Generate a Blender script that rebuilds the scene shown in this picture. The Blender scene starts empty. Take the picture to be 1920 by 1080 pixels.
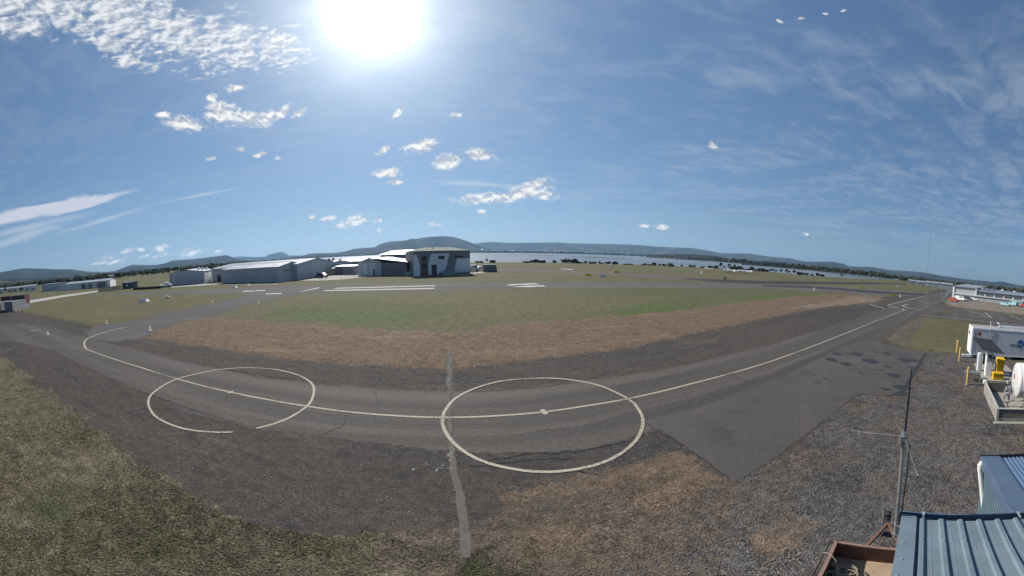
import bpy, bmesh, math, random
from mathutils import Vector, Matrix, noise
from mathutils.geometry import tessellate_polygon
rnd = random.Random(7)
C = bpy.context.scene.collection
SC = bpy.context.scene

# ------------------------------------------------------------------ camera (180 degree panoramic webcam on a mast, 6 m up)
CAM_H = 6.0
KU, KV, CX, CY = 1920 / math.pi, 650.0, 960.0, 540.0
PITCH, ROLL = -0.1033, -0.0052
cd = bpy.data.cameras.new('panorama_camera')
cam = bpy.data.objects.new('panorama_camera', cd)
C.objects.link(cam)
SC.camera = cam
cd.type = 'PANO'
lat = 540.0 / KV
for holder in (cd, getattr(cd, 'cycles', None)):
    if holder is None:
        continue
    try:
        holder.panorama_type = 'EQUIRECTANGULAR'
        holder.latitude_min = -lat
        holder.latitude_max = lat
        holder.longitude_min = -math.pi / 2
        holder.longitude_max = math.pi / 2
    except AttributeError:
        pass
cd.clip_start = 0.05
cd.clip_end = 40000
cam.matrix_world = Matrix.Translation((0, 0, CAM_H)) @ Matrix.Rotation(PITCH, 4, 'X') @ Matrix.Rotation(ROLL, 4, 'Y') @ Matrix.Rotation(math.pi / 2, 4, 'X')

# ------------------------------------------------------------------ exposure
SC.render.engine = 'CYCLES'
SC.view_settings.view_transform = 'Standard'
SC.view_settings.look = 'None'
SC.view_settings.gamma = 1.0
SC.view_settings.use_curve_mapping = False
SC.view_settings.exposure = 0.66
SC.cycles.max_bounces = 6
SC.cycles.volume_bounces = 0
SC.cycles.transparent_max_bounces = 8

SUN_AZ, SUN_EL = math.radians(-23.0), math.radians(39.5)
SUN_DIR = Vector((math.sin(SUN_AZ) * math.cos(SUN_EL), math.cos(SUN_AZ) * math.cos(SUN_EL), math.sin(SUN_EL)))


def ray(px, py):
    """world direction seen at a point of the 1920 x 1080 panorama"""
    u = (px - CX) / KU
    v = (CY - py) / KV
    x, y, z = math.sin(u) * math.cos(v), math.cos(u) * math.cos(v), math.sin(v)
    c, s = math.cos(ROLL), math.sin(ROLL)
    x, z = x * c + z * s, -x * s + z * c
    c, s = math.cos(PITCH), math.sin(PITCH)
    y, z = y * c - z * s, y * s + z * c
    return x, y, z


def azel(px, py):
    x, y, z = ray(px, py)
    return math.atan2(x, y), math.asin(z)


def G(px, py, z=0.0):
    """the point of the level z that is seen there"""
    d = ray(px, py)
    t = (z - CAM_H) / min(d[2], -1e-4)
    return Vector((d[0] * t, d[1] * t, z))


def AT(px, py, dist):
    """the point seen there at a horizontal distance"""
    d = ray(px, py)
    t = dist / math.hypot(d[0], d[1])
    return Vector((d[0] * t, d[1] * t, CAM_H + d[2] * t))


# ------------------------------------------------------------------ node helper
class NT:
    def __init__(s, tree):
        s.t = tree
        s.n = tree.nodes
        s.l = tree.links

    def put(s, sock, v):
        if v is None:
            return
        if hasattr(v, 'is_output') or isinstance(v, bpy.types.NodeSocket):
            s.l.new(v, sock)
        else:
            if sock.type == 'RGBA' and len(v) == 3:
                v = (*v, 1)
            sock.default_value = v

    def node(s, typ, props=None, **ins):
        n = s.n.new(typ)
        for k, v in (props or {}).items():
            setattr(n, k, v)
        for k, v in ins.items():
            if k[0] == 'i' and k[1:].isdigit():
                s.put(n.inputs[int(k[1:])], v)
            else:
                s.put(n.inputs[k], v)
        return n

    def m(s, op, a, b=None, c=None, clamp=False):
        n = s.n.new('ShaderNodeMath')
        n.operation = op
        n.use_clamp = clamp
        s.put(n.inputs[0], a)
        s.put(n.inputs[1], b)
        s.put(n.inputs[2], c)
        return n.outputs[0]

    def vm(s, op, a, b=None, out=0, scale=None):
        n = s.n.new('ShaderNodeVectorMath')
        n.operation = op
        s.put(n.inputs[0], a)
        s.put(n.inputs[1], b)
        if scale is not None:
            s.put(n.inputs['Scale'], scale)
        return n.outputs[out]

    def mix(s, f, a, b, blend='MIX'):
        n = s.n.new('ShaderNodeMix')
        n.data_type = 'RGBA'
        n.blend_type = blend
        s.put(n.inputs[0], f)
        s.put(n.inputs[6], a)
        s.put(n.inputs[7], b)
        return n.outputs[2]

    def ramp(s, v, lo, hi, a=0.0, b=1.0):
        n = s.n.new('ShaderNodeMapRange')
        n.interpolation_type = 'SMOOTHSTEP'
        for i, x in enumerate((v, lo, hi, a, b)):
            s.put(n.inputs[i], x)
        return n.outputs[0]

    def noise(s, vec, scale, detail=4, rough=0.55, dist=0.0, dim='3D'):
        n = s.n.new('ShaderNodeTexNoise')
        n.noise_dimensions = dim
        s.put(n.inputs['Vector'], vec)
        n.inputs['Scale'].default_value = scale
        n.inputs['Detail'].default_value = detail
        n.inputs['Roughness'].default_value = rough
        n.inputs['Distortion'].default_value = dist
        return n.outputs[0]


# ------------------------------------------------------------------ sky
w = bpy.data.worlds.new('World')
SC.world = w
w.use_nodes = True
nt = NT(w.node_tree)
nt.n.clear()
wout = nt.node('ShaderNodeOutputWorld')
bg = nt.node('ShaderNodeBackground')
bg.inputs['Strength'].default_value = 0.10
sky = nt.node('ShaderNodeTexSky')
sky.sky_type = 'NISHITA'
sky.sun_disc = False
sky.sun_elevation = SUN_EL
sky.sun_rotation = SUN_AZ
sky.altitude = 20
sky.air_density = 1.0
sky.dust_density = 0.6
sky.ozone_density = 1.5
tc = nt.node('ShaderNodeTexCoord')
dirv = nt.vm('NORMALIZE', tc.outputs['Generated'])
sep = nt.node('ShaderNodeSeparateXYZ', i0=dirv)
dx, dy, dz = sep.outputs
az = nt.m('ARCTAN2', dx, dy)
el = nt.m('ARCSINE', dz)
elc = nt.m('MAXIMUM', el, 0.0)
ae = nt.node('ShaderNodeCombineXYZ', i0=nt.m('MULTIPLY', az, nt.m('COSINE', el)), i1=el)
ae0 = nt.node('ShaderNodeCombineXYZ', i0=az, i1=el).outputs[0]
dcl = nt.m('MAXIMUM', dz, 0.04)
plane = nt.node('ShaderNodeCombineXYZ', i0=nt.m('DIVIDE', dx, dcl), i1=nt.m('DIVIDE', dy, dcl)).outputs[0]
sk = nt.node('ShaderNodeSeparateXYZ', i0=sky.outputs[0]).outputs
SKYCOL = nt.node('ShaderNodeCombineXYZ', i0=nt.m('MULTIPLY', nt.m('POWER', nt.m('MULTIPLY', sk[0], 0.1), 0.62), 2.28),
                 i1=nt.m('MULTIPLY', nt.m('POWER', nt.m('MULTIPLY', sk[1], 0.1), 0.60), 3.18), i2=nt.m('MULTIPLY', nt.m('POWER', nt.m('MULTIPLY', sk[2], 0.1), 0.57), 4.18)).outputs[0]


def blob(cx, cy, rx, ry, tilt=0.0):
    """soft elliptic patch of sky round the place seen at (cx, cy); 1 in the middle, 0 at the rim"""
    a, e = azel(cx, cy)
    d = nt.vm('SUBTRACT', ae0, (a, e, 0))
    if tilt:
        r = nt.n.new('ShaderNodeVectorRotate')
        r.rotation_type = 'Z_AXIS'
        nt.put(r.inputs['Vector'], d)
        r.inputs['Angle'].default_value = -tilt
        d = r.outputs[0]
    d = nt.vm('DIVIDE', d, (rx / KU, ry / KV, 1))
    return nt.m('SUBTRACT', 1.0, nt.vm('LENGTH', d, out=1))


def union(bl):
    v = bl[0]
    for b in bl[1:]:
        v = nt.m('MAXIMUM', v, b)
    return v


# cumulus and small puffs
CUM = [(905, 372, 72, 15, .10), (985, 360, 70, 20, .25), (1020, 365, 40, 13, -.1), (1000, 345, 40, 14, .3),
       (788, 274, 46, 17, .25), (720, 281, 24, 9, .5), (836, 305, 34, 21, .0), (852, 296, 14, 8, 0), (898, 289, 42, 15, -.15), (724, 324, 36, 15, .1), (740, 342, 24, 7, 0),
       (662, 415, 50, 15, .2), (615, 410, 22, 8, .2), (585, 406, 13, 6, 0), (708, 414, 13, 6, 0), (817, 421, 16, 7, 0), (902, 397, 13, 6, 0), (712, 432, 7, 7, 0),
       (304, 464, 22, 9, .1), (267, 467, 14, 6, .1), (240, 470, 22, 6, .25), (356, 475, 32, 8, .1), (300, 480, 28, 5, .1), (199, 484, 20, 6, .1), (220, 490, 26, 5, .15), (187, 493, 20, 5, .1), (270, 481, 14, 4, .1), (355, 467, 16, 5, 0),
       (408, 472, 16, 5, .2), (1207, 424, 15, 6, 0), (1242, 426, 16, 7, 0), (1338, 273, 15, 7, -.2), (1511, 439, 8, 3.5, 0), (948, 371, 55, 14, .12),
       (420, 212, 50, 32, -.25), (465, 222, 44, 20, -.2), (345, 232, 52, 20, -.2), (440, 165, 26, 10, 0), (500, 222, 26, 22, .5), (530, 210, 26, 14, .6), (560, 212, 22, 9, .4), (305, 215, 18, 11, 0), (398, 185, 16, 14, -.4),
       (395, 297, 14, 6, .2), (450, 280, 14, 6, .1), (487, 290, 18, 7, .1), (520, 297, 9, 5, 0), (745, 213, 20, 8, .7), (855, 215, 16, 7, 0),
       (1462, 40, 11, 4.5, -.3), (1503, 34, 10, 5, .2), (1548, 26, 7, 3, 0), (1582, 20, 9, 4.5, .3)]
cu = union([blob(*c) for c in CUM])
dn = nt.noise(nt.vm('MULTIPLY', ae.outputs[0], (1.0, 1.5, 1)), 34, 7, 0.62, 0.6)
dens = nt.m('ADD', nt.m('MULTIPLY', cu, 1.45), nt.m('MULTIPLY_ADD', dn, 2.0, -1.08))
dn3 = nt.noise(nt.vm('MULTIPLY', ae.outputs[0], (1.0, 1.5, 1)), 120, 5, 0.65, 0.8)
dens = nt.m('ADD', dens, nt.m('MULTIPLY_ADD', dn3, 1.3, -0.72))
cu_a = nt.ramp(dens, 0.0, 1.0)
# relief: the same field looked up a little higher shows which side meets the light
dn2 = nt.noise(nt.vm('MULTIPLY', nt.vm('ADD', ae.outputs[0], (0, 0.012, 0)), (1.0, 1.5, 1)), 34, 7, 0.62, 0.6)
lift = nt.ramp(nt.m('SUBTRACT', dn, dn2), -0.10, 0.12)
cu_col = nt.mix(lift, (3.2, 3.3, 3.6), (6.2, 6.1, 5.9))

# altocumulus field
AC = union([blob(60, 0, 260, 70, -.05), blob(280, 55, 250, 85, -.28), blob(400, 75, 150, 72, 0), blob(205, 90, 90, 30, -.6), blob(150, 10, 260, 45, 0), blob(20, 45, 110, 38, 0), blob(455, 95, 110, 55, 0), blob(520, 90, 80, 60, 0)])
acn = nt.noise(plane, 15, 5, 0.62, 0.35)
acb = nt.noise(plane, 3.2, 4, 0.55, 0.3)
acd = nt.m('ADD', nt.m('ADD', nt.m('MULTIPLY', AC, 0.75), nt.m('MULTIPLY_ADD', acn, 2.0, -1.08)), nt.m('MULTIPLY_ADD', acb, 1.2, -0.62))
ac_a = nt.m('MULTIPLY', nt.ramp(acd, 0.02, 0.60), nt.ramp(AC, -0.05, 0.15))
acn2 = nt.noise(nt.vm('ADD', plane, (0.008, -0.02, 0)), 15, 5, 0.62, 0.35)
ac_col = nt.mix(nt.ramp(nt.m('SUBTRACT', acn, acn2), -0.12, 0.12), (2.7, 3.0, 3.5), (5.2, 5.3, 5.5))

# lens shaped banner cloud and thin streaks low in the west
BA = union([blob(60, 398, 190, 18, .10), blob(150, 385, 130, 12, .16), blob(130, 379, 22, 8, .4), blob(172, 373, 18, 7, .4), blob(203, 369, 16, 6, .4)])
ban = nt.noise(nt.vm('MULTIPLY', ae.outputs[0], (0.35, 1.6, 1)), 26, 5, 0.6, 0.3)
ba_a = nt.m('MULTIPLY', nt.ramp(nt.m('ADD', BA, nt.m('MULTIPLY_ADD', ban, 1.0, -0.52)), 0.12, 0.55), 0.85)
BS = union([blob(190, 414, 130, 7, .18), blob(40, 445, 150, 14, .2), blob(60, 425, 150, 10, .12), blob(380, 365, 120, 4, .1), blob(900, 345, 130, 8, -.06)])
bs_a = nt.m('MULTIPLY', nt.ramp(nt.m('ADD', BS, nt.m('MULTIPLY_ADD', ban, 1.0, -0.55)), 0.0, 0.9), 0.45)

# cirrus veil
ci1 = nt.noise(nt.vm('MULTIPLY', plane, (1.0, 0.5, 1)), 1.1, 6, 0.58, 0.7)
ci2 = nt.noise(nt.vm('MULTIPLY', plane, (0.8, 1.4, 1)), 4.0, 5, 0.6, 0.6)
ci = nt.m('MULTIPLY_ADD', nt.m('MULTIPLY', ci1, ci2), 3.1, -0.55)
right = nt.ramp(az, -1.2, 0.9, 0.15, 0.34)
ci_a = nt.m('MULTIPLY', nt.ramp(ci, 0.0, 0.75), right)

# the bright air round the sun
cs = nt.vm('DOT_PRODUCT', dirv, tuple(SUN_DIR), out=1)
ang = nt.m('ARCCOSINE', nt.m('MINIMUM', cs, 0.999999))
g1 = nt.m('POWER', 2.718, nt.m('MULTIPLY', nt.m('MULTIPLY', ang, ang), -1 / (2 * 0.042 ** 2)))
g2 = nt.m('POWER', 2.718, nt.m('MULTIPLY', ang, -1 / 0.09))
veil = nt.noise(nt.vm('ADD', plane, (3, 1, 0)), 2.2, 5, 0.6, 0.8)
g3 = nt.m('POWER', 2.718, nt.m('MULTIPLY', nt.m('MULTIPLY', ang, ang), -1 / (2 * 0.21 ** 2)))
gl = nt.m('ADD', nt.m('MULTIPLY_ADD', g1, 9.0, nt.m('MULTIPLY', g3, 0.8)), nt.m('MULTIPLY', nt.m('MULTIPLY', g2, 11.0), nt.ramp(veil, 0.25, 0.75, 0.75, 1.2)))
glc = nt.vm('SCALE', (1.0, 0.99, 0.96), scale=gl)

col = SKYCOL
col = nt.mix(ci_a, col, (3.0, 3.4, 3.9))
col = nt.mix(bs_a, col, (4.2, 4.5, 4.9))
col = nt.mix(ba_a, col, (4.3, 4.4, 4.8))
col = nt.mix(ac_a, col, ac_col)
col = nt.mix(cu_a, col, cu_col)
col = nt.vm('ADD', col, glc)
nt.put(bg.inputs['Color'], col)
nt.l.new(bg.outputs[0], wout.inputs[0])

sl = bpy.data.lights.new('sun', 'SUN')
sl.energy = 3.9
sl.angle = math.radians(0.55)
sl.color = (1.0, 0.95, 0.87)
sun = bpy.data.objects.new('sun', sl)
C.objects.link(sun)
sun.location = (0, 0, 60)
sun.rotation_euler = (-SUN_DIR).to_track_quat('-Z', 'Y').to_euler()

# ------------------------------------------------------------------ materials
MATS = {}


def mat(name, base, rough=0.8, metal=0.0, var=0.18, vscale=1.5, spec=0.4, bump=0.0, bscale=20, dirt=None, dscale=0.6, damt=0.4, stripes=None, coords='Object'):
    if name in MATS:
        return MATS[name]
    m = bpy.data.materials.new(name)
    m.use_nodes = True
    t = NT(m.node_tree)
    b = t.n['Principled BSDF']
    tcn = t.node('ShaderNodeTexCoord')
    v = tcn.outputs[coords]
    n1 = t.noise(v, vscale, 5, 0.6)
    base = tuple(base)
    lo = tuple(c * (1 - var) for c in base)
    hi = tuple(min(1, c * (1 + var)) for c in base)
    c = t.mix(t.ramp(n1, 0.3, 0.7), lo, hi)
    if dirt:
        n2 = t.noise(v, dscale, 6, 0.65, 0.4)
        c = t.mix(t.m('MULTIPLY', t.ramp(n2, 0.48, 0.72), damt), c, dirt)
    t.put(b.inputs['Base Color'], c)
    t.put(b.inputs['Roughness'], t.ramp(n1, 0.2, 0.8, max(0.02, rough - 0.06), min(1, rough + 0.06)))
    b.inputs['Metallic'].default_value = metal
    b.inputs['Specular IOR Level'].default_value = spec
    hgt = None
    if bump:
        hgt = t.noise(v, bscale, 4, 0.6)
        t.put(b.inputs['Normal'], t.node('ShaderNodeBump', Strength=bump, Distance=0.02, Height=hgt).outputs[0])
    MATS[name] = m
    return m


def glow_plastic(name, base):
    # thin fibreglass that lets some of the light behind it through
    m = bpy.data.materials.new(name)
    m.use_nodes = True
    t = NT(m.node_tree)
    b = t.n['Principled BSDF']
    n = t.noise(t.node('ShaderNodeTexCoord').outputs['Object'], 3, 4, 0.6)
    c = t.mix(t.ramp(n, 0.3, 0.7), tuple(x * 0.9 for x in base), base)
    t.put(b.inputs['Base Color'], c)
    b.inputs['Roughness'].default_value = 0.5
    tr_ = t.node('ShaderNodeBsdfTranslucent')
    t.put(tr_.inputs[0], c)
    mx = t.node('ShaderNodeMixShader')
    mx.inputs[0].default_value = 0.7
    t.l.new(b.outputs[0], mx.inputs[1])
    t.l.new(tr_.outputs[0], mx.inputs[2])
    t.l.new(mx.outputs[0], t.n['Material Output'].inputs[0])
    MATS[name] = m
    return m


def ground_mat(name, layers, base, rough=0.95, bumps=((30, 0.02), (6, 0.05)), spec=0.15, fine=0.25, fscale=45, strength=0.8):
    """layers: (colour, scale, lo, hi, amount, stretch)"""
    m = bpy.data.materials.new(name)
    m.use_nodes = True
    t = NT(m.node_tree)
    b = t.n['Principled BSDF']
    g = t.node('ShaderNodeNewGeometry')
    p = g.outputs['Position']
    c = base
    for i, (colr, scale, lo, hi, amt, stretch) in enumerate(layers):
        v = t.vm('ADD', p, (i * 17.3, i * 9.1, i * 3.0))
        if stretch:
            r = t.n.new('ShaderNodeVectorRotate')
            r.rotation_type = 'Z_AXIS'
            t.put(r.inputs['Vector'], v)
            r.inputs['Angle'].default_value = -stretch[0]
            v = t.vm('MULTIPLY', r.outputs[0], (stretch[1], 1, 1))
        n = t.noise(v, scale, 6, 0.62, 0.25)
        c = t.mix(t.m('MULTIPLY', t.ramp(n, lo, hi), amt), c, colr)
    f = t.noise(p, fscale, 3, 0.75)
    f2 = t.noise(p, fscale * 0.22, 4, 0.7)
    k = t.m('MULTIPLY', t.ramp(f, 0.25, 0.75, 1 - fine, 1 + fine), t.ramp(f2, 0.25, 0.75, 1 - fine * .6, 1 + fine * .6))
    c = t.vm('SCALE', c, scale=k)
    t.put(b.inputs['Base Color'], c)
    b.inputs['Roughness'].default_value = rough
    b.inputs['Specular IOR Level'].default_value = spec
    h = None
    for sc_, a in bumps:
        q = t.m('MULTIPLY', t.noise(p, sc_, 4, 0.65), a)
        h = q if h is None else t.m('ADD', h, q)
    t.put(b.inputs['Normal'], t.node('ShaderNodeBump', Strength=strength, Distance=1.0, Height=h).outputs[0])
    MATS[name] = m
    return m


# ------------------------------------------------------------------ mesh helper
class MB:
    def __init__(s):
        s.v = []
        s.f = []

    def add(s, v, f):
        o = len(s.v)
        s.v += [tuple(x) for x in v]
        s.f += [tuple(i + o for i in q) for q in f]
        return s

    def box(s, x0, x1, y0, y1, z0, z1, M=None):
        v = [Vector((x, y, z)) for x in (x0, x1) for y in (y0, y1) for z in (z0, z1)]
        if M is not None:
            v = [M @ q for q in v]
        return s.add(v, [(0, 1, 3, 2), (4, 6, 7, 5), (0, 4, 5, 1), (2, 3, 7, 6), (0, 2, 6, 4), (1, 5, 7, 3)])

    def bbox(s, x0, x1, y0, y1, z0, z1, r):
        """box with chamfered vertical and top edges"""
        pts = [(x0 + r, y0), (x1 - r, y0), (x1, y0 + r), (x1, y1 - r), (x1 - r, y1), (x0 + r, y1), (x0, y1 - r), (x0, y0 + r)]
        cx, cy = (x0 + x1) / 2, (y0 + y1) / 2
        k = max(0.0, 1 - 2 * r / max(1e-6, min(x1 - x0, y1 - y0)))
        rings = [[(x, y, z0) for x, y in pts], [(x, y, z1 - r) for x, y in pts], [(cx + (x - cx) * k, cy + (y - cy) * k, z1) for x, y in pts]]
        return s.loft(rings)

    def loft(s, rings, caps=True):
        n = len(rings[0])
        v = [p for r in rings for p in r]
        f = []
        for i in range(len(rings) - 1):
            for j in range(n):
                a, b = i * n + j, i * n + (j + 1) % n
                f.append((a, b, b + n, a + n))
        if caps:
            f.append(tuple(reversed(range(n))))
            f.append(tuple(range((len(rings) - 1) * n, len(rings) * n)))
        return s.add(v, f)

    def cyl(s, p, q, r, n=12, r2=None, caps=True):
        p, q = Vector(p), Vector(q)
        r2 = r if r2 is None else r2
        d = (q - p).normalized()
        a = d.orthogonal().normalized()
        b = d.cross(a)
        ring = lambda c, rr: [c + (a * math.cos(k * 2 * math.pi / n) + b * math.sin(k * 2 * math.pi / n)) * rr for k in range(n)]
        return s.loft([ring(p, r), ring(q, max(r2, 1e-4))], caps)

    def tube(s, pts, r, n=8):
        pts = [Vector(p) for p in pts]
        rings = []
        a = None
        for i, p in enumerate(pts):
            d = (pts[min(i + 1, len(pts) - 1)] - pts[max(i - 1, 0)]).normalized()
            if a is None:
                a = d.orthogonal().normalized()
            else:
                a = (a - d * a.dot(d)).normalized()
            b = d.cross(a)
            rings.append([p + (a * math.cos(k * 2 * math.pi / n) + b * math.sin(k * 2 * math.pi / n)) * r for k in range(n)])
        return s.loft(rings)

    def prism(s, poly, d):
        """polygon (3-D points) pushed along d"""
        d = Vector(d)
        a = [Vector(p) for p in poly]
        return s.loft([a, [p + d for p in a]])

    def obj(s, name, m, parent=None, smooth=False, **props):
        me = bpy.data.meshes.new(name)
        me.from_pydata(s.v, [], s.f)
        bm = bmesh.new()
        bm.from_mesh(me)
        bmesh.ops.recalc_face_normals(bm, faces=bm.faces)
        bm.to_mesh(me)
        bm.free()
        me.materials.append(m)
        if smooth:
            me.polygons.foreach_set('use_smooth', [True] * len(me.polygons))
            try:
                me.set_sharp_from_angle(angle=math.radians(40))
            except Exception:
                pass
        o = bpy.data.objects.new(name, me)
        C.objects.link(o)
        if parent is not None:
            o.parent = parent
        for k, v in props.items():
            o[k] = v
        return o


def thing(name, label, cat, loc=(0, 0, 0), rz=0.0, group=None):
    o = bpy.data.objects.new(name, None)
    o.empty_display_size = 0.3
    C.objects.link(o)
    o.location = loc
    o.rotation_euler = (0, 0, rz)
    o['label'] = label
    o['category'] = cat
    if group:
        o['group'] = group
    return o


def tag(o, label, cat, group=None):
    o['label'] = label
    o['category'] = cat
    if group:
        o['group'] = group
    return o


def dup(root, loc, rz=None, label=None, scale=None):
    r = root.copy()
    C.objects.link(r)
    r.location = loc
    if rz is not None:
        r.rotation_euler = (0, 0, rz)
    if label:
        r['label'] = label
    if scale:
        r.scale = (scale, scale, scale) if not hasattr(scale, '__len__') else scale
    for ch in list(root.children):
        c = ch.copy()
        C.objects.link(c)
        c.parent = r
        for g in ch.children:
            d = g.copy()
            C.objects.link(d)
            d.parent = c
    return r


def text_mesh(body, size, name, m, parent, loc, rot, depth=0.004):
    cu_ = bpy.data.curves.new(name, 'FONT')
    cu_.body = body
    cu_.size = size
    cu_.extrude = depth
    to = bpy.data.objects.new(name, cu_)
    C.objects.link(to)
    dg = bpy.context.evaluated_depsgraph_get()
    me = bpy.data.meshes.new_from_object(to.evaluated_get(dg))
    bpy.data.objects.remove(to)
    me.materials.clear()
    me.materials.append(m)
    o = bpy.data.objects.new(name, me)
    C.objects.link(o)
    o.parent = parent
    o.location = loc
    o.rotation_euler = rot
    return o


def densify(px, step=10):
    out = []
    n = len(px)
    for i in range(n):
        a, b = px[i], px[(i + 1) % n]
        k = max(1, int(math.hypot(b[0] - a[0], b[1] - a[1]) / step))
        for j in range(k):
            out.append((a[0] + (b[0] - a[0]) * j / k, a[1] + (b[1] - a[1]) * j / k))
    return out


def sheet(name, pts, z, m, jit=0.0, step=10, world=False, kind='structure', raw=False, fringe=0.0, nf=3):
    """flat sheet of ground from its outline, with an uneven rim"""
    if world:
        P = [Vector((p[0], p[1], z)) for p in pts]
    else:
        P = [G(x, y, 0) for x, y in (pts if raw else densify(pts, step))]
        for p in P:
            p.z = z
    if jit:
        # subdivide to about half a metre near by, then displace the rim
        Q = []
        for i in range(len(P)):
            a, b = P[i], P[(i + 1) % len(P)]
            L = (b - a).length
            st = max(0.07, 0.006 * min(a.length, b.length))
            k = max(1, min(60, int(L / st)))
            for j in range(k):
                q = a.lerp(b, j / k)
                dd = min(1.0, q.length / 14.0)
                q = q + Vector((noise.noise(q * 0.9), noise.noise(q * 0.9 + Vector((50, 0, 0))), 0)) * jit * dd * 1.3 + Vector((noise.noise(q * 4.1), noise.noise(q * 4.1 + Vector((50, 0, 0))), 0)) * jit * 0.55 + Vector((noise.noise(q * 13.0), noise.noise(q * 13.0 + Vector((50, 0, 0))), 0)) * jit * 0.3
                q.z = z
                Q.append(q)
        P = Q
    tris = tessellate_polygon([P])
    me = bpy.data.meshes.new(name)
    V = [tuple(p) for p in P]
    F = [tuple(t) for t in tris]
    if fringe:
        # loose patches that thin out away from the rim, on both neighbours' ground
        area = sum(P[i].x * P[(i + 1) % len(P)].y - P[(i + 1) % len(P)].x * P[i].y for i in range(len(P)))
        sg = 1 if area > 0 else -1
        rf = random.Random(len(P))
        for i in range(len(P)):
            a, b = P[i], P[(i + 1) % len(P)]
            d = b - a
            if d.length < 1e-6 or a.length > 150 or a.x * a.x + a.y * a.y < 9:
                continue
            nn = Vector((d.y, -d.x, 0)).normalized() * sg
            for k in range(nf):
                dd = a.length
                off = rf.expovariate(1.0) * fringe * min(1.0, 0.3 + dd / 25) - 0.02
                r = dd * rf.uniform(0.0012, 0.005) * (1.0 if off < fringe else 0.6)
                c_ = a.lerp(b, rf.random()) + nn * off + d * rf.uniform(-1.5, 1.5)
                zz = z - 0.0002 - 0.0011 * rf.random()
                n_ = rf.choice((4, 5, 6))
                a0 = rf.random() * 6
                o_ = len(V)
                ex = rf.uniform(0.6, 1.6)
                for j in range(n_):
                    q_ = r * rf.uniform(0.6, 1.3)
                    V.append((c_.x + math.cos(a0 + j * 6.2832 / n_) * q_ * ex, c_.y + math.sin(a0 + j * 6.2832 / n_) * q_, zz))
                F.append(tuple(range(o_, o_ + n_)))
    me.from_pydata(V, [], F)
    bm = bmesh.new()
    bm.from_mesh(me)
    for f in bm.faces:
        f.normal_update()
        if f.normal.z < 0:
            f.normal_flip()
    bm.to_mesh(me)
    bm.free()
    me.materials.append(m)
    o = bpy.data.objects.new(name, me)
    C.objects.link(o)
    o['kind'] = kind
    return o


def stripe_pts(P, wd, closed=False):
    """strip of a given width in metres along ground points"""
    n = len(P)
    L, R = [], []
    for i, p in enumerate(P):
        a = P[(i - 1) % n] if (closed or i > 0) else p
        b = P[(i + 1) % n] if (closed or i < n - 1) else p
        d = (b - a)
        d.z = 0
        d.normalize()
        nn = Vector((-d.y, d.x, 0)) * wd / 2
        L.append(p + nn)
        R.append(p - nn)
    return L, R


def stripe(name, px, wd, z, m, closed=False, step=14, world=None):
    if world:
        P = [Vector((p[0], p[1], 0)) for p in world]
    else:
        P = [G(x, y) for x, y in px]
        Q = []
        rng = range(len(P)) if closed else range(len(P) - 1)
        for i in rng:
            a, b = P[i], P[(i + 1) % len(P)]
            k = max(1, int((b - a).length / 1.0))
            k = min(k, 60)
            for j in range(k):
                Q.append(a.lerp(b, j / k))
        if not closed:
            Q.append(P[-1])
        P = Q
    L, R = stripe_pts(P, wd, closed)
    n = len(P)
    v = [(p.x, p.y, z) for p in L] + [(p.x, p.y, z) for p in R]
    f = []
    for i in range(n if closed else n - 1):
        j = (i + 1) % n
        f.append((n + i, n + j, j, i))
    me = bpy.data.meshes.new(name)
    me.from_pydata(v, [], f)
    me.materials.append(m)
    o = bpy.data.objects.new(name, me)
    C.objects.link(o)
    o['kind'] = 'structure'
    return o
# ================================================================== SETTING
# --- shore line: azimuth (deg) -> distance of the near shore; None = land as far as the hills
SHORE = [(-44, 620), (-40, 440), (-36, 415), (-30, 372), (-24, 305), (-18, 255), (-12, 215), (-7, 200), (0, 205), (6, 212), (12, 216), (20, 222), (28, 234), (34, 252), (38, 266), (43, 268), (48, 262), (52, 262), (56, 280), (60, 310), (64, 380), (68, 520), (71, 760)]


def shore_r(a):
    if a <= SHORE[0][0] or a >= SHORE[-1][0]:
        return None
    for (a0, r0), (a1, r1) in zip(SHORE, SHORE[1:]):
        if a0 <= a <= a1:
            t = (a - a0) / (a1 - a0)
            return r0 + (r1 - r0) * t


FAR = 9400.0
grass_base = ground_mat('dry_grass', [((0.078, 0.082, 0.034), 0.045, 0.40, 0.66, 0.75, (0.3, 0.5)), ((0.150, 0.122, 0.066), 0.14, 0.52, 0.74, 0.8, None), ((0.085, 0.066, 0.045), 0.55, 0.52, 0.72, 0.75, None),
                                     ((0.055, 0.058, 0.026), 1.7, 0.50, 0.68, 0.75, None), ((0.175, 0.150, 0.105), 4.5, 0.62, 0.78, 0.6, None)],
                        (0.105, 0.096, 0.050), bumps=((26, 0.035), (7, 0.07), (1.3, 0.08)), fine=0.42, fscale=38)
field_green = ground_mat('field_green', [((0.105, 0.098, 0.045), 0.035, 0.42, 0.62, 0.8, (0.2, 0.35)), ((0.062, 0.080, 0.030), 0.06, 0.50, 0.70, 0.75, (0.2, 0.4)), ((0.15, 0.135, 0.07), 0.20, 0.60, 0.80, 0.6, (0.2, 0.3)), ((0.06, 0.066, 0.028), 1.4, 0.5, 0.7, 0.6, None)],
                         (0.092, 0.086, 0.047), bumps=((8, 0.05), (3, 0.08)), fine=0.45, fscale=6)
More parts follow.
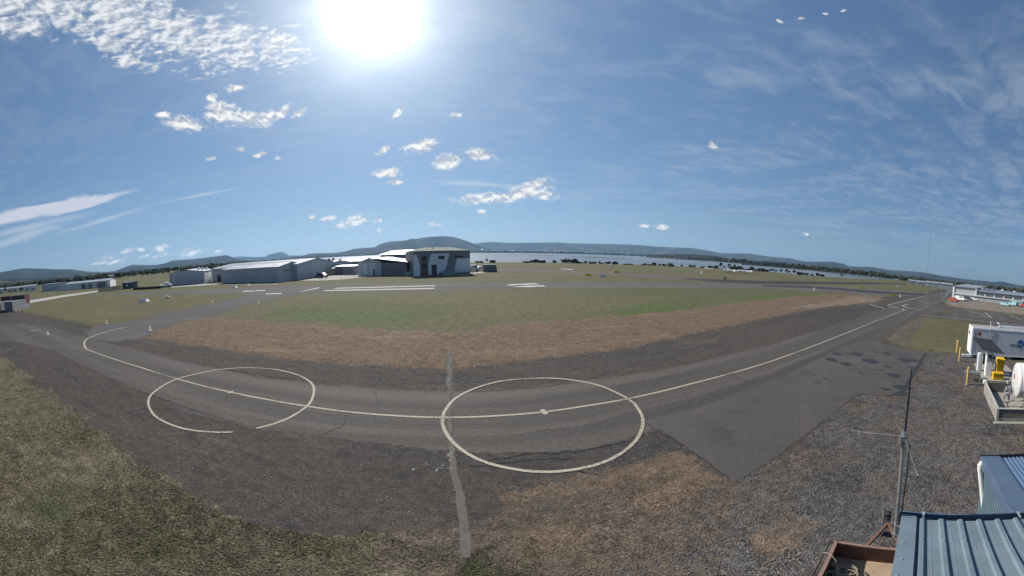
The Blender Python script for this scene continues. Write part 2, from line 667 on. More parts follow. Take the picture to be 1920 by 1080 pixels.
dirt_brown = ground_mat('dry_brown_verge', [((0.092, 0.080, 0.048), 0.16, 0.50, 0.72, 0.75, (0.2, 0.2)), ((0.190, 0.132, 0.082), 0.5, 0.52, 0.72, 0.8, (0.2, 0.2)), ((0.075, 0.050, 0.034), 1.1, 0.50, 0.70, 0.75, None), ((0.25, 0.20, 0.155), 3.0, 0.62, 0.76, 0.7, (0.2, 0.25))],
                        (0.128, 0.088, 0.060), bumps=((14, 0.02), (5, 0.03), (1.2, 0.03)), fine=0.5, fscale=9)
shoulder_m = ground_mat('old_chip_seal', [((0.042, 0.040, 0.040), 0.16, 0.45, 0.65, 0.75, (0.15, 0.2)), ((0.096, 0.078, 0.060), 0.5, 0.53, 0.72, 0.75, (0.15, 0.25)), ((0.036, 0.034, 0.034), 1.8, 0.50, 0.68, 0.7, (0.15, 0.4)), ((0.22, 0.20, 0.17), 6.0, 0.69, 0.76, 0.6, None)],
                        (0.062, 0.053, 0.046), bumps=((26, 0.015), (11, 0.02), (1.5, 0.02)), fine=0.5, fscale=16)
seal_m = ground_mat('taxiway_seal', [((0.098, 0.087, 0.077), 0.35, 0.46, 0.66, 0.8, (0.17, 0.05)), ((0.046, 0.042, 0.040), 0.55, 0.50, 0.68, 0.8, (0.17, 0.05)), ((0.105, 0.094, 0.083), 1.4, 0.58, 0.74, 0.55, (0.17, 0.04)), ((0.042, 0.039, 0.037), 0.9, 0.60, 0.78, 0.5, None)],
                    (0.064, 0.056, 0.050), bumps=((40, 0.008), (4, 0.006)), fine=0.30, fscale=22, spec=0.25, rough=0.85)
apron_m = ground_mat('new_asphalt', [((0.078, 0.068, 0.061), 0.22, 0.44, 0.62, 0.85, (0.7, 0.3)), ((0.034, 0.032, 0.033), 0.35, 0.52, 0.72, 0.8, None), ((0.072, 0.064, 0.058), 0.9, 0.60, 0.78, 0.5, (0.7, 0.3))],
                     (0.064, 0.057, 0.053), bumps=((40, 0.006), (5, 0.005)), fine=0.2, fscale=24, spec=0.28, rough=0.8)
gravel_m = ground_mat('yard_gravel', [((0.108, 0.079, 0.058), 0.28, 0.47, 0.65, 0.85, None), ((0.036, 0.037, 0.041), 0.8, 0.46, 0.66, 0.65, None), ((0.105, 0.085, 0.068), 2.2, 0.58, 0.75, 0.6, None), ((0.30, 0.29, 0.275), 17.0, 0.63, 0.72, 0.75, None), ((0.018, 0.018, 0.02), 15.0, 0.60, 0.70, 0.7, None)],
                      (0.086, 0.078, 0.072), bumps=((22, 0.05), (10, 0.03), (2, 0.04)), fine=0.85, fscale=15)
brown_gravel_m = ground_mat('brown_gravel', [((0.068, 0.061, 0.056), 0.30, 0.48, 0.68, 0.8, (0.2, 0.4)), ((0.17, 0.115, 0.068), 0.55, 0.54, 0.72, 0.85, (0.2, 0.4)), ((0.045, 0.040, 0.036), 1.6, 0.50, 0.68, 0.7, None), ((0.055, 0.066, 0.026), 0.9, 0.66, 0.80, 0.7, None), ((0.27, 0.235, 0.19), 16.0, 0.65, 0.74, 0.7, None)],
                            (0.104, 0.080, 0.061), bumps=((20, 0.04), (9, 0.04), (2, 0.05)), fine=0.8, fscale=15)
runway_m = ground_mat('runway_seal', [((0.115, 0.108, 0.100), 0.10, 0.45, 0.65, 0.7, (0.15, 0.25)), ((0.06, 0.055, 0.052), 0.25, 0.52, 0.75, 0.6, (0.15, 0.2))],
                      (0.088, 0.083, 0.078), bumps=((10, 0.01),), fine=0.15, fscale=12)
pale_runway_m = ground_mat('worn_runway', [((0.13, 0.115, 0.10), 0.08, 0.45, 0.65, 0.7, (0.15, 0.25))], (0.098, 0.084, 0.074), bumps=((10, 0.01),), fine=0.15, fscale=12)
dark_strip_m = ground_mat('dark_runway', [((0.055, 0.052, 0.05), 0.10, 0.5, 0.7, 0.7, (0.1, 0.25))], (0.036, 0.035, 0.036), bumps=((10, 0.01),), fine=0.15, fscale=12)
concrete_m = ground_mat('pale_concrete', [((0.42, 0.40, 0.36), 0.4, 0.5, 0.7, 0.7, None)], (0.34, 0.32, 0.29), bumps=((20, 0.005),), fine=0.15, fscale=20)
patch_m = ground_mat('trench_concrete', [((0.13, 0.12, 0.108), 0.9, 0.45, 0.65, 0.7, None), ((0.07, 0.063, 0.056), 2.2, 0.55, 0.7, 0.8, None)], (0.108, 0.099, 0.089), bumps=((40, 0.008), (8, 0.01)), fine=0.2, fscale=60)
stain_m = ground_mat('damp_stain', [((0.024, 0.024, 0.026), 2.0, 0.4, 0.6, 0.8, None)], (0.030, 0.029, 0.030), bumps=((60, 0.004),), fine=0.15, fscale=90, rough=0.6, spec=0.3)
red_gravel_m = ground_mat('red_gravel', [((0.30, 0.25, 0.21), 0.9, 0.50, 0.65, 0.8, None), ((0.09, 0.07, 0.055), 0.6, 0.52, 0.7, 0.8, None)], (0.17, 0.138, 0.112), bumps=((12, 0.06), (4, 0.1)), fine=0.4, fscale=10)
rubble_m = ground_mat('rubble_verge', [((0.17, 0.145, 0.12), 0.9, 0.52, 0.66, 0.8, None), ((0.055, 0.05, 0.045), 0.5, 0.5, 0.7, 0.8, None)], (0.095, 0.076, 0.06), bumps=((14, 0.06), (5, 0.06)), fine=0.45, fscale=20)


def paint_mat(name, colr, wear=0.5, under=(0.06, 0.055, 0.05)):
    m = bpy.data.materials.new(name)
    m.use_nodes = True
    t = NT(m.node_tree)
    b = t.n['Principled BSDF']
    p = t.node('ShaderNodeNewGeometry').outputs['Position']
    n = t.noise(p, 13, 5, 0.75)
    n2 = t.noise(p, 0.5, 3, 0.5)
    k = t.m('ADD', n, t.m('MULTIPLY_ADD', n2, 0.5, -0.25))
    c = t.mix(t.m('MULTIPLY', t.ramp(k, 0.52, 0.66), wear), colr, under)
    f = t.noise(p, 60, 2, 0.7)
    c = t.vm('SCALE', c, scale=t.ramp(f, 0.3, 0.7, 0.8, 1.15))
    t.put(b.inputs['Base Color'], c)
    b.inputs['Roughness'].default_value = 0.8
    b.inputs['Specular IOR Level'].default_value = 0.2
    return m


paint_y = paint_mat('cream_line_paint', (0.37, 0.335, 0.26), 0.95)
paint_w = paint_mat('white_line_paint', (0.40, 0.388, 0.365), 0.55)
paint_f = paint_mat('faded_line_paint', (0.17, 0.16, 0.14), 0.9)


def build_ground():
    az_list = [a * 1.0 for a in range(-180, 180)]
    rings = [0.0, 6, 14, 30, 60, 110, 170]
    v, f = [(0, 0, 0)], []
    rows = []
    for a in az_list:
        r = shore_r(a)
        far = r if r else FAR
        rr = [x for x in (6, 14, 30, 60, 110, 165)]
        last = [far * t for t in (0.85, 1.0)] if r else [0.35 * far, far]
        if r:
            last = [r * (1 + 0.02 * noise.noise(Vector((a * 0.7, 3, 0)))) - 8, r * (1 + 0.03 * noise.noise(Vector((a * 0.9, 7, 0))))]
        ids = []
        ar = math.radians(a)
        for x in rr + last:
            v.append((math.sin(ar) * x, math.cos(ar) * x, 0))
            ids.append(len(v) - 1)
        lip = last[-1] + 7
        v.append((math.sin(ar) * lip, math.cos(ar) * lip, -2.6 if r else -2.6))
        ids.append(len(v) - 1)
        rows.append(ids)
    n = len(rows)
    for i in range(n):
        A, B = rows[i], rows[(i + 1) % n]
        f.append((0, B[0], A[0]))
        for j in range(len(A) - 1):
            f.append((A[j], B[j], B[j + 1], A[j + 1]))
    mb = MB()
    mb.add(v, f)
    o = mb.obj('ground', grass_base)
    o['kind'] = 'structure'
    return o


build_ground()

# --- water of the bay
wm = bpy.data.materials.new('bay_water')
wm.use_nodes = True
t = NT(wm.node_tree)
b = t.n['Principled BSDF']
p = t.node('ShaderNodeNewGeometry').outputs['Position']
t.put(b.inputs['Base Color'], t.mix(t.ramp(t.noise(p, 0.004, 4, 0.6), 0.4, 0.65), (0.115, 0.130, 0.138), (0.17, 0.17, 0.165)))
b.inputs['Roughness'].default_value = 0.30
b.inputs['IOR'].default_value = 1.33
wv = t.m('ADD', t.noise(p, 0.9, 4, 0.6), t.m('MULTIPLY', t.noise(p, 0.12, 3, 0.5), 2.0))
t.put(b.inputs['Normal'], t.node('ShaderNodeBump', Strength=0.7, Distance=0.35, Height=wv).outputs[0])
mb = MB()
R_ = 9300.0
n = 72
pts = [(math.sin(math.radians(a)) * R_, math.cos(math.radians(a)) * R_, -1.5) for a in [-50 + 125 * k / n for k in range(n + 1)]]
inner = [(math.sin(math.radians(a)) * 150, math.cos(math.radians(a)) * 150, -1.5) for a in [-50 + 125 * k / n for k in range(n + 1)]]
mb.add(pts + inner, [(i, i + 1, n + 1 + i + 1, n + 1 + i) for i in range(n)])
mb.obj('water', wm, kind='structure')
mudm = ground_mat('wet_mud', [((0.06, 0.055, 0.05), 0.02, 0.45, 0.6, 0.7, None)], (0.095, 0.085, 0.075), bumps=((0.5, 0.1),), fine=0.1, fscale=1, rough=0.6)


def bank(px):
    # low mud banks: outline in the panorama at the water level
    P = []
    for x, y, d in px:
        a, _ = azel(x, y)
        P.append((math.sin(a) * d, math.cos(a) * d))
    sheet('sandbank', P, -1.3, mudm, world=True)


bank([(880, 0, 1000), (960, 0, 1050), (1055, 0, 960), (1050, 0, 900), (960, 0, 900), (880, 0, 880)])
bank([(1078, 0, 760), (1130, 0, 790), (1185, 0, 730), (1215, 0, 640), (1180, 0, 640), (1130, 0, 660)])

# --- hills
hm = bpy.data.materials.new('forest_hill')
hm.use_nodes = True
t = NT(hm.node_tree)
b = t.n['Principled BSDF']
g = t.node('ShaderNodeNewGeometry')
p = g.outputs['Position']
c = t.mix(t.ramp(t.noise(p, 0.0016, 5, 0.6), 0.42, 0.62), (0.024, 0.031, 0.027), (0.044, 0.048, 0.038))
c = t.mix(t.m('MULTIPLY', t.ramp(t.noise(p, 0.0042, 5, 0.6, 0.5), 0.60, 0.70), 0.6), c, (0.12, 0.11, 0.08))
fn = t.noise(p, 0.05, 3, 0.7)
c = t.vm('SCALE', c, scale=t.ramp(fn, 0.3, 0.7, 0.65, 1.4))
t.put(b.inputs['Base Color'], c)
b.inputs['Roughness'].default_value = 1.0
b.inputs['Specular IOR Level'].default_value = 0.0
t.put(b.inputs['Normal'], t.node('ShaderNodeBump', Strength=0.8, Distance=22.0, Height=t.noise(p, 0.02, 5, 0.7)).outputs[0])
hm_field = hm.copy()
hm_field.name = 'hill_with_paddocks'
for nd in hm_field.node_tree.nodes:
    if nd.type == 'MAP_RANGE' and abs(nd.inputs[1].default_value - 0.60) < 1e-5:
        nd.inputs[1].default_value = 0.50
        nd.inputs[2].default_value = 0.60


def hill(name, prof, dist, depth, m, base=-2.0, seed=0, wob=0.12):
    """range of hills: prof = skyline in the panorama, built at a distance with real depth"""
    px = []
    for (x0, y0), (x1, y1) in zip(prof, prof[1:]):
        k = max(1, int(abs(x1 - x0) / 4))
        for j in range(k):
            px.append((x0 + (x1 - x0) * j / k, y0 + (y1 - y0) * j / k))
    px.append(prof[-1])
    rows = []
    fr = [(-1.0, 0.0), (-0.8, 0.12), (-0.6, 0.28), (-0.42, 0.47), (-0.25, 0.68), (-0.1, 0.88), (0.0, 1.0), (0.25, 0.8), (0.7, 0.3), (1.0, 0.0)]
    v, f = [], []
    for x, y in px:
        top = AT(x, y, dist)
        a = math.atan2(top.x, top.y)
        hgt = max(1.0, top.z - base)
        row = []
        for q, hh in fr:
            wv = noise.noise(Vector((a * 30 + seed, q * 2.5, seed))) * wob * (1 if -0.95 < q < -0.05 else 0)
            r = dist + q * depth * (1 + 0.25 * noise.noise(Vector((a * 14, q, seed + 5))) * (1 if q < -0.05 else 0))
            row.append(len(v))
            v.append((math.sin(a) * r, math.cos(a) * r, base + hgt * max(0, hh + wv)))
        rows.append(row)
    for A, B in zip(rows, rows[1:]):
        for j in range(len(fr) - 1):
            f.append((A[j], B[j], B[j + 1], A[j + 1]))
    mb = MB()
    mb.add(v, f)
    o = mb.obj(name, m, smooth=True)
    o['kind'] = 'structure'
    return o


hill('hills', [(-120, 523), (-60, 517), (0, 510.5), (18, 507.5), (43, 503), (80, 503.5), (104, 505), (133, 504.8), (161, 508.7), (181, 510), (199, 510.5), (240, 514), (300, 515), (380, 516)], 4200, 1400, hm, seed=1)
hill('hills', [(170, 519), (200, 510), (217, 508), (232, 501.7), (247, 496.5), (277, 497), (293, 496.7), (308, 494), (323, 488.5), (360, 486), (390, 482.5), (410, 480), (425, 478.2), (440, 484), (455, 488), (480, 491), (520, 494)], 4800, 1500, hm, seed=2)
hill('hills', [(380, 486), (410, 484), (440, 482), (450, 481), (480, 482), (497, 481.5), (503, 478), (517, 474), (523, 472.8), (529, 472.5), (533, 474), (537, 476.7), (542, 479), (558, 479), (600, 480), (650, 481)], 8300, 900, hm, seed=3)
hill('hills', [(500, 489), (535, 484), (558, 480), (570, 478.5), (580, 475.8), (588, 475), (607, 474.7), (630, 474), (647, 471.7), (663, 466.7), (680, 465), (702, 463.7), (713, 457.5), (730, 453), (760, 450.8), (772, 447.5), (780, 447.8), (797, 445), (812, 443.5), (830, 442.7), (850, 444), (870, 450), (880, 453.5), (890, 457.5), (905, 464), (930, 470), (960, 474)], 5200, 1900, hm_field, seed=4)
hill('hills', [(840, 462), (880, 458), (905, 454.8), (920, 453.8), (940, 454.6), (960, 455.5), (1000, 455), (1047, 454.5), (1065, 456), (1120, 457), (1185, 458.5), (1235, 462.5), (1297, 465), (1325, 469), (1347, 474), (1365, 475), (1405, 475.5), (1440, 480.5), (1465, 483), (1482, 484.5), (1497, 488), (1520, 492), (1560, 500), (1600, 508)], 7200, 1300, hm_field, seed=5)
hill('hills', [(1440, 487), (1500, 490), (1527, 490.7), (1560, 490.5), (1580, 494), (1592, 499.5), (1615, 500), (1635, 500.5), (1665, 506), (1690, 507.5), (1715, 509), (1740, 512), (1765, 517), (1790, 520.5), (1815, 524), (1840, 526), (1865, 529), (1875, 527.5), (1885, 529), (1905, 534), (1920, 535.5), (1960, 537), (2040, 543), (2100, 549)], 6000, 1300, hm, seed=6)
# low country in front of the far ranges
hill('hills', [(-120, 536), (-40, 530), (0, 524), (60, 522), (120, 520), (170, 520), (200, 518), (240, 515), (280, 510), (330, 506), (380, 502), (440, 497), (500, 493)], 1900, 500, hm_field, seed=7, wob=0.2)
hill('headland', [(1212, 480), (1225, 477.5), (1260, 476), (1300, 477), (1340, 480), (1370, 485), (1400, 489), (1440, 495)], 1900, 380, hm_field, base=-1.8, seed=8, wob=0.1)
hill('headland', [(1390, 491), (1440, 493), (1480, 496.5), (1520, 501), (1560, 505), (1600, 508.5), (1640, 513), (1700, 519.5), (1760, 526), (1830, 533), (1920, 542), (2040, 553)], 1150, 250, hm_field, base=-1.8, seed=9, wob=0.1)

# --- sheets of grass, seal, gravel
gz = [0.0015 * k for k in range(1, 30)]
SEALTOP = [(0, 586), (26, 584), (60, 590), (100, 598), (140, 606), (178, 613), (205, 618), (240, 629), (262, 634), (330, 644), (400, 654), (480, 668), (600, 680), (700, 688), (840, 692), (960, 682), (1080, 668), (1180, 653), (1300, 628), (1440, 598), (1540, 578), (1600, 568), (1650, 559), (1700, 551), (1772, 542)]
sheet('grass_field', [(395, 594), (430, 582), (480, 566), (560, 552), (700, 549), (960, 542), (1200, 540), (1440, 542), (1560, 549), (1650, 557), (1600, 562), (1480, 560), (1300, 582), (1080, 603), (960, 610), (840, 626), (650, 618), (480, 604)], gz[0], field_green, jit=0.7, fringe=0.9, nf=3)
lush_m = ground_mat('lush_grass', [((0.092, 0.090, 0.045), 0.10, 0.46, 0.66, 0.8, (0.2, 0.35)), ((0.060, 0.066, 0.028), 1.4, 0.5, 0.7, 0.6, None)], (0.070, 0.088, 0.030), bumps=((8, 0.05), (3, 0.08)), fine=0.45, fscale=6)
sheet('lush_grass_patch', [(1135, 586), (1200, 573), (1330, 560), (1440, 553), (1560, 553), (1610, 558), (1480, 561), (1400, 567), (1300, 579), (1180, 591)], gz[0] + 0.00142, lush_m, jit=0.8, fringe=2.0, nf=7)
sheet('lush_grass_patch', [(500, 592), (560, 572), (680, 566), (800, 572), (840, 590), (760, 604), (620, 602)], gz[0] + 0.00142, lush_m, jit=0.4, fringe=2.0, nf=7)
sheet('dirt_verge', [(255, 634), (275, 626), (300, 613), (345, 602), (400, 594), (480, 601), (560, 606), (650, 615), (760, 621), (840, 623), (960, 607), (1080, 600), (1180, 591), (1300, 579), (1400, 566), (1480, 557), (1560, 552), (1640, 550), (1690, 549), (1650, 564), (1600, 573), (1440, 603), (1300, 633), (1180, 658), (960, 688), (840, 697), (700, 693), (480, 673), (330, 649)], gz[1], dirt_brown, jit=0.7, fringe=0.8, nf=3)
sheet('gravel_yard', [(850, 1100), (905, 985), (960, 925), (1060, 895), (1180, 870), (1250, 840), (1380, 900), (1500, 833), (1590, 740), (1690, 735), (1735, 660), (1800, 663), (1920, 680), (2200, 720), (2300, 1000), (1920, 1250), (1400, 1300), (1000, 1300), (860, 1200)], gz[1], gravel_m, jit=0.25, fringe=0.5, nf=3)
sheet('brown_gravel_strip', [(720, 1000), (905, 985), (960, 930), (1060, 898), (1180, 875), (1250, 842), (1320, 880), (1385, 903), (1440, 900), (1500, 960), (1535, 1060), (1400, 1200), (1000, 1250), (850, 1150), (700, 1060)], gz[2], brown_gravel_m, jit=0.5, fringe=0.9, nf=4)
near_grass = ground_mat('rough_verge_grass', [((0.050, 0.056, 0.026), 0.30, 0.46, 0.66, 0.85, None), ((0.098, 0.076, 0.052), 0.42, 0.52, 0.70, 0.85, None), ((0.045, 0.040, 0.026), 1.3, 0.50, 0.68, 0.75, None), ((0.15, 0.135, 0.105), 2.6, 0.60, 0.76, 0.6, None), ((0.060, 0.072, 0.030), 4.5, 0.56, 0.70, 0.8, None), ((0.20, 0.18, 0.14), 11.0, 0.66, 0.76, 0.7, None)],
                        (0.122, 0.103, 0.070), bumps=((18, 0.05), (7, 0.07), (1.6, 0.10)), fine=0.7, fscale=14)
sheet('verge_grass', [(-200, 640), (-80, 640), (0, 664), (30, 680), (60, 704), (110, 744), (170, 789), (230, 834), (280, 869), (330, 904), (380, 934), (430, 964), (480, 985), (580, 1000), (720, 1002), (820, 1010), (860, 1040), (880, 1090), (860, 1250), (300, 1300), (-200, 1250), (-300, 900)], 0.0015*2.5, near_grass, jit=0.5, fringe=0.5, nf=4)
rusty_m = ground_mat('rusty_gravel', [((0.085, 0.062, 0.045), 0.9, 0.46, 0.64, 0.8, None), ((0.20, 0.145, 0.095), 2.5, 0.56, 0.72, 0.7, None), ((0.26, 0.22, 0.17), 15.0, 0.64, 0.74, 0.7, None)], (0.126, 0.090, 0.064), bumps=((20, 0.03), (9, 0.03), (2, 0.04)), fine=0.7, fscale=15)
sheet('rusty_gravel_patch', [(935, 925), (1040, 908), (1150, 886), (1235, 852), (1262, 846), (1300, 866), (1370, 902), (1300, 905), (1238, 884), (1170, 906), (1060, 932), (960, 942)], gz[3] + 0.0022, rusty_m, jit=0.35, fringe=0.5, nf=7)
sheet('rusty_gravel_patch', [(1185, 935), (1235, 908), (1290, 905), (1330, 912), (1262, 940), (1205, 952)], gz[3] + 0.0020, rusty_m, jit=0.3, fringe=0.45, nf=7)
sheet('rusty_gravel_patch', [(960, 1000), (1040, 985), (1100, 995), (1040, 1020), (975, 1025)], gz[3] + 0.0021, rusty_m, jit=0.3, fringe=0.4, nf=7)
sheet('rusty_gravel_patch', [(1400, 1000), (1470, 965), (1540, 975), (1500, 1030), (1420, 1050)], gz[3] + 0.0021, rusty_m, jit=0.3, fringe=0.5, nf=6)
sheet('seal_shoulder', SEALTOP + [(1786, 556), (1768, 570), (1740, 585), (1720, 592), (1705, 598), (1690, 610), (1672, 625), (1664, 643), (1735, 662), (1690, 735), (1600, 735), (1500, 835), (1380, 895), (1240, 845), (1180, 875), (1060, 900), (960, 930), (905, 990), (700, 1000), (580, 1000), (480, 985), (430, 965), (380, 935), (330, 905), (280, 870), (230, 835), (170, 790), (110, 745), (60, 705), (30, 680), (0, 665), (-80, 640), (-80, 592)], gz[3], shoulder_m, jit=0.35, fringe=0.45, nf=4)
cross_m = ground_mat('cross_taxiway_seal', [((0.105, 0.102, 0.102), 0.12, 0.45, 0.65, 0.7, (0.9, 0.3)), ((0.062, 0.06, 0.06), 0.3, 0.52, 0.75, 0.6, (0.9, 0.3))], (0.080, 0.077, 0.076), bumps=((12, 0.01),), fine=0.18, fscale=20)
sheet('runway', [(228, 549), (340, 546), (420, 541), (480, 537), (640, 533.5), (800, 531), (960, 529), (1200, 528.5), (1340, 529.5), (1440, 532), (1560, 536.5), (1650, 542), (1745, 549.5), (1735, 553), (1690, 555), (1640, 554), (1560, 548), (1440, 541), (1200, 538.5), (960, 541), (800, 546), (560, 549), (480, 554), (440, 550), (340, 552), (228, 553)], gz[4], runway_m, jit=0.3, fringe=0.3, nf=2)
sheet('cross_taxiway', [(178, 612), (240, 603), (330, 584.5), (430, 562.5), (480, 551), (560, 541), (640, 537), (610, 547), (560, 551), (470, 570), (400, 591), (345, 603), (300, 615), (262, 634), (215, 641), (160, 634)], gz[5], cross_m, jit=0.25, fringe=0.3, nf=2)
sheet('worn_runway', [(900, 503.5), (960, 504), (1100, 508.5), (1200, 514), (1300, 520), (1440, 528), (1440, 532.5), (1300, 526), (1200, 519), (1100, 513), (960, 508), (900, 507)], gz[2], pale_runway_m, jit=0.3)
sheet('dark_runway_strip', [(1270, 521.5), (1440, 526.8), (1560, 528.5), (1640, 530), (1700, 531.5), (1700, 533.3), (1560, 533.2), (1440, 533), (1330, 528.5)], gz[6], dark_strip_m, jit=0.2)
sheet('dark_runway_strip', [(1430, 534.5), (1500, 536), (1560, 539), (1650, 546.5), (1740, 551), (1730, 554), (1650, 550.5), (1560, 543), (1500, 539.5), (1430, 537.5)], gz[6], dark_strip_m, jit=0.2)
sheet('taxiway', [(-80, 615), (0, 606), (90, 612), (165, 634), (180, 639), (250, 655), (324, 674), (400, 690), (480, 706), (600, 722), (720, 731), (840, 735), (963, 729), (1083, 716), (1230, 697), (1330, 675), (1440, 648), (1540, 617), (1600, 599), (1650, 583), (1700, 563), (1780, 545.5), (1785, 551), (1745, 578), (1712, 594), (1690, 608), (1662, 627), (1632, 642), (1440, 745), (1330, 795), (1240, 806), (1205, 815), (1100, 842), (960, 850), (850, 846), (700, 831), (600, 819), (520, 809), (455, 797), (400, 783), (330, 758), (260, 731), (200, 706), (150, 682), (100, 657), (50, 645), (0, 640), (-80, 632)], gz[7], seal_m, jit=0.12, fringe=0.12, nf=2)
sheet('sealed_apron', [(1207, 791), (1240, 805), (1300, 849), (1378, 903), (1440, 868), (1500, 822), (1560, 775), (1604, 739), (1690, 742), (1736, 661), (1662, 647), (1626, 637), (1580, 652), (1500, 692), (1440, 717), (1330, 762)], gz[8], apron_m, jit=0.05, fringe=0.05, nf=2)
sheet('trench_patch', [(841, 655), (846, 655), (847, 690), (848, 800), (857, 880), (876, 960), (886, 1025), (882, 1046), (868, 1046), (858, 960), (845, 880), (839, 800), (838, 690)], gz[10], patch_m, jit=0.06, fringe=0.04, nf=1)
for i, (x, y, wd) in enumerate([(1561, 675, 26), (1571, 664, 20), (1607, 665, 24), (1631, 677, 34), (1587, 683, 22), (1663, 664, 22), (1650, 694, 13), (1675, 704, 28), (1616, 700, 13), (1663, 688, 16), (1696, 676, 26), (1715, 676, 18), (1550, 711, 12), (1532, 717, 12), (1712, 690, 20), (1690, 727, 34), (1660, 730, 22), (1640, 660, 12), (1602, 652, 10)]):
    pp = []
    for k in range(18):
        a = k / 18 * 2 * math.pi
        r = 1 + 0.55 * noise.noise(Vector((math.cos(a) * 1.3 + i * 9, math.sin(a) * 1.3, i)))
        pp.append((x + math.cos(a) * wd / 2 * r + 3 * math.sin(a) , y + math.sin(a) * wd * 0.13 * r + math.cos(a) * 1.2))
    sheet('damp_stain', pp, gz[10] + 0.00007 * i, stain_m, step=400, jit=0.06)
sheet('damp_stain', [(1731, 665), (1737, 661.5), (1692, 742), (1668, 742), (1688, 733), (1706, 706)], gz[11] + 0.0005, stain_m, jit=0.05)
# right hand crossing apron, its grass island and rubble edge
sheet('crossing_apron', [(1712, 577), (1745, 573), (1768, 571), (1786, 576), (1920, 592), (2060, 612), (2060, 640), (1920, 618), (1860, 610), (1800, 601), (1725, 592), (1700, 597)], gz[6], seal_m, jit=0.2)
sheet('worn_paving', [(1760, 581), (1805, 586), (1812, 589), (1765, 586)], gz[9], rubble_m, jit=0.25)
sheet('red_gravel_strip', [(1772, 567), (1786, 556), (1920, 573), (2060, 592), (2060, 608), (1920, 590), (1850, 582), (1786, 574)], gz[7], red_gravel_m, jit=0.3, fringe=0.6, nf=3)
sheet('rubble_verge', [(1704, 599), (1725, 594), (1742, 596), (1735, 612), (1715, 636), (1708, 648), (1668, 641), (1680, 622)], gz[4], rubble_m, jit=0.3, fringe=0.6, nf=4)
sheet('grass_island', [(1740, 597), (1800, 605), (1860, 612), (1920, 622), (2000, 640), (1920, 665), (1812, 663), (1790, 662), (1735, 656), (1706, 646), (1716, 628), (1733, 610)], gz[5], grass_base, jit=0.3, fringe=0.5, nf=3)
sheet('concrete_path', [(26, 568.5), (60, 562.5), (120, 553), (183, 545), (183, 547.5), (120, 557), (60, 567.5), (26, 574)], gz[2], concrete_m, jit=0.15)
sheet('concrete_path', [(18, 574), (26, 568), (26, 574), (18, 580)], gz[3], concrete_m)
sheet('hangar_apron', [(560, 526), (600, 520), (640, 512.5), (712, 510), (776, 509), (776, 516.5), (712, 516), (640, 524), (600, 526)], gz[3], concrete_m, jit=0.2)
sheet('hangar_apron', [(513, 529), (540, 524), (566, 520), (568, 522), (545, 527), (524, 530)], gz[3], concrete_m, jit=0.15)
sheet('hangar_apron', [(320, 537.5), (384, 532), (420, 533), (520, 531), (520, 533), (400, 534), (322, 539)], gz[3], concrete_m, jit=0.2)
sheet('hangar_apron', [(880, 511.5), (912, 508), (916, 510.5), (882, 514)], gz[3], concrete_m, jit=0.15)
sheet('worn_track', [(230, 572), (262, 574), (300, 580), (336, 579), (318, 583), (300, 588), (298, 585), (312, 582), (285, 579), (240, 575)], gz[1], rubble_m, jit=0.4, fringe=1.0, nf=4)
sheet('worn_track', [(1600, 556), (1650, 560), (1640, 566), (1560, 574), (1480, 582), (1470, 579), (1560, 566)], gz[8], ground_mat('bare_patch', [((0.25, 0.21, 0.17), 0.5, 0.5, 0.7, 0.7, None)], (0.15, 0.11, 0.08), bumps=((12, 0.03),), fine=0.3, fscale=12), jit=0.8, fringe=1.0, nf=4)

# --- wheel tracks, joints and cracks in the seal
track_l = ground_mat('polished_wheel_track', [((0.100, 0.089, 0.079), 0.8, 0.45, 0.65, 0.8, (0.17, 0.05)), ((0.060, 0.053, 0.047), 0.5, 0.5, 0.7, 0.7, (0.17, 0.1))], (0.079, 0.069, 0.061), bumps=((40, 0.006),), fine=0.28, fscale=22, spec=0.25, rough=0.85)
track_d = ground_mat('dark_wheel_track', [((0.062, 0.055, 0.049), 0.8, 0.45, 0.65, 0.8, (0.17, 0.05))], (0.050, 0.044, 0.040), bumps=((40, 0.006),), fine=0.28, fscale=22, spec=0.25, rough=0.85)


def band(pts_t, pts_b, m, k):
    sheet('wheel_track', pts_t + list(reversed(pts_b)), gz[7] + 0.0005 + 0.00006 * k, m, jit=0.10, fringe=0.10, nf=3)


band([(215, 703), (330, 738), (432, 767), (540, 787), (680, 802), (830, 808), (960, 804), (1090, 786), (1220, 757)], [(215, 707), (330, 744), (432, 774), (540, 796), (680, 813), (830, 820), (960, 816), (1090, 796), (1220, 764)], track_l, 0)
band([(1225, 752), (1320, 728), (1440, 693), (1540, 655), (1640, 612)], [(1225, 764), (1320, 739), (1440, 702), (1540, 661), (1640, 615)], track_l, 1)
band([(300, 690), (420, 719), (560, 741), (700, 755), (840, 760), (980, 752), (1120, 732), (1260, 702)], [(300, 695), (420, 725), (560, 748), (700, 764), (840, 769), (980, 760), (1120, 739), (1260, 707)], track_d, 2)
band([(1100, 719), (1230, 700), (1340, 676), (1440, 651), (1520, 626)], [(1100, 726), (1230, 708), (1340, 683), (1440, 657), (1520, 630)], track_l, 3)
band([(340, 767), (460, 796), (560, 806), (700, 819), (850, 827), (980, 822)], [(340, 772), (460, 801), (560, 813), (700, 828), (850, 838), (980, 833)], track_d, 4)
crack_m = mat('crack_dark', (0.028, 0.025, 0.023), 0.9, var=0.2)


def crack(px, wd, seed):
    P = [G(x, y) for x, y in px]
    r_ = random.Random(seed)
    Q = []
    for a, b_ in zip(P, P[1:]):
        k = max(2, int((b_ - a).length / 0.25))
        for j in range(k):
            q = a.lerp(b_, j / k)
            Q.append((q.x + r_.gauss(0, .035), q.y + r_.gauss(0, .035)))
    stripe('seal_crack', None, wd, gz[12], crack_m, world=Q)


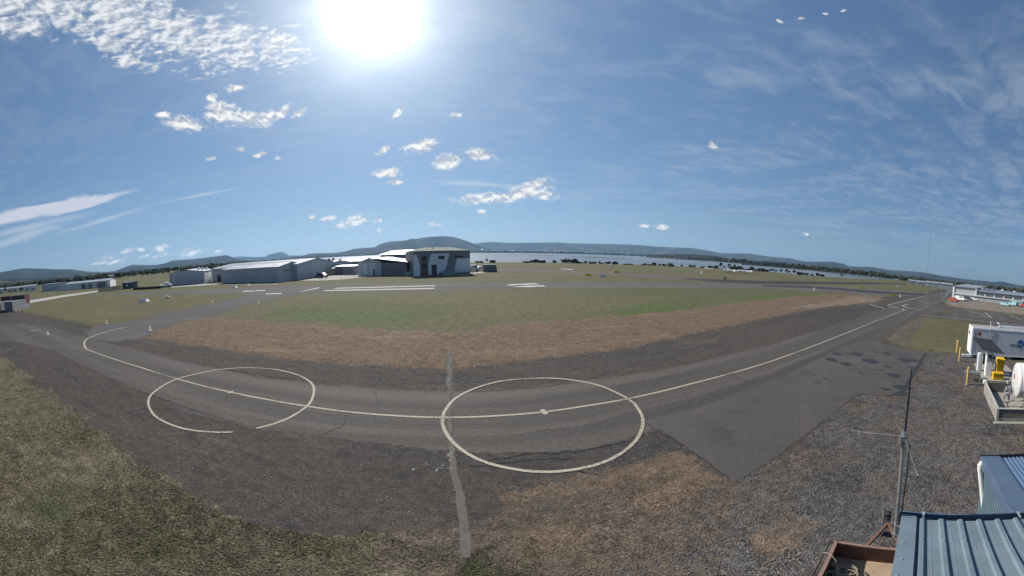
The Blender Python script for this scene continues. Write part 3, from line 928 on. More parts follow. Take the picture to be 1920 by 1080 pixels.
for i, (px, wd) in enumerate((([(324, 674), (400, 688), (480, 702), (560, 712)], .05), ([(424, 691), (480, 707), (560, 715)], .04), ([(846, 700), (848, 770), (852, 835), (862, 880)], .035), ([(875, 736), (963, 730), (1083, 717)], .05), ([(900, 866), (980, 852), (1080, 846), (1190, 824)], .035), ([(880, 872), (1000, 862), (1090, 858)], .03), ([(1490, 600), (1560, 622), (1600, 640)], .05), ([(600, 818), (640, 800), (660, 770)], .03), ([(1250, 700), (1270, 720), (1300, 760)], .03), ([(700, 722), (710, 760), (700, 800)], .025), ([(1330, 690), (1420, 720)], .03), ([(1210, 792), (1300, 848), (1378, 902)], .04), ([(260, 732), (330, 757), (455, 796)], .05))):
    crack(px, wd, i)
# --- painted markings
Zp = gz[13]
CL = [(162, 655), (200, 669), (260, 688.2), (330.8, 710.4), (380, 724), (432.7, 736.1), (500, 749.5), (573.5, 762.1), (640, 771.5), (730, 779.5), (831, 783.5), (930, 780.5), (1020, 773.1), (1100, 761.5), (1179.7, 748), (1300, 719), (1440, 680), (1567.5, 632.5), (1640, 603), (1690, 584), (1695, 581.5)]
stripe('taxiway_centreline', CL, 0.12, Zp, paint_y)
stripe('taxiway_centreline', [(1695, 581.8), (1693, 579.5), (1680, 577.3), (1664, 572.7), (1703, 562.5), (1737, 554.2)], 0.30, Zp, paint_y)
stripe('lead_in_line', [(162, 655), (158, 648), (158, 641), (164, 635), (180, 628.5), (205, 620.5), (240, 613)], 0.18, Zp, paint_y)
stripe('lead_in_line', [(158, 653.5), (120, 651), (60, 650)], 0.12, Zp, paint_f)
stripe('lead_in_line', [(160, 634), (130, 638), (95, 642)], 0.14, Zp, paint_f)
stripe('lead_in_line', [(57, 621), (74, 618)], 0.3, Zp, paint_w)
stripe('lead_in_line', [(30, 639), (48, 637)], 0.22, Zp, paint_f)
stripe('lead_in_line', [(10, 657), (24, 655)], 0.22, Zp, paint_f)
c1 = [(437, 809.4), (408.8, 809.6), (366.2, 806.7), (330.8, 799.3), (295.4, 783.3), (280.4, 765.6), (277.7, 751.5), (283.9, 739.1), (305, 723.5), (330.8, 710.4), (373.3, 699.8), (415.8, 692.1), (461.9, 689.5), (511.5, 692.1), (552.2, 701), (575, 711.5), (585.9, 721.4), (588.3, 732), (584, 748), (573.5, 762.1), (543.4, 781.6), (513.2, 793.4), (480, 802.5)]
c2 = [(831, 784.1), (838.4, 764.4), (858.1, 743.6), (897.5, 725), (945.6, 713), (1015.6, 708.2), (1072.5, 711.4), (1127.2, 722.8), (1179.7, 748), (1199.4, 769.8), (1205.5, 792.8), (1192.8, 823.4), (1160, 850.8), (1116.3, 869.8), (1063.8, 879.9), (1015.6, 882.5), (963.1, 877), (906.3, 862.8), (862.5, 837.7), (836.3, 808.1)]


def smooth_path(px, closed):
    P = [G(x, y) for x, y in px]
    n = len(P)
    out = []
    for i in range(n if closed else n - 1):
        p0 = P[(i - 1) % n] if (closed or i > 0) else P[i]
        p1, p2 = P[i], P[(i + 1) % n]
        p3 = P[(i + 2) % n] if (closed or i < n - 2) else p2
        for j in range(6):
            t_ = j / 6
            out.append(0.5 * ((2 * p1) + (p2 - p0) * t_ + (2 * p0 - 5 * p1 + 4 * p2 - p3) * t_ ** 2 + (3 * p1 - p0 - 3 * p2 + p3) * t_ ** 3))
    if not closed:
        out.append(P[-1])
    # even out the tracing: pull a little towards a true circle
    cx = sum(p.x for p in out) / len(out)
    cy = sum(p.y for p in out) / len(out)
    R = sum(math.hypot(p.x - cx, p.y - cy) for p in out) / len(out)
    res = []
    for p in out:
        d = math.hypot(p.x - cx, p.y - cy)
        k = 1 + 0.15 * (R / d - 1)
        res.append((cx + (p.x - cx) * k, cy + (p.y - cy) * k))
    return res


stripe('parking_circle', None, 0.115, gz[14], paint_y, world=smooth_path(c1, False))
stripe('parking_circle', None, 0.125, gz[14], paint_y, closed=True, world=smooth_path(c2, True))
stripe('parking_tick', [(1016, 768.5), (1024, 778)], 0.2, gz[15], paint_y)
stripe('parking_tick', [(427, 737.5), (438, 734)], 0.2, gz[15], paint_y)
for q in ([(1630, 570), (1659, 579)], [(1702.5, 570.5), (1692, 573.3), (1700, 577), (1728, 581.7)], [(1723, 564), (1742, 569)]):
    stripe('taxiway_edge_line', q, 0.3, Zp, paint_w)
stripe('apron_edge_line', [(1725, 590.5), (1760, 594), (1837, 601.5), (1860, 604.5), (1920, 611), (2000, 622)], 0.22, Zp, paint_w)
for q in ([(1821, 584.5), (1863, 596.5)], [(1846.7, 586), (1860, 596)], [(1820, 592.5), (1863, 596.5)], [(1883, 588), (1893, 590), (1913, 598.7)]):
    stripe('apron_lead_line', q, 0.22, Zp, paint_w)
stripe('apron_lead_line', [(1831, 581), (1870, 585), (1920, 590)], 0.2, Zp, paint_f)
stripe('apron_lead_line', [(1866, 596), (1920, 599.5)], 0.2, Zp, paint_f)
for q in ([(603, 546.0), (613, 544.2), (814.5, 540.0), (813.5, 541.9)], [(624, 541.6), (633, 539.9), (816, 535.0), (816, 536.7)], [(949.5, 534), (960, 533.2), (1003, 531), (1012, 533), (975, 534.6), (955, 536)], [(960, 538.4), (985, 535.9), (1018, 534.8), (1024, 537.2), (990, 538.6)], [(561, 547.4), (564, 547.6), (600, 540), (597, 539)], [(498, 552.3), (498, 550.6), (528, 549.6), (528, 551.2)], [(480, 546), (480, 544.3), (497, 544), (497, 545.5)], [(455, 547.5), (455, 545.5), (478, 544.8), (478, 546.2)]):
    sheet('runway_marking', q, gz[16], paint_w)
for q in ([(1052, 505), (1052, 504), (1074, 504.6), (1074, 506)], [(1320, 503.5), (1320, 502.7), (1336, 503.6), (1336, 504.6)]):
    sheet('runway_marking', q, gz[16], paint_w)
# ================================================================== MATERIALS FOR THINGS
grey_clad = mat('grey_cladding', (0.43, 0.45, 0.47), 0.6, var=0.06, vscale=0.4, dirt=(0.34, 0.35, 0.35), dscale=0.3, damt=0.3)
dark_clad = mat('dark_cladding', (0.17, 0.17, 0.185), 0.6, var=0.08, vscale=0.4)
white_clad = mat('white_cladding', (0.62, 0.62, 0.62), 0.6, var=0.05, vscale=0.4, dirt=(0.3, 0.29, 0.27), dscale=0.4, damt=0.3)
cream_clad = mat('cream_cladding', (0.42, 0.38, 0.31), 0.7, var=0.08)
roof_metal = mat('zinc_roofing', (0.48, 0.49, 0.50), 0.42, metal=0.55, var=0.08, vscale=0.3)
roof_green = mat('pale_green_roofing', (0.19, 0.215, 0.18), 0.95, var=0.1, vscale=0.3)
roof_grey = mat('grey_roofing', (0.28, 0.30, 0.33), 0.5, metal=0.3, var=0.08, vscale=0.3)
dark_m = mat('dark_opening', (0.02, 0.022, 0.026), 0.5, var=0.2)
glass_m = mat('window_glass', (0.03, 0.035, 0.045), 0.12, var=0.1, spec=0.6)
steel_m = mat('galvanised_steel', (0.42, 0.43, 0.44), 0.45, metal=0.8, var=0.15, vscale=14)
grey_pipe = mat('grey_pole_steel', (0.30, 0.29, 0.27), 0.5, metal=0.4, var=0.2, vscale=9, dirt=(0.16, 0.12, 0.09), dscale=4, damt=0.5)
black_m = mat('black_plastic', (0.016, 0.017, 0.02), 0.45, var=0.2, vscale=8)
tyre_m = mat('tyre_rubber', (0.018, 0.018, 0.02), 0.85, var=0.2)
white_p = mat('white_paint', (0.74, 0.74, 0.73), 0.45, var=0.04, vscale=2, dirt=(0.42, 0.38, 0.33), dscale=1.5, damt=0.25)
white_marker = glow_plastic('white_marker_plastic', (0.86, 0.86, 0.83))
yellow_sign = glow_plastic('yellow_sign_plastic', (0.80, 0.72, 0.30))
cone_cream = glow_plastic('cream_cone_plastic', (0.86, 0.78, 0.62))
red_p = mat('red_paint', (0.40, 0.06, 0.04), 0.45, var=0.1)
orange_p = mat('orange_paint', (0.55, 0.16, 0.05), 0.55, var=0.1)
maroon_p = mat('maroon_container_paint', (0.085, 0.035, 0.04), 0.55, var=0.15, vscale=1.0, dirt=(0.09, 0.05, 0.04), dscale=0.8)
cyan_p = mat('pale_cyan_paint', (0.30, 0.50, 0.54), 0.4, var=0.05)
silver_p = mat('silver_car_paint', (0.45, 0.46, 0.48), 0.3, metal=0.3, var=0.04)
blue_dark = mat('dark_blue_car_paint', (0.04, 0.05, 0.09), 0.3, var=0.06)
chrome_m = mat('lamp_glass', (0.6, 0.6, 0.6), 0.2, var=0.03)

SITE = math.radians(17)          # the sheds, the fuel bay and the hangars all stand on one grid


def fr(name, label, cat, p, rz=SITE, group=None):
    return thing(name, label, cat, (p[0], p[1], p[2] if len(p) > 2 else 0.0), rz, group)


# ================================================================== NEAR SHED WITH PAN ROOF (below the camera)
blue_roof = mat('slate_blue_roofing', (0.135, 0.178, 0.205), 0.5, metal=0.0, var=0.10, vscale=3.0, spec=0.35, dirt=(0.175, 0.205, 0.22), dscale=2.2, damt=0.35)
blue_wall = mat('slate_blue_cladding', (0.115, 0.175, 0.215), 0.55, var=0.08, vscale=2.0)
navy_trim = mat('navy_trim', (0.075, 0.115, 0.175), 0.5, var=0.08, vscale=3, dirt=(0.12, 0.15, 0.19), dscale=3)
screw_m = mat('roof_screw_steel', (0.55, 0.56, 0.56), 0.35, metal=0.6, var=0.1)
P0 = Vector((3.26, 1.00, 0))
shed = fr('shed', 'slate blue pan roofed shed below the camera with aerial at its gutter corner', 'shed', P0)
# local frame: +x away from the camera, -y to the right; roof at 3.2 m at the gutter, rising a little towards -x
RZ = lambda x: 3.18 - x * 0.035
prof = [(0.0, 0.0), (0.028, 0.0), (0.046, 0.030), (0.084, 0.030), (0.102, 0.0), (0.150, 0.0), (0.155, 0.004), (0.160, 0.0), (0.205, 0.0)]
PITCHW = 0.205
for k in range(9):
    mbp = MB()
    pl = []
    for r in range(4):
        for (yy, zz) in prof[:-1]:
            pl.append((r * PITCHW + yy, zz))
    pl.append((4 * PITCHW + 0.03, 0.0 if k < 8 else 0))
    y0 = -0.16 - k * 4 * PITCHW
    xs = [0.0, -1.0, -2.2, -3.4, -4.6, -6.0]
    V, F = [], []
    for x in xs:
        for (yy, zz) in pl:
            V.append((x, y0 - yy, RZ(x) + zz + 0.0006 * k))
    n_ = len(pl)
    for i in range(len(xs) - 1):
        for j in range(n_ - 1):
            F.append((i * n_ + j, i * n_ + j + 1, (i + 1) * n_ + j + 1, (i + 1) * n_ + j))
    mbp.add(V, F)
    mbp.obj('roof_sheet', blue_roof, shed)
mbs = MB()
for k in range(34):
    yy = -0.16 - k * PITCHW - 0.065
    for x in (-0.42, -1.35, -2.3):
        z = RZ(x) + 0.030
        mbs.cyl((x + 0.01 * math.sin(k * 5), yy, z), (x + 0.01 * math.sin(k * 5), yy, z + 0.010), 0.010, 6)
for (x, y) in ((-0.52, -0.05), (-0.80, -0.06), (-1.05, -0.045), (-1.3, -0.06), (-1.6, -0.05)):
    mbs.cyl((x, y, RZ(x) + 0.05), (x, y, RZ(x) + 0.058), 0.011, 6)
mbs.obj('screw', screw_m, shed, kind='stuff')
mbc = MB()   # barge capping: flat top 0.16 wide with a downturned leg
for (a, b_, z0, z1) in ((0.02, -0.155, 0.040, 0.046),):
    V = []
    for x in (0.01, -3.0, -6.0):
        for (y, z) in ((0.0, -0.14), (0.0, 0.05), (-0.165, 0.05), (-0.165, 0.006), (-0.160, 0.006), (-0.160, 0.044), (-0.006, 0.044), (-0.006, -0.14)):
            V.append((x, y, RZ(x) + z))
    F = []
    for i in range(2):
        for j in range(8):
            F.append((i * 8 + j, i * 8 + (j + 1) % 8, i * 8 + 8 + (j + 1) % 8, i * 8 + 8 + j))
    F += [tuple(range(8)), tuple(range(16, 24))]
    mbc.add(V, F)
mbc.obj('barge_capping', blue_roof, shed)
mbc = MB()
mbc.box(-0.055, 0.004, -0.160, 0.004, RZ(0) + 0.051, RZ(0) + 0.058)
mbc.obj('capping_lap', blue_roof, shed)
mbg = MB()   # gutter: open channel outside the sheet ends
for (a, b_, c_, d_) in ((0.012, 0.016, -0.10, -0.02), (0.016, 0.085, -0.10, -0.096), (0.085, 0.090, -0.10, 0.030), (0.075, 0.095, 0.0305, 0.037)):
    mbg.box(a, b_, -7.6, 0.03, 3.18 + c_, 3.18 + d_)
mbg.box(0.0165, 0.0845, 0.024, 0.03, 3.085, 3.20)
mbg.obj('gutter', navy_trim, shed)
for yy in (-0.235, -1.30, -2.4):
    m_ = MB()
    m_.box(-0.02, 0.094, yy - 0.012, yy + 0.012, 3.2165, 3.2225)
    m_.box(0.06, 0.094, yy - 0.02, yy + 0.02, 3.2227, 3.2327)
    m_.obj('gutter_bracket', screw_m, shed)
mw = MB()
for (x0, x1, y0, y1) in ((-0.09, -0.03, -7.6, -0.02), (-6.0, -5.94, -7.6, -0.02), (-5.93, -0.1, -0.08, -0.02), (-5.93, -0.1, -7.6, -7.54)):
    mw.box(x0, x1, y0, y1, 0, 3.12)
mw.obj('wall', blue_wall, shed)

# ------------------------------------------------------------------ second shed behind it
P1 = Vector((5.73, 0.43, 0))
R2 = math.radians(19.5)
shed2 = fr('shed', 'lower slate blue shed with fine ribbed roof and white downpipe beside the yard', 'shed', P1, R2)
SZ = 2.9
V, F = [], []
nr = 60
xs = [0.02, -1.0, -2.05]
SP = 0.076
pl = []
for k in range(nr):
    pl += [(k * SP, 0), (k * SP + 0.020, 0.0), (k * SP + 0.030, 0.016), (k * SP + 0.052, 0.016), (k * SP + 0.062, 0.0)]
for (a0, a1) in ((0, 20), (20, 40), (40, 60)):
    m_ = MB()
    sub = pl[a0 * 5:a1 * 5 + (1 if a1 < nr else 0)]
    V, F = [], []
    for x in xs:
        for (yy, zz) in sub:
            V.append((x, -0.33 - yy, SZ - 0.03 + zz + 0.03 * -x))
    n_ = len(sub)
    for i in range(2):
        for j in range(n_ - 1):
            F.append((i * n_ + j, i * n_ + j + 1, (i + 1) * n_ + j + 1, (i + 1) * n_ + j))
    m_.add(V, F)
    m_.obj('roof_sheet', mat('blue_ribbed_roofing', (0.095, 0.150, 0.235), 0.5, var=0.08, vscale=2.0), shed2)
m_ = MB()
V = []
for x in (0.03, -2.05):
    dz_ = -0.03 * x
    for (y, z) in ((0.02, -0.16), (0.02, 0.012), (-0.02, 0.02), (-0.345, 0.012), (-0.345, -0.02), (-0.30, -0.02), (0.0, -0.01), (0.0, -0.16)):
        V.append((x, y, SZ + z + dz_))
F = [(j, (j + 1) % 8, 8 + (j + 1) % 8, 8 + j) for j in range(8)] + [tuple(range(8)), tuple(range(8, 16))]
m_.add(V, F)
m_.obj('barge_capping', mat('dark_blue_capping', (0.075, 0.11, 0.165), 0.5, var=0.08, vscale=2.0, dirt=(0.11, 0.15, 0.20)), shed2)
m_ = MB()
m_.box(0.035, 0.055, -4.9, 0.02, SZ - 0.16, SZ + 0.03)
m_.obj('fascia', black_m, shed2)
# ribbed wall on the yard side: real corrugations
V, F = [], []
npl = []
k = 0
x = -0.0
while x > -2.0:
    npl += [(x, 0.0), (x - 0.030, 0.0), (x - 0.040, 0.022), (x - 0.070, 0.022), (x - 0.080, 0.0)]
    x -= 0.11
for z in (0.0, SZ - 0.1):
    for (xx, yy) in npl:
        V.append((xx - 0.02, -0.06 + yy, z))
n_ = len(npl)
for j in range(n_ - 1):
    F.append((j, j + 1, n_ + j + 1, n_ + j))
m_ = MB()
m_.add(V, F)
m_.obj('ribbed_wall', blue_wall, shed2)
m_ = MB()
m_.box(-0.06, -0.0, -4.9, -0.065, 0, SZ - 0.12)
m_.obj('end_wall', blue_wall, shed2)
white_pvc = mat('white_pvc', (0.72, 0.72, 0.70), 0.4, var=0.05, vscale=5, dirt=(0.45, 0.43, 0.38), dscale=2)
iM = (Matrix.Translation(P1) @ Matrix.Rotation(R2, 4, 'Z')).inverted()
pa = iM @ AT(1837, 874, 5.62)
pb = iM @ AT(1847, 973, 5.55)
pc = iM @ AT(1843, 870, 5.70)
m_ = MB()
elbow = [pc, pc.lerp(pa, 0.5) + Vector((0, 0, 0.045)), pa + Vector((0, 0, 0.02)), pa.lerp(pb, 0.04), pa.lerp(pb, 0.3), pb, Vector((pb.x, pb.y, 0.0))]
m_.tube(elbow, 0.045, 12)
m_.obj('downpipe', white_pvc, shed2, smooth=True)
m_ = MB()
q = pa.lerp(pb, 0.86)
m_.box(q.x - 0.02, q.x + 0.02, q.y - 0.13, q.y + 0.055, q.z - 0.015, q.z + 0.015)
m_.obj('pipe_bracket', white_pvc, shed2)

# ------------------------------------------------------------------ aerial on the shed corner
pbase = Vector((*G(1683, 975, 3.15).to_2d(), 0))
aer = thing('radio_aerial', 'slim ground plane radio aerial on a steel pole at the shed gutter corner', 'aerial', pbase, 0)
jt = AT(1695, 818, math.hypot(pbase.x, pbase.y)) - pbase
tip = AT(1709.5, 692, math.hypot(pbase.x, pbase.y)) - pbase
jt.x = jt.x
m_ = MB()
m_.cyl((0.0, 0.0, 2.86), (jt.x, jt.y, jt.z - 0.06), 0.021, 14)
m_.obj('pole', grey_pipe, aer, smooth=True)
m_ = MB()
m_.cyl(jt + Vector((-0.02, 0.01, -0.10)), jt + Vector((-0.02, 0.01, 0.01)), 0.034, 12)
m_.cyl(jt + Vector((-0.05, 0.0, -0.03)), jt + Vector((0.06, 0.0, -0.02)), 0.022, 10)
m_.obj('hub', mat('hub_grey', (0.12, 0.12, 0.12), 0.5, var=0.3, vscale=30), aer, smooth=True)
m_ = MB()
m_.cyl(jt + Vector((0.02, 0.0, -0.01)), jt + Vector((0.02, 0.0, 0.05)), 0.026, 10)
m_.obj('hub_collar', steel_m, aer, smooth=True)
m_ = MB()
m_.cyl(jt + Vector((0.02, 0, 0.03)), jt.lerp(tip, 0.6) + Vector((0.008, 0, 0)), 0.011, 10)
m_.cyl(jt.lerp(tip, 0.6) + Vector((0.008, 0, 0)), tip, 0.009, 10, 0.007)
m_.obj('whip', black_m, aer, smooth=True)
for (x, y, d) in ((1569, 812, 3.62), (1717, 889, 3.65), (1683.5, 776, 3.9), (1722, 812, 2.95)):
    e = AT(x, y, d) - pbase
    e.z = jt.z - 0.10 if (x, y) != (1717, 889) else e.z
    e = jt + (e - jt).normalized() * 0.6
    m_ = MB()
    m_.cyl(jt, e, 0.0022, 6)
    m_.cyl(e - (e - jt).normalized() * 0.02, e, 0.005, 6)
    m_.obj('radial_rod', grey_pipe, aer)
m_ = MB()
m_.tube([(0.045, -0.01, jt.z - 0.1), (0.04, -0.02, jt.z - 0.5), (0.035, -0.02, jt.z - 1.0), (0.03, -0.02, 2.9)], 0.007, 6)
m_.obj('cable', black_m, aer)
for z in (3.06, 2.90):
    m_ = MB()
    m_.box(-0.028, 0.06, -0.12, 0.026, z, z + 0.02)
    m_.obj('clamp', steel_m, aer)

# ================================================================== RUSTY TRAILER
rust = mat('rusty_trailer_steel', (0.145, 0.075, 0.052), 0.75, var=0.25, vscale=5, dirt=(0.07, 0.045, 0.04), dscale=2.2, damt=0.6)
rust_lip = mat('trailer_rail_steel', (0.22, 0.135, 0.105), 0.65, var=0.2, vscale=9)
deck_m = mat('weathered_deck_ply', (0.33, 0.24, 0.165), 0.85, var=0.18, vscale=3, dirt=(0.19, 0.135, 0.095), dscale=4, damt=0.6)
tr = fr('trailer', 'rusty brown box trailer with drawbar parked beside the shed wall', 'trailer', (4.50, 2.41, 0), math.radians(20))
TW, TL, TH, TF = 1.62, 2.5, 0.95, 0.55
for nm, bx in (('side_panel', (-TL, 0.0, -0.025, 0.0)), ('side_panel', (-TL, 0.0, -TW, -TW + 0.025)), ('front_panel', (-0.025, -0.0, -TW + 0.027, -0.027)), ('tail_panel', (-TL, -TL + 0.025, -TW + 0.027, -0.027))):
    m_ = MB()
    m_.box(bx[0], bx[1], bx[2], bx[3], TF - 0.08, TH)
    o_ = m_.obj(nm, rust, tr)
    m_ = MB()
    if bx[1] - bx[0] > 1:
        m_.box(bx[0], bx[1], bx[2] - 0.012, bx[3] + 0.022, TH + 0.001, TH + 0.03)
    else:
        m_.box(bx[0] - 0.022, bx[1] + 0.012, bx[2] + 0.03, bx[3] - 0.03, TH + 0.001, TH + 0.03)
    m_.obj('top_rail', rust_lip, o_)
m_ = MB()
m_.box(-TL + 0.03, -0.03, -TW + 0.03, -0.03, TF - 0.02, TF)
m_.obj('floor', deck_m, tr)
m_ = MB()
m_.box(-TL + 0.03, -0.33, -0.42, -0.027, TF + 0.002, TF + 0.012)  # flat dark patch on the deck along the left side panel
m_.obj('floor_patch', mat('dark_floor_patch', (0.09, 0.065, 0.05), 0.8, var=0.25, vscale=6), tr)
m_ = MB()
m_.cyl((0.05, 0.10, TH - 0.02), (-TL, 0.10, TH - 0.02), 0.020, 10)
for x in (-0.02, -0.9, -1.8, -2.4):
    m_.box(x - 0.02, x + 0.02, 0.0005, 0.10, TH - 0.035, TH - 0.012)
m_.obj('tie_rail', mat('dark_rail', (0.06, 0.045, 0.04), 0.6, var=0.3, vscale=8), tr)
cp = Vector((1.36, -0.80, 0.46))
for y in (-0.30, -1.35):
    m_ = MB()
    a = Vector((0.02, y, 0.44))
    d = (cp - a)
    s_ = Vector((-d.y, d.x, 0)).normalized() * 0.03
    m_.loft([[a + s_ + Vector((0, 0, .04)), a - s_ + Vector((0, 0, .04)), a - s_ - Vector((0, 0, .04)), a + s_ - Vector((0, 0, .04))], [cp + s_ + Vector((0, 0, .04)), cp - s_ + Vector((0, 0, .04)), cp - s_ - Vector((0, 0, .04)), cp + s_ - Vector((0, 0, .04))]])
    m_.obj('drawbar_arm', rust, tr)
m_ = MB()
m_.cyl(cp + Vector((0.0, 0, 0.0)), cp + Vector((0.30, 0.0, 0.0)), 0.042, 10)
m_.bbox(cp.x + 0.22, cp.x + 0.40, cp.y - 0.06, cp.y + 0.06, 0.42, 0.56, 0.02)
m_.obj('coupling', black_m, tr, smooth=True)
m_ = MB()
m_.cyl((cp.x + 0.1, cp.y + 0.09, 0.12), (cp.x + 0.1, cp.y + 0.09, 0.85), 0.028, 10)
m_.cyl((cp.x + 0.1, cp.y + 0.09, 0.85), (cp.x + 0.02, cp.y + 0.16, 0.87), 0.012, 8)
m_.cyl((cp.x + 0.1, cp.y + 0.06, 0.10), (cp.x + 0.1, cp.y + 0.12, 0.10), 0.10, 14)
m_.obj('jockey_wheel', steel_m, tr, smooth=True)
m_ = MB()
hk = Vector((0.55, -0.50, 0.47))
m_.tube([hk, hk + Vector((-0.02, 0.14, 0.03)), hk + Vector((0.0, 0.2, 0.05)), hk + Vector((0.04, 0.2, 0.17))], 0.014, 8)
m_.obj('brake_handle', steel_m, tr, smooth=True)
for y in (0.14, -TW - 0.14):
    m_ = MB()
    m_.cyl((-1.35, y - 0.08, 0.31), (-1.35, y + 0.08, 0.31), 0.31, 20)
    w_ = m_.obj('wheel', tyre_m, tr, smooth=True)
    m_ = MB()
    m_.cyl((-1.35, y - 0.085, 0.31), (-1.35, y + 0.085, 0.31), 0.17, 14)
    m_.obj('rim', white_p, w_, smooth=True)
# rope in the trailer: a thing of its own
rope_m = mat('weathered_rope', (0.30, 0.25, 0.19), 0.9, var=0.2, vscale=40)
rp = []
rr = random.Random(3)
for k in range(210):
    a = k * 0.33 + 0.4
    R = 0.12 + 0.035 * math.sin(k * 0.23) + 0.02 * rr.random()
    rp.append(Vector((-0.62 + math.cos(a) * R + 0.12 * math.sin(k * 0.045), -0.26 + math.sin(a) * R * 1.1 + 0.10 * math.cos(k * 0.05), TF + 0.03 + 0.0007 * k + 0.012 * rr.random())))
lead = [Vector((-0.38, 0.10, TH + 0.015)), Vector((-0.40, 0.05, TH + 0.045)), Vector((-0.42, -0.02, TH + 0.045)), Vector((-0.48, -0.12, TH - 0.03)), Vector((-0.60, -0.17, TH - 0.22)), Vector((-0.66, -0.20, TF + 0.12))]
tail = [Vector((-0.60, -0.42, TF + 0.06)), Vector((-0.50, -0.52, TF + 0.03)), Vector((-0.55, -0.62, TF + 0.03)), Vector((-0.72, -0.66, TF + 0.03)), Vector((-0.9, -0.58, TF + 0.03))]
Mt = Matrix.Translation((4.50, 2.41, 0)) @ Matrix.Rotation(math.radians(20), 4, 'Z')
m_ = MB()
m_.tube([Mt @ p_ for p_ in lead + rp + tail], 0.011, 6)
tag(m_.obj('rope', rope_m, None, smooth=True), 'pale rope coiled on the floor of the rusty trailer', 'rope')

# ================================================================== FUEL BAY
conc_wall = mat('sleeper_concrete', (0.27, 0.255, 0.225), 0.9, var=0.2, vscale=4, dirt=(0.14, 0.13, 0.115), dscale=2.5, damt=0.6, bump=0.5, bscale=22)
conc_dark = mat('dark_bund_concrete', (0.12, 0.115, 0.105), 0.9, var=0.2, vscale=3, dirt=(0.19, 0.18, 0.16), dscale=1.6, damt=0.6)
conc_floor = mat('bund_floor_concrete', (0.29, 0.265, 0.225), 0.9, var=0.15, vscale=2, dirt=(0.15, 0.13, 0.11), dscale=1.6, damt=0.55)
BP = G(1867, 791)
bund = fr('bund', 'low concrete sleeper bund wall round the white fuel tank', 'bund', BP, math.radians(14.5))
BL, BW = 4.35, 5.2
m_ = MB()
m_.box(0.0, BL, -BW, 0.0, 0.0, 0.06)
m_.obj('bund_floor', conc_floor, bund)
# left wall of stacked sleepers between posts
SH = 0.205
for c_ in range(3):
    for k in range(3):
        x0 = 0.06 + k * (BL - 0.06) / 3
        x1 = 0.06 + (k + 1) * (BL - 0.06) / 3 - 0.012
        m_ = MB()
        off = 0.006 * math.sin(c_ * 3 + k * 2)
        m_.box(x0, x1, -0.09 + off, 0.0 + off, 0.0 + c_ * (SH + 0.008), c_ * (SH + 0.008) + SH)
        m_.obj('sleeper', conc_wall, bund)
for c_ in range(3):
    for k in range(2):
        y1 = -0.10 - k * 2.55
        y0 = y1 - 2.535
        m_ = MB()
        m_.box(-0.0, 0.09, y0, y1, c_ * (SH + 0.008), c_ * (SH + 0.008) + SH)
        m_.obj('sleeper', conc_dark if c_ else conc_wall, bund)
for c_ in range(3):
    m_ = MB()
    m_.box(BL - 0.09, BL, -BW, -0.10, c_ * (SH + 0.008), c_ * (SH + 0.008) + SH)
    m_.obj('sleeper', conc_dark, bund)
m_ = MB()
m_.box(-0.03, 0.10, -0.095, 0.02, 0, 0.66)
m_.box(-0.035, 0.11, -BW, -0.10, 0.633, 0.662)
m_.box(0.11, BL, -0.10, 0.012, 0.633, 0.662)
m_.obj('capping', mat('pale_capping', (0.36, 0.34, 0.30), 0.85, var=0.12, vscale=5), bund)
m_ = MB()
m_.box(-0.28, -0.04, -BW, 0.12, 0.001, 0.05)
m_.obj('footing', mat('pale_footing', (0.30, 0.28, 0.25), 0.9, var=0.2, vscale=4), bund)

# tank
tank_m = mat('white_tank_paint', (0.58, 0.565, 0.555), 0.4, var=0.04, vscale=2, dirt=(0.40, 0.27, 0.19), dscale=2.6, damt=0.28)
tk = fr('fuel_tank', 'white cylindrical fuel tank lying inside the low concrete bund', 'tank', G(1899, 752, 0.65) * 1.0, math.radians(14.5))
tk.location = (16.35, -0.03, 0)
tr_ = 0.86
m_ = MB()
ring = lambda y, r: [Vector((r * math.cos(k * 2 * math.pi / 40), y, 1.62 + r * math.sin(k * 2 * math.pi / 40))) for k in range(40)]
m_.loft([ring(0.05, 0.10), ring(0.045, 0.4), ring(0.025, 0.7), ring(-0.01, 0.82), ring(-0.06, tr_), ring(-3.9, tr_), ring(-4.0, 0.75)])
m_.obj('shell', tank_m, tk, smooth=True)
for y in (-0.09, -1.9):
    m_ = MB()
    m_.loft([[p_ * 1 for p_ in [Vector((q_.x * 1.008, q_.y, 1.62 + (q_.z - 1.62) * 1.008)) for q_ in ring(y, tr_)]], [Vector((q_.x * 1.008, q_.y, 1.62 + (q_.z - 1.62) * 1.008)) for q_ in ring(y - 0.03, tr_)]], caps=False)
    m_.obj('weld_band', tank_m, tk, smooth=True)
for y in (-0.7, -3.1):
    m_ = MB()
    m_.prism([(-0.7, y, 0.062), (0.7, y, 0.062), (0.6, y, 1.05), (0.25, y, 0.80), (-0.25, y, 0.80), (-0.6, y, 1.05)], (0, -0.18, 0))
    m_.obj('saddle', steel_m, tk)
RED_SIGN = mat('red_placard', (0.42, 0.04, 0.035), 0.5, var=0.06)
m_ = MB()
m_.loft([[Vector((0.10 + dx_ * s_, 0.052 + 0.003 * (s_ < 1), 1.78 + dz_ * s_)) for dx_, dz_ in ((0.16, 0), (0, 0.16), (-0.16, 0), (0, -0.16))] for s_ in (1.0, 0.95)])
m_.obj('hazard_placard', RED_SIGN, tk)
for z in (1.15, 1.38):
    m_ = MB()
    m_.box(0.04, 0.16, 0.048, 0.054, z, z + 0.05)
    m_.obj('notice', mat('dark_notice', (0.08, 0.08, 0.09), 0.5), tk)
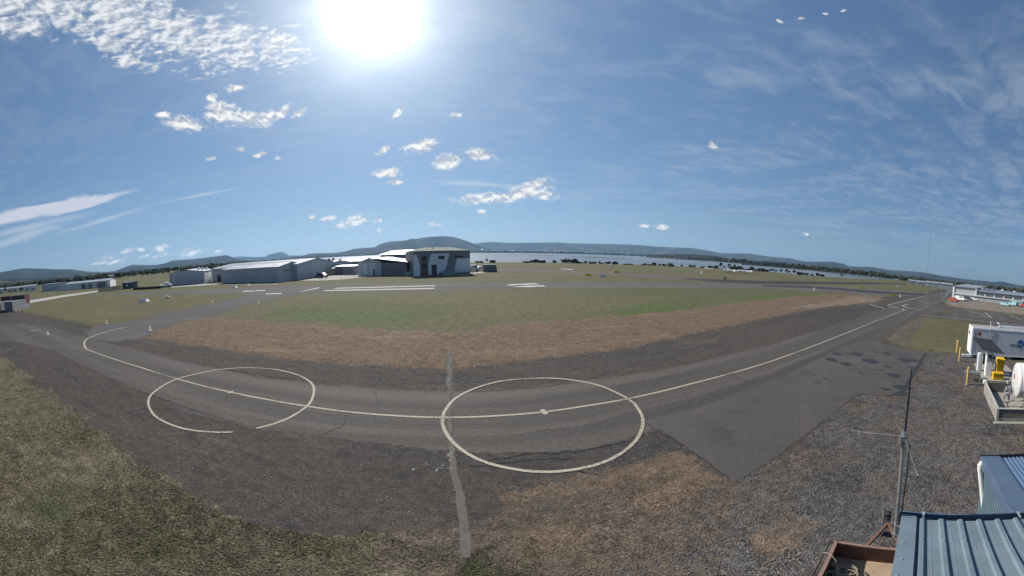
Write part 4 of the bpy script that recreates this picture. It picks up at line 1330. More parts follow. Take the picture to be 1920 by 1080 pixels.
# pipework between dispenser and tank
pw = fr('pipework', 'grey fuel pipes and valves standing in the bund before the tank', 'pipework', (BP.x + 0.9, BP.y - 0.05, 0), math.radians(14.5))
for (x, y, h) in ((0.45, -0.50, 1.35), (0.75, -0.62, 1.25), (1.0, -0.42, 1.0)):
    m_ = MB()
    m_.cyl((x, y, 0.06), (x, y, h), 0.035, 10)
    m_.cyl((x, y, h - 0.12), (x, y, h - 0.03), 0.065, 10)
    m_.obj('standpipe', steel_m, pw, smooth=True)
for (x, z) in ((1.9, 1.35), (2.0, 1.0), (1.5, 0.75), (1.2, 0.45)):
    m_ = MB()
    m_.tube([(x - 1.0, -0.5, z), (x - 0.6, -0.55, z), (x - 0.3, -0.9, z), (x - 0.3, -1.6, z)], 0.028, 8)
    m_.obj('pipe', mat('grey_pipe_paint', (0.45, 0.46, 0.46), 0.5, var=0.1), pw, smooth=True)
for (x, y, z) in ((0.45, -0.38, 0.95), (0.75, -0.5, 0.8), (0.45, -0.40, 0.55)):
    m_ = MB()
    m_.cyl((x, y - 0.1, z), (x, y + 0.04, z), 0.07, 12)
    m_.cyl((x, y + 0.04, z), (x, y + 0.07, z), 0.10, 12)
    m_.obj('valve', mat('valve_grey', (0.33, 0.34, 0.36), 0.45, var=0.2, vscale=10), pw, smooth=True)

# concrete pad with the dispenser
pad_c = G(1842, 708, 0.1)
pad = fr('pump_plinth', 'pale concrete plinth carrying the white fuel dispenser', 'plinth', (pad_c.x, pad_c.y, 0), math.radians(17))
m_ = MB()
m_.bbox(-0.75, 3.9, -2.6, 0.0, 0.0, 0.14, 0.02)
m_.obj('slab', conc_floor, pad)
m_ = MB()
m_.bbox(-1.05, -0.78, -0.18, 0.12, 0.0, 0.22, 0.06)
m_.obj('kerb_block', mat('white_kerb_block', (0.55, 0.54, 0.51), 0.7, var=0.1), pad)


def site(x, y, base=pad):
    """world point from plinth coordinates"""
    return Matrix.Translation(pad.location) @ Matrix.Rotation(math.radians(17), 4, 'Z') @ Vector((x, y, 0))


disp = fr('fuel_dispenser', 'white fuel dispenser cabinet with hoses under the tilted solar panel', 'fuel pump', (*site(0.55, -0.42).to_2d(), 0.14), math.radians(17))
m_ = MB()
m_.bbox(-0.25, 0.25, -0.24, 0.20, 0.0, 1.62, 0.03)
m_.obj('cabinet', white_p, disp)
m_ = MB()
m_.box(-0.262, -0.252, -0.20, 0.16, 1.0, 1.45)
m_.obj('display_panel', mat('dispenser_grey', (0.16, 0.17, 0.19), 0.3, var=0.1), disp)
m_ = MB()
m_.box(-0.266, -0.263, -0.14, 0.10, 1.2, 1.38)
m_.obj('display', glass_m, disp)
for i in range(3):
    m_ = MB()
    m_.tube([(-0.1 + 0.08 * i, -0.26 - 0.02 * i, 1.45), (-0.3, -0.36, 1.3), (-0.42, -0.40 - 0.06 * i, 0.75), (-0.40, -0.36, 0.25 + 0.1 * i), (-0.25, -0.34, 0.5), (-0.2, -0.27, 1.0)], 0.018, 6)
    m_.obj('hose', black_m, disp, smooth=True)
reel = fr('hose_reel', 'hose reel frame with black hose beside the white dispenser', 'hose reel', (*site(1.6, -0.35).to_2d(), 0.14), math.radians(17))
m_ = MB()
for y in (-0.2, 0.2):
    m_.cyl((-0.25, y, 0), (0, y, 0.9), 0.022, 8)
    m_.cyl((0.25, y, 0), (0, y, 0.9), 0.022, 8)
m_.obj('frame', steel_m, reel)
m_ = MB()
m_.tube([(math.cos(i * math.pi / 10) * 0.33, -0.14 + i * 0.0032, 0.85 + math.sin(i * math.pi / 10) * 0.33) for i in range(92)], 0.03, 6)
m_.obj('hose', black_m, reel, smooth=True)
for y in (-0.22, 0.20):
    m_ = MB()
    m_.cyl((0, y, 0.85), (0, y + 0.02, 0.85), 0.38, 20)
    m_.obj('drum_flange', mat('reel_grey', (0.34, 0.36, 0.40), 0.5, var=0.1), reel, smooth=True)
m_ = MB()
m_.bbox(-0.12, 0.22, 0.26, 0.5, 0.0, 1.25, 0.02)
m_.obj('filter_housing', white_p, reel)
# solar panel on a post frame
sp = fr('solar_panel', 'dark tilted solar panel on steel posts above the dispenser', 'solar panel', (*site(0.9, -0.9).to_2d(), 0.14), math.radians(17))
spD = math.hypot(sp.location.x, sp.location.y)
iS = (Matrix.Translation(sp.location) @ Matrix.Rotation(math.radians(17), 4, 'Z')).inverted()
Q = [iS @ p_ for p_ in (AT(1824, 631, 22.6), AT(1859, 637, 22.35), AT(1884, 663.5, 21.6), AT(1841.5, 655.5, 21.85))]
nrm = (Q[1] - Q[0]).cross(Q[3] - Q[0]).normalized()
if nrm.z < 0:
    nrm = -nrm
m_ = MB()
m_.loft([[q_ - nrm * 0.045 for q_ in Q], [q_ for q_ in Q]])
m_.obj('panel_frame', mat('panel_frame_black', (0.03, 0.032, 0.036), 0.4, var=0.1), sp)
cell = mat('solar_cells', (0.022, 0.026, 0.034), 0.55, var=0.08, vscale=3, spec=0.15)
bil = lambda u, v_: Q[0].lerp(Q[1], u).lerp(Q[3].lerp(Q[2], u), v_)
for i in range(4):
    for j in range(6):
        u0, u1, v0, v1 = i / 4 + 0.012, (i + 1) / 4 - 0.012, j / 6 + 0.01, (j + 1) / 6 - 0.01
        m_ = MB()
        m_.loft([[bil(a, b_) + nrm * 0.002 for a, b_ in ((u0, v0), (u1, v0), (u1, v1), (u0, v1))], [bil(a, b_) + nrm * 0.006 for a, b_ in ((u0, v0), (u1, v0), (u1, v1), (u0, v1))]])
        m_.obj('solar_cell', cell, sp)
for u, v_ in ((0.12, 0.75), (0.75, 0.8), (0.2, 0.2), (0.8, 0.3)):
    q_ = bil(u, v_) - nrm * 0.05
    m_ = MB()
    m_.cyl((q_.x, q_.y, -0.0), (q_.x, q_.y, q_.z), 0.032, 8)
    m_.obj('post', steel_m, sp)
m_ = MB()
m_.cyl(bil(0.12, 0.75) - nrm * 0.05, Vector((bil(0.75, 0.8).x, bil(0.75, 0.8).y, 0.6)), 0.02, 6)
m_.obj('brace', steel_m, sp)
yb = mat('yellow_plastic', (0.62, 0.36, 0.025), 0.5, var=0.08, vscale=3)
bn = fr('wheelie_bin', 'tall yellow wheelie bin beside the fuel dispenser', 'bin', (*site(1.35, -1.45).to_2d(), 0.14), math.radians(17))
m_ = MB()
m_.loft([[(-0.22, -0.22, 0.06), (0.22, -0.22, 0.06), (0.22, 0.22, 0.06), (-0.22, 0.22, 0.06)], [(-0.29, -0.29, 0.98), (0.29, -0.29, 0.98), (0.29, 0.29, 0.98), (-0.29, 0.29, 0.98)]])
m_.obj('body', yb, bn)
m_ = MB()
m_.loft([[(-0.32, -0.31, 0.985), (0.32, -0.31, 0.985), (0.32, 0.31, 0.985), (-0.32, 0.31, 0.985)], [(-0.30, -0.29, 1.03), (0.30, -0.29, 1.03), (0.30, 0.29, 1.03), (-0.30, 0.29, 1.03)], [(-0.12, -0.22, 1.09), (0.2, -0.22, 1.09), (0.2, 0.22, 1.09), (-0.12, 0.22, 1.09)]])
m_.obj('lid', yb, bn)
for y in (-0.2, 0.2):
    m_ = MB()
    m_.cyl((0.26, y - 0.03, 0.1), (0.26, y + 0.03, 0.1), 0.1, 12)
    m_.obj('wheel', tyre_m, bn)
bx_ = fr('spill_kit_box', 'low yellow spill box on the edge of the plinth', 'box', (*site(-0.35, -0.95).to_2d(), 0.14), math.radians(17))
m_ = MB()
m_.bbox(-0.2, 0.2, -0.36, 0.36, 0.0, 0.36, 0.03)
m_.obj('body', yb, bx_)
m_ = MB()
m_.bbox(-0.23, 0.23, -0.39, 0.39, 0.365, 0.47, 0.03)
m_.obj('lid', yb, bx_)
# bollards
bol_m = mat('ochre_bollard_paint', (0.62, 0.36, 0.11), 0.55, var=0.10, vscale=6, dirt=(0.35, 0.2, 0.08), dscale=4)
for i, ((x, y), lab, cat_) in enumerate((((1793.5, 661), 'ochre steel bollard at the grass edge, farthest of three from the tank', 'bollard'), ((1798.5, 677.5), 'ochre steel bollard at the container end on the gravel', 'bollard'), ((1813, 721), 'ochre steel bollard beside the small steel loading step', 'bollard'))):
    g_ = G(x, y)
    o_ = fr('bollard', lab, cat_, g_, SITE, 'ochre bollards round the fuel bay')
    m_ = MB()
    ringz = lambda z, r: [(r * math.cos(k * math.pi / 8), r * math.sin(k * math.pi / 8), z) for k in range(16)]
    m_.loft([ringz(0, 0.075), ringz(1.05, 0.075), ringz(1.08, 0.068), ringz(1.10, 0.045)])
    m_.obj('post', bol_m, o_, smooth=True)
    m_ = MB()
    m_.loft([ringz(0.0, 0.13), ringz(0.035, 0.12)])
    m_.obj('foot', mat('bollard_footing', (0.22, 0.21, 0.19), 0.9), o_)
stp = fr('loading_step', 'small galvanised steel step frame beside the plinth', 'step', (*site(-0.75, 0.30).to_2d(), 0), math.radians(17))
for (x, y) in ((0, 0), (0.55, 0), (0, 0.95), (0.55, 0.95)):
    m_ = MB()
    m_.cyl((x, y, 0), (x, y, 0.55), 0.025, 8)
    m_.obj('leg', steel_m, stp)
for k in range(6):
    m_ = MB()
    m_.box(-0.03 + k * 0.1, 0.05 + k * 0.1, -0.03, 0.98, 0.552, 0.58)
    m_.obj('tread_slat', steel_m, stp)
m_ = MB()
m_.box(0.0, 0.04, 0.0, 0.95, 0.22, 0.26)
m_.obj('rail', steel_m, stp)

# fuel container
cont_m = mat('white_container_paint', (0.53, 0.54, 0.56), 0.5, var=0.05, vscale=1.2, dirt=(0.42, 0.40, 0.37), dscale=0.8, damt=0.3)
cont_roof = mat('weathered_container_roof', (0.30, 0.30, 0.32), 0.7, var=0.25, vscale=2.5, dirt=(0.13, 0.12, 0.12), dscale=1.2, damt=0.6)
ck = G(1819.5, 665.4, 0.25)
fc = fr('fuel_container', 'long white fuel tank container with blue globe logo beside the grass island', 'container', (ck.x, ck.y, 0), math.radians(18.5))
CW, CLn, CB, CT = 2.2, 7.2, 0.28, 2.52
# local: +x depth away, -y along its length to the right
m_ = MB()
m_.box(0.04, CW - 0.04, -CLn + 0.04, -0.04, CB, CT - 0.06)
m_.obj('body', cont_m, fc)
for k in range(6):
    m_ = MB()
    y1 = -0.30 - k * 1.15
    m_.box(0.018, 0.038, y1 - 1.13, y1, CB + 0.14, CT - 0.20)
    m_.obj('side_panel', cont_m, fc)
m_ = MB()
for (x0, x1, y0, y1, z0, z1) in ((0.0, 0.10, -CLn, 0.0, CT - 0.12, CT), (0.0, 0.10, -CLn, 0.0, CB - 0.02, CB + 0.10), (CW - 0.1, CW, -CLn, 0.0, CT - 0.12, CT), (0.0, 0.12, -0.12, 0.0, CB + 0.101, CT - 0.121), (CW - 0.12, CW, -0.12, 0.0, CB + 0.101, CT - 0.121), (0.101, CW - 0.101, -0.10, 0.0, CT - 0.12, CT - 0.0), (0.101, CW - 0.101, -0.10, 0.0, CB - 0.02, CB + 0.1)):
    m_.box(x0, x1, y0, y1, z0, z1)
m_.obj('frame', white_p, fc)
m_ = MB()
m_.box(0.102, CW - 0.102, -CLn + 0.1, -0.102, CT - 0.058, CT - 0.045)
m_.obj('roof', cont_roof, fc)
m_ = MB()
m_.box(0.2, CW - 0.2, 0.001, 0.02, CB + 0.15, CT - 0.2)
m_.obj('end_door', white_p, fc)
m_ = MB()
m_.box(CW * 0.55, CW * 0.75, 0.021, 0.035, CT - 0.75, CT - 0.45)
m_.obj('vent', dark_m, fc)
m_ = MB()
m_.box(0.014, 0.017, -0.97, -0.34, CB + 0.2, CT - 0.95)
m_.obj('side_door', mat('panel_grey', (0.40, 0.41, 0.44), 0.5, var=0.05), fc)
for (y, z, s_, mm) in ((-0.62, 2.05, 0.20, RED_SIGN),):
    m_ = MB()
    m_.loft([[Vector((0.017 - 0.004 * k, y + dy_ * s_, z + dz_ * s_)) for dy_, dz_ in ((1, 0), (0, 1), (-1, 0), (0, -1))] for k in (0, 1)])
    m_.obj('hazard_placard', mm, fc)
m_ = MB()
m_.loft([[(0.012, -0.62 + a, 2.02 + b_) for a, b_ in ((0.05, 0.0), (0.02, 0.09), (-0.02, 0.12), (-0.05, 0.02), (0, -0.03))], [(0.009, -0.62 + a, 2.02 + b_) for a, b_ in ((0.05, 0.0), (0.02, 0.09), (-0.02, 0.12), (-0.05, 0.02), (0, -0.03))]])
m_.obj('flame_mark', black_m, fc)
blue_print = mat('blue_print', (0.02, 0.10, 0.30), 0.5, var=0.04)
dark_print = mat('dark_print', (0.06, 0.065, 0.08), 0.5, var=0.04)
grey_print = mat('grey_blue_print', (0.16, 0.21, 0.29), 0.5, var=0.04)
for (y0, y1, z0, z1) in ((-0.42, -0.2, 2.02, 2.14), (-0.40, -0.30, 1.86, 1.98)):
    m_ = MB()
    m_.box(0.012, 0.0165, y0, y1, z0, z1)
    m_.obj('notice', grey_print, fc)
m_ = MB()
m_.box(0.010, 0.0135, -0.44, -0.26, 1.42, 1.48)
m_.obj('notice', dark_print, fc)
RT = (math.pi / 2, 0, -math.pi / 2)
iC = (Matrix.Translation(fc.location) @ Matrix.Rotation(math.radians(18.5), 4, 'Z')).inverted()


def on_face(px, py):
    d = Vector(ray(px, py))
    o_ = iC @ Vector((0, 0, CAM_H))
    e_ = iC.to_3x3() @ d
    return o_ + e_ * ((0.012 - o_.x) / e_.x)


lw = on_face(1893.0, 650.5)
lg = on_face(1913.5, 646)
text_mesh('World', 0.42, 'lettering', dark_print, fc, (0.014, lw.y, lw.z), RT)
rg = 0.34
m_ = MB()
m_.loft([[Vector((0.0145 - 0.004 * k, lg.y + math.cos(a) * rg, lg.z + 0.04 + math.sin(a) * rg)) for a in [i * 2 * math.pi / 28 for i in range(28)]] for k in (0, 1)])
m_.obj('globe_logo', blue_print, fc)
text_mesh('fuel', 0.34, 'lettering', white_marker, fc, (0.009, lg.y + 0.30, lg.z - 0.10), RT, 0.002)
m_ = MB()
arc = [Vector((0.0125, lg.y + math.cos(a) * (rg + 0.09), lg.z + 0.04 + math.sin(a) * (rg + 0.09))) for a in [math.radians(200 + 10 * i) for i in range(15)]]
m_.tube(arc, 0.012, 5)
m_.obj('logo_arc', grey_print, fc)
for (x, y) in ((0.25, -0.2), (CW - 0.3, -0.2), (0.25, -3.5), (CW - 0.3, -3.5), (0.25, -6.9), (CW - 0.3, -6.9)):
    m_ = MB()
    m_.box(x - 0.18, x + 0.18, y - 0.18, y + 0.18, 0, CB - 0.021)
    m_.obj('support_block', conc_wall, fc)
m_ = MB()
m_.box(-0.02, 0.16, -0.1, 0.75, 0.10, 0.26)
m_.obj('step_beam', white_p, fc)
# roof hoop and rack on the container
m_ = MB()
h0, h1 = on_face(1857, 630), on_face(1857, 618)
yq = h0.y
m_.tube([(0.0, yq, 1.3), (-0.03, yq, CT + 0.15), (0.5, yq + 0.02, CT + 0.55), (1.0, yq - 0.3, CT + 0.5), (1.5, yq - 0.75, CT + 0.02)], 0.022, 6)
m_.obj('handrail', steel_m, fc, smooth=True)
rk = fr('pipe_rack', 'white pipe rack lying on the container roof', 'rack', (0, 0, 0), 0)
rk.location = Matrix.Translation(fc.location) @ Matrix.Rotation(math.radians(18.5), 4, 'Z') @ Vector((0, 0, 0))
rk.rotation_euler = (0, 0, math.radians(18.5))
for x in (1.5, 1.95):
    m_ = MB()
    m_.box(x, x + 0.09, -7.0, -2.75, CT + 0.005, CT + 0.15)
    m_.obj('rail', white_p, rk)
for k in range(7):
    m_ = MB()
    m_.box(1.592, 1.948, -2.9 - k * 0.65, -2.83 - k * 0.65, CT + 0.03, CT + 0.1)
    m_.obj('rung', white_p, rk)
m_ = MB()
m_.tube([(1.5, -2.8, CT + 0.15), (1.3, -2.6, CT + 0.35), (1.6, -2.5, CT + 0.4), (1.95, -2.75, CT + 0.15)], 0.03, 6)
m_.obj('handle', white_p, rk, smooth=True)
# ================================================================== HANGARS AND OTHER BUILDINGS
trim_m = mat('pale_trim', (0.48, 0.48, 0.48), 0.6, var=0.06)
door_grey = mat('door_cladding', (0.37, 0.39, 0.41), 0.6, var=0.07, vscale=0.5)
lamp_m = mat('white_wall_lamp', (0.8, 0.8, 0.78), 0.5, var=0.03)
joint_m = mat('dark_joint', (0.06, 0.065, 0.075), 0.7, var=0.1)


def frame(A, B):
    """origin and heading for a front that runs from A (its left end) to B, depth going away"""
    d = (B - A)
    return A, math.atan2(d.y, d.x), math.hypot(d.x, d.y)


def gable_hall(name, label, A, rz, W, Dp, eave, rise, ridge, wall_m, roof_m, group=None, front=None, over=0.25, base=0.0, cat='hangar'):
    """hall with a pitched roof. local +x along the front, +y away; ridge 'x' or 'y'"""
    o = thing(name, label, cat, (A.x, A.y, base), rz, group)
    m_ = MB()
    if ridge == 'y':
        prof_ = [(0, 0), (W, 0), (W, eave), (W / 2, eave + rise), (0, eave)]
        m_.prism([(x, 0, z) for x, z in prof_], (0, Dp, 0))
    else:
        prof_ = [(0, 0), (Dp, 0), (Dp, eave), (Dp / 2, eave + rise), (0, eave)]
        m_.prism([(0, y, z) for y, z in prof_], (W, 0, 0))
    m_.obj('wall', wall_m, o)
    th = 0.12
    for sgn in (0, 1):
        m_ = MB()
        if ridge == 'y':
            x0 = -over if sgn == 0 else W + over
            e0 = eave - over * rise / (W / 2)
            q = [(x0, -over, e0 + 0.02), (W / 2, -over, eave + rise + 0.02), (W / 2, -over, eave + rise + th), (x0, -over, e0 + th)]
            m_.prism(q, (0, Dp + 2 * over, 0))
        else:
            y0 = -over if sgn == 0 else Dp + over
            e0 = eave - over * rise / (Dp / 2)
            q = [(-over, y0, e0 + 0.02), (-over, Dp / 2, eave + rise + 0.02), (-over, Dp / 2, eave + rise + th), (-over, y0, e0 + th)]
            m_.prism(q, (W + 2 * over, 0, 0))
        m_.obj('roof', roof_m, o)
    m_ = MB()
    if ridge == 'y':
        m_.box(W / 2 - 0.25, W / 2 + 0.25, -over - 0.01, Dp + over + 0.01, eave + rise + th - 0.04, eave + rise + th + 0.03)
    else:
        m_.box(-over - 0.01, W + over + 0.01, Dp / 2 - 0.25, Dp / 2 + 0.25, eave + rise + th - 0.04, eave + rise + th + 0.03)
    m_.obj('ridge_cap', roof_m, o)
    return o


def face_box(o, name, m, x0, x1, z0, z1, y=-0.06, t_=0.055, axis='x', x=None):
    """a panel proud of the front (axis x) or of an end wall (axis y, at x)"""
    m_ = MB()
    if axis == 'x':
        m_.box(x0, x1, y - t_ + 0.055, y + 0.055, z0, z1)
    else:
        m_.box(x - t_ if x <= 0 else x, x if x <= 0 else x + t_, x0, x1, z0, z1)
    return m_.obj(name, m, o)


# --- hangar beside the parked ute: gable to the right of its long left wall
A, rz, W = frame(G(319, 536), G(384.5, 531))
hA = gable_hall('hangar', 'grey gabled hangar with four sliding doors and a white ute parked outside', A, rz, W, 20.0, 4.1, 0.85, 'y', grey_clad, roof_metal)
for k in range(4):
    face_box(hA, 'door', door_grey, 0.35 + k * W * 0.235, 0.35 + (k + 0.985) * W * 0.235, 0.02, 3.3, y=-0.05 - 0.03 * (k % 2))
    face_box(hA, 'door_joint', joint_m, 0.35 + k * W * 0.235 - 0.09, 0.35 + k * W * 0.235, 0.02, 3.35, y=-0.06)
for y0, y1 in ((1.2, 6.8), (8.2, 13.0), (14.2, 18.6)):
    m_ = MB()
    m_.box(-0.05, -0.003, y0, y1, 0.02, 3.2)
    m_.obj('side_door', door_grey, hA)
face_box(hA, 'corner_trim', trim_m, W - 0.28, W + 0.06, 0, 4.05, y=-0.10)
m_ = MB()
for k in range(3):
    m_.box(W * 0.72 + k * 1.3, W * 0.72 + k * 1.3 + 0.8, 6 + k, 7 + k, 4.5, 5.6 - 0.2 * k)
m_.obj('roof_vent', white_p, hA)
# --- hangar with the wall lamps
A, rz, W = frame(G(419, 531), G(524, 529))
hB = gable_hall('hangar', 'long grey hangar with a row of small white wall lamps along its front', A, rz, W, 13.5, 4.1, 1.05, 'x', grey_clad, roof_metal)
for f_ in (0.0, 0.21, 0.44, 0.72, 0.97):
    face_box(hB, 'downpipe', trim_m, f_ * W + 0.02, f_ * W + 0.14, 0, 4.0, y=-0.05)
for f_ in (0.10, 0.325, 0.58, 0.82):
    face_box(hB, 'wall_lamp', lamp_m, f_ * W - 0.3, f_ * W + 0.3, 2.05, 2.28, y=-0.055, t_=0.2)
for f0, f1 in ((0.01, 0.205), (0.22, 0.435), (0.45, 0.715), (0.73, 0.96)):
    face_box(hB, 'door', door_grey, f0 * W + 0.15, f1 * W, 0.02, 3.5, y=-0.052, t_=0.03)
m_ = MB()
m_.box(W + 0.003, W + 0.05, 8.6, 10.4, 0, 2.6)
m_.obj('end_door', mat('pale_green_door', (0.30, 0.36, 0.35), 0.5, var=0.05), hB)
m_ = MB()
m_.box(W + 0.003, W + 0.35, 2.5, 13.0, 2.9, 3.05)
m_.obj('end_awning', dark_clad, hB)
# --- its taller neighbour behind, with the rack in the gap
A, rz, W = frame(G(387, 529.5), G(419, 529))
hR = gable_hall('hangar', 'dark grey rear hangar in the gap behind the lamp lit hangar', Vector((A.x, A.y, 0)) + Vector((-1, 3.5, 0)), math.radians(2), 40.0, 22.0, 4.4, 1.35, 'x', grey_clad, roof_grey)
face_box(hR, 'door', dark_m, 3.2, 5.2, 0, 2.3)
face_box(hR, 'wall_lamp', lamp_m, 3.9, 4.5, 1.7, 1.9, y=-0.06, t_=0.2)
rk2 = thing('storage_rack', 'open steel rack with pale parcels in the gap between two grey hangars', 'rack', (*G(388, 531).to_2d(), 0), rz)
for z in (0.5, 1.3, 2.1):
    m_ = MB()
    m_.box(0, 2.6, 0.2, 1.2, z, z + 0.08)
    m_.obj('shelf', dark_clad, rk2)
for x in (0.0, 1.3, 2.55):
    m_ = MB()
    m_.box(x, x + 0.06, 0.15, 0.2, 0, 2.9)
    m_.obj('upright', steel_m, rk2)
for i, (x, z, wd_, hh, lab) in enumerate(((0.3, 0.585, 0.9, 0.5, 'pale carton on the lowest shelf of the steel rack'), (1.0, 1.385, 1.3, 0.35, 'long white carton on the middle shelf of the steel rack'))):
    m_ = MB()
    m_.bbox(x, x + wd_, 0.25, 1.0, z, z + hh, 0.02)
    o_ = m_.obj('carton', white_p)
    o_.location = rk2.location
    o_.rotation_euler = rk2.rotation_euler
    tag(o_, lab, 'carton', 'cartons on the steel rack')
# --- hangar C behind the trailers
A, rz, W = frame(G(566, 514.5), G(609.5, 511))
hC = gable_hall('hangar', 'grey gabled hangar behind the parked aircraft and trailers', A, math.radians(-22), 17.5, 12.0, 3.6, 0.9, 'x', grey_clad, roof_grey)
face_box(hC, 'door', door_grey, 4.0, 9.0, 0, 2.9)
face_box(hC, 'wall_lamp', lamp_m, 2.3, 2.7, 2.3, 2.5, t_=0.2)
# --- tan slatted shed
A, rz, W = frame(G(608, 517), G(628.5, 515.5))
tn = thing('slatted_shed', 'tan timber shed with horizontal boards between two grey hangars', 'shed', (A.x, A.y, 0), rz)
m_ = MB()
m_.box(0, W, 0, 4.0, 0, 2.1)
m_.obj('wall', dark_clad, tn)
for k in range(6):
    m_ = MB()
    m_.box(0.02, W - 0.02, -0.04, -0.003, 0.05 + k * 0.35, 0.36 + k * 0.35)
    m_.obj('board', mat('tan_boards', (0.36, 0.31, 0.22), 0.8, var=0.12, vscale=2), tn)
m_ = MB()
m_.prism([(-0.2, -0.3, 2.12), (-0.2, 4.2, 2.4), (-0.2, 4.2, 2.5), (-0.2, -0.3, 2.22)], (W + 0.4, 0, 0))
m_.obj('roof', roof_grey, tn)
# --- club hangar: gable front with white doors, long side to the right
A, rz, W = frame(G(672, 517), G(715, 517))
hD = gable_hall('hangar', 'gabled club hangar with white double doors and bright zinc roof', A, rz, W, 15.0, 3.85, 1.15, 'y', grey_clad, roof_metal)
face_box(hD, 'double_door', white_clad, W * 0.53, W * 0.78, 0, 2.9)
for f_ in (0.645, 0.70):
    face_box(hD, 'door_leaf', dark_clad, W * f_, W * f_ + 0.45, 0, 1.9, y=-0.09)
face_box(hD, 'tall_door', white_clad, W * 0.24, W * 0.42, 0.4, 2.9)
for f_ in (0.32, 0.58, 0.72):
    face_box(hD, 'name_board', lamp_m, W * f_ - 0.45, W * f_ + 0.45, 3.15, 3.5)
m_ = MB()
m_.box(W, W + 8.2, 0.6, 11.0, 0, 3.55)
m_.obj('side_wing', mat('plum_grey_cladding', (0.21, 0.205, 0.225), 0.65, var=0.08, vscale=0.5), hD)
m_ = MB()
m_.prism([(W / 2 + 0.1, 0.2, 5.03), (W + 8.6, 0.2, 3.62), (W + 8.6, 0.2, 3.72), (W / 2 + 0.1, 0.2, 5.13)], (0, 11.2, 0))
m_.obj('wing_roof', roof_metal, hD)
# annex left
A2 = G(629, 515)
hX = gable_hall('annex', 'low grey annex with white skillion roof beside the gabled club hangar', A2, math.radians(-12), 8.6, 7.0, 2.6, 0.35, 'x', mat('mauve_grey_cladding', (0.29, 0.285, 0.30), 0.65, var=0.08), roof_metal, cat='annex')
face_box(hX, 'door', dark_clad, 2.0, 3.2, 0, 2.0)
hY = gable_hall('hangar', 'low zinc roofed hangar half hidden behind the gabled club hangar', AT(632, 500, 128).to_2d().to_3d(), math.radians(-8), 15, 9, 3.9, 0.9, 'x', dark_clad, roof_metal)
# --- tall hall behind joined to the terminal
A, rz, W = frame(AT(714, 500, 118).to_2d().to_3d(), AT(775, 500, 108).to_2d().to_3d())
hE = gable_hall('hangar', 'tall dark hangar with zinc roof behind the club hangar', A, rz, W + 1.0, 15.0, 5.8, 1.35, 'x', dark_clad, roof_metal, over=0.4)

# --- the big two storey building with slanted white wall panels
A = G(775, 518.6)
A = Vector((A.x, A.y, 0))
d_ = AT(881.5, 515, 94)
B = Vector((d_.x, d_.y, 0))
A, rz, W = frame(A, B)
bF = thing('office_building', 'two storey dark building with slanted white wall panels and green hip roof', 'building', (A.x, A.y, 0), rz)
HF = 6.35
m_ = MB()
m_.box(0, W, 0, 11.0, 0, HF)
m_.obj('wall', mat('purple_grey_cladding', (0.20, 0.195, 0.215), 0.65, var=0.06, vscale=0.5), bF)
FX = lambda x: (x - 180) / 1265 * W
FZ = lambda x, y: max(0.03, (825 - (x - 180) / 1265 * 60 * 0 - y) / (825 - 258) * HF)


def poly_panel(name, m, pts, y=-0.003, t_=0.07):
    m_ = MB()
    m_.prism([(FX(x), y - t_, FZ(x, yy)) for x, yy in pts], (0, t_, 0))
    return m_.obj(name, m, bF)


white_panel = mat('white_wall_panel', (0.66, 0.67, 0.69), 0.6, var=0.04, vscale=0.6)
poly_panel('wall_panel', white_panel, [(186, 325), (258, 325), (325, 555), (325, 815), (186, 820)])
poly_panel('wall_panel', white_panel, [(566, 315), (975, 305), (885, 690), (700, 800), (562, 800), (505, 785), (505, 550)])
poly_panel('wall_panel', white_panel, [(1140, 435), (1440, 430), (1440, 760), (1085, 775), (1105, 600)])
poly_panel('slanted_panel', mat('slate_wall_panel', (0.19, 0.21, 0.22), 0.65, var=0.05), [(990, 305), (1130, 430), (1070, 690), (900, 690)], y=-0.004, t_=0.05)
for (x0, y0, x1, y1, nm, mm) in ((365, 362, 468, 480, 'window', glass_m), (368, 520, 475, 660, 'window', glass_m), (722, 365, 862, 440, 'window', glass_m), (1080, 372, 1180, 412, 'window', glass_m), (1190, 372, 1280, 412, 'window', glass_m)):
    a = poly_panel(nm, joint_m, [(x0, y0), (x1, y0), (x1, y1), (x0, y1)], y=-0.075, t_=0.03)
    cx_ = (x0 + x1) / 2
    for (p0, p1) in ((x0 + 8, cx_ - 4), (cx_ + 4, x1 - 8)):
        m_ = MB()
        m_.prism([(FX(x), -0.115, FZ(x, yy)) for x, yy in ((p0, y0 + 7), (p1, y0 + 7), (p1, y1 - 7), (p0, y1 - 7))], (0, 0.008, 0))
        m_.obj('pane', mm, a)
poly_panel('door', mat('charcoal_door', (0.05, 0.06, 0.065), 0.5, var=0.06), [(572, 565), (685, 565), (690, 815), (572, 815)], y=-0.075, t_=0.05)
poly_panel('entry_door', mat('brown_door', (0.12, 0.075, 0.065), 0.6, var=0.1), [(350, 690), (500, 690), (500, 815), (350, 815)], y=-0.005, t_=0.05)
poly_panel('wall_lamp', lamp_m, [(608, 345), (632, 345), (632, 360), (608, 360)], y=-0.075, t_=0.12)
m_ = MB()
m_.box(FX(765), FX(1060), -1.6, -1.5, 0, 1.35)
m_.obj('ramp_wall', mat('ramp_green_grey', (0.25, 0.28, 0.27), 0.7, var=0.08), bF)
m_ = MB()
m_.box(FX(1085), FX(1440), -2.2, -2.1, 0, 0.35)
m_.obj('ramp_wall', mat('ramp_green_grey', (0.25, 0.28, 0.27), 0.7, var=0.08), bF)
m_ = MB()
for k in range(9):
    x = FX(1090) + k * (FX(1435) - FX(1090)) / 8
    m_.box(x - 0.03, x + 0.03, -2.18, -2.12, 0.35, 1.35)
m_.box(FX(1090), FX(1435), -2.18, -2.12, 1.351, 1.41)
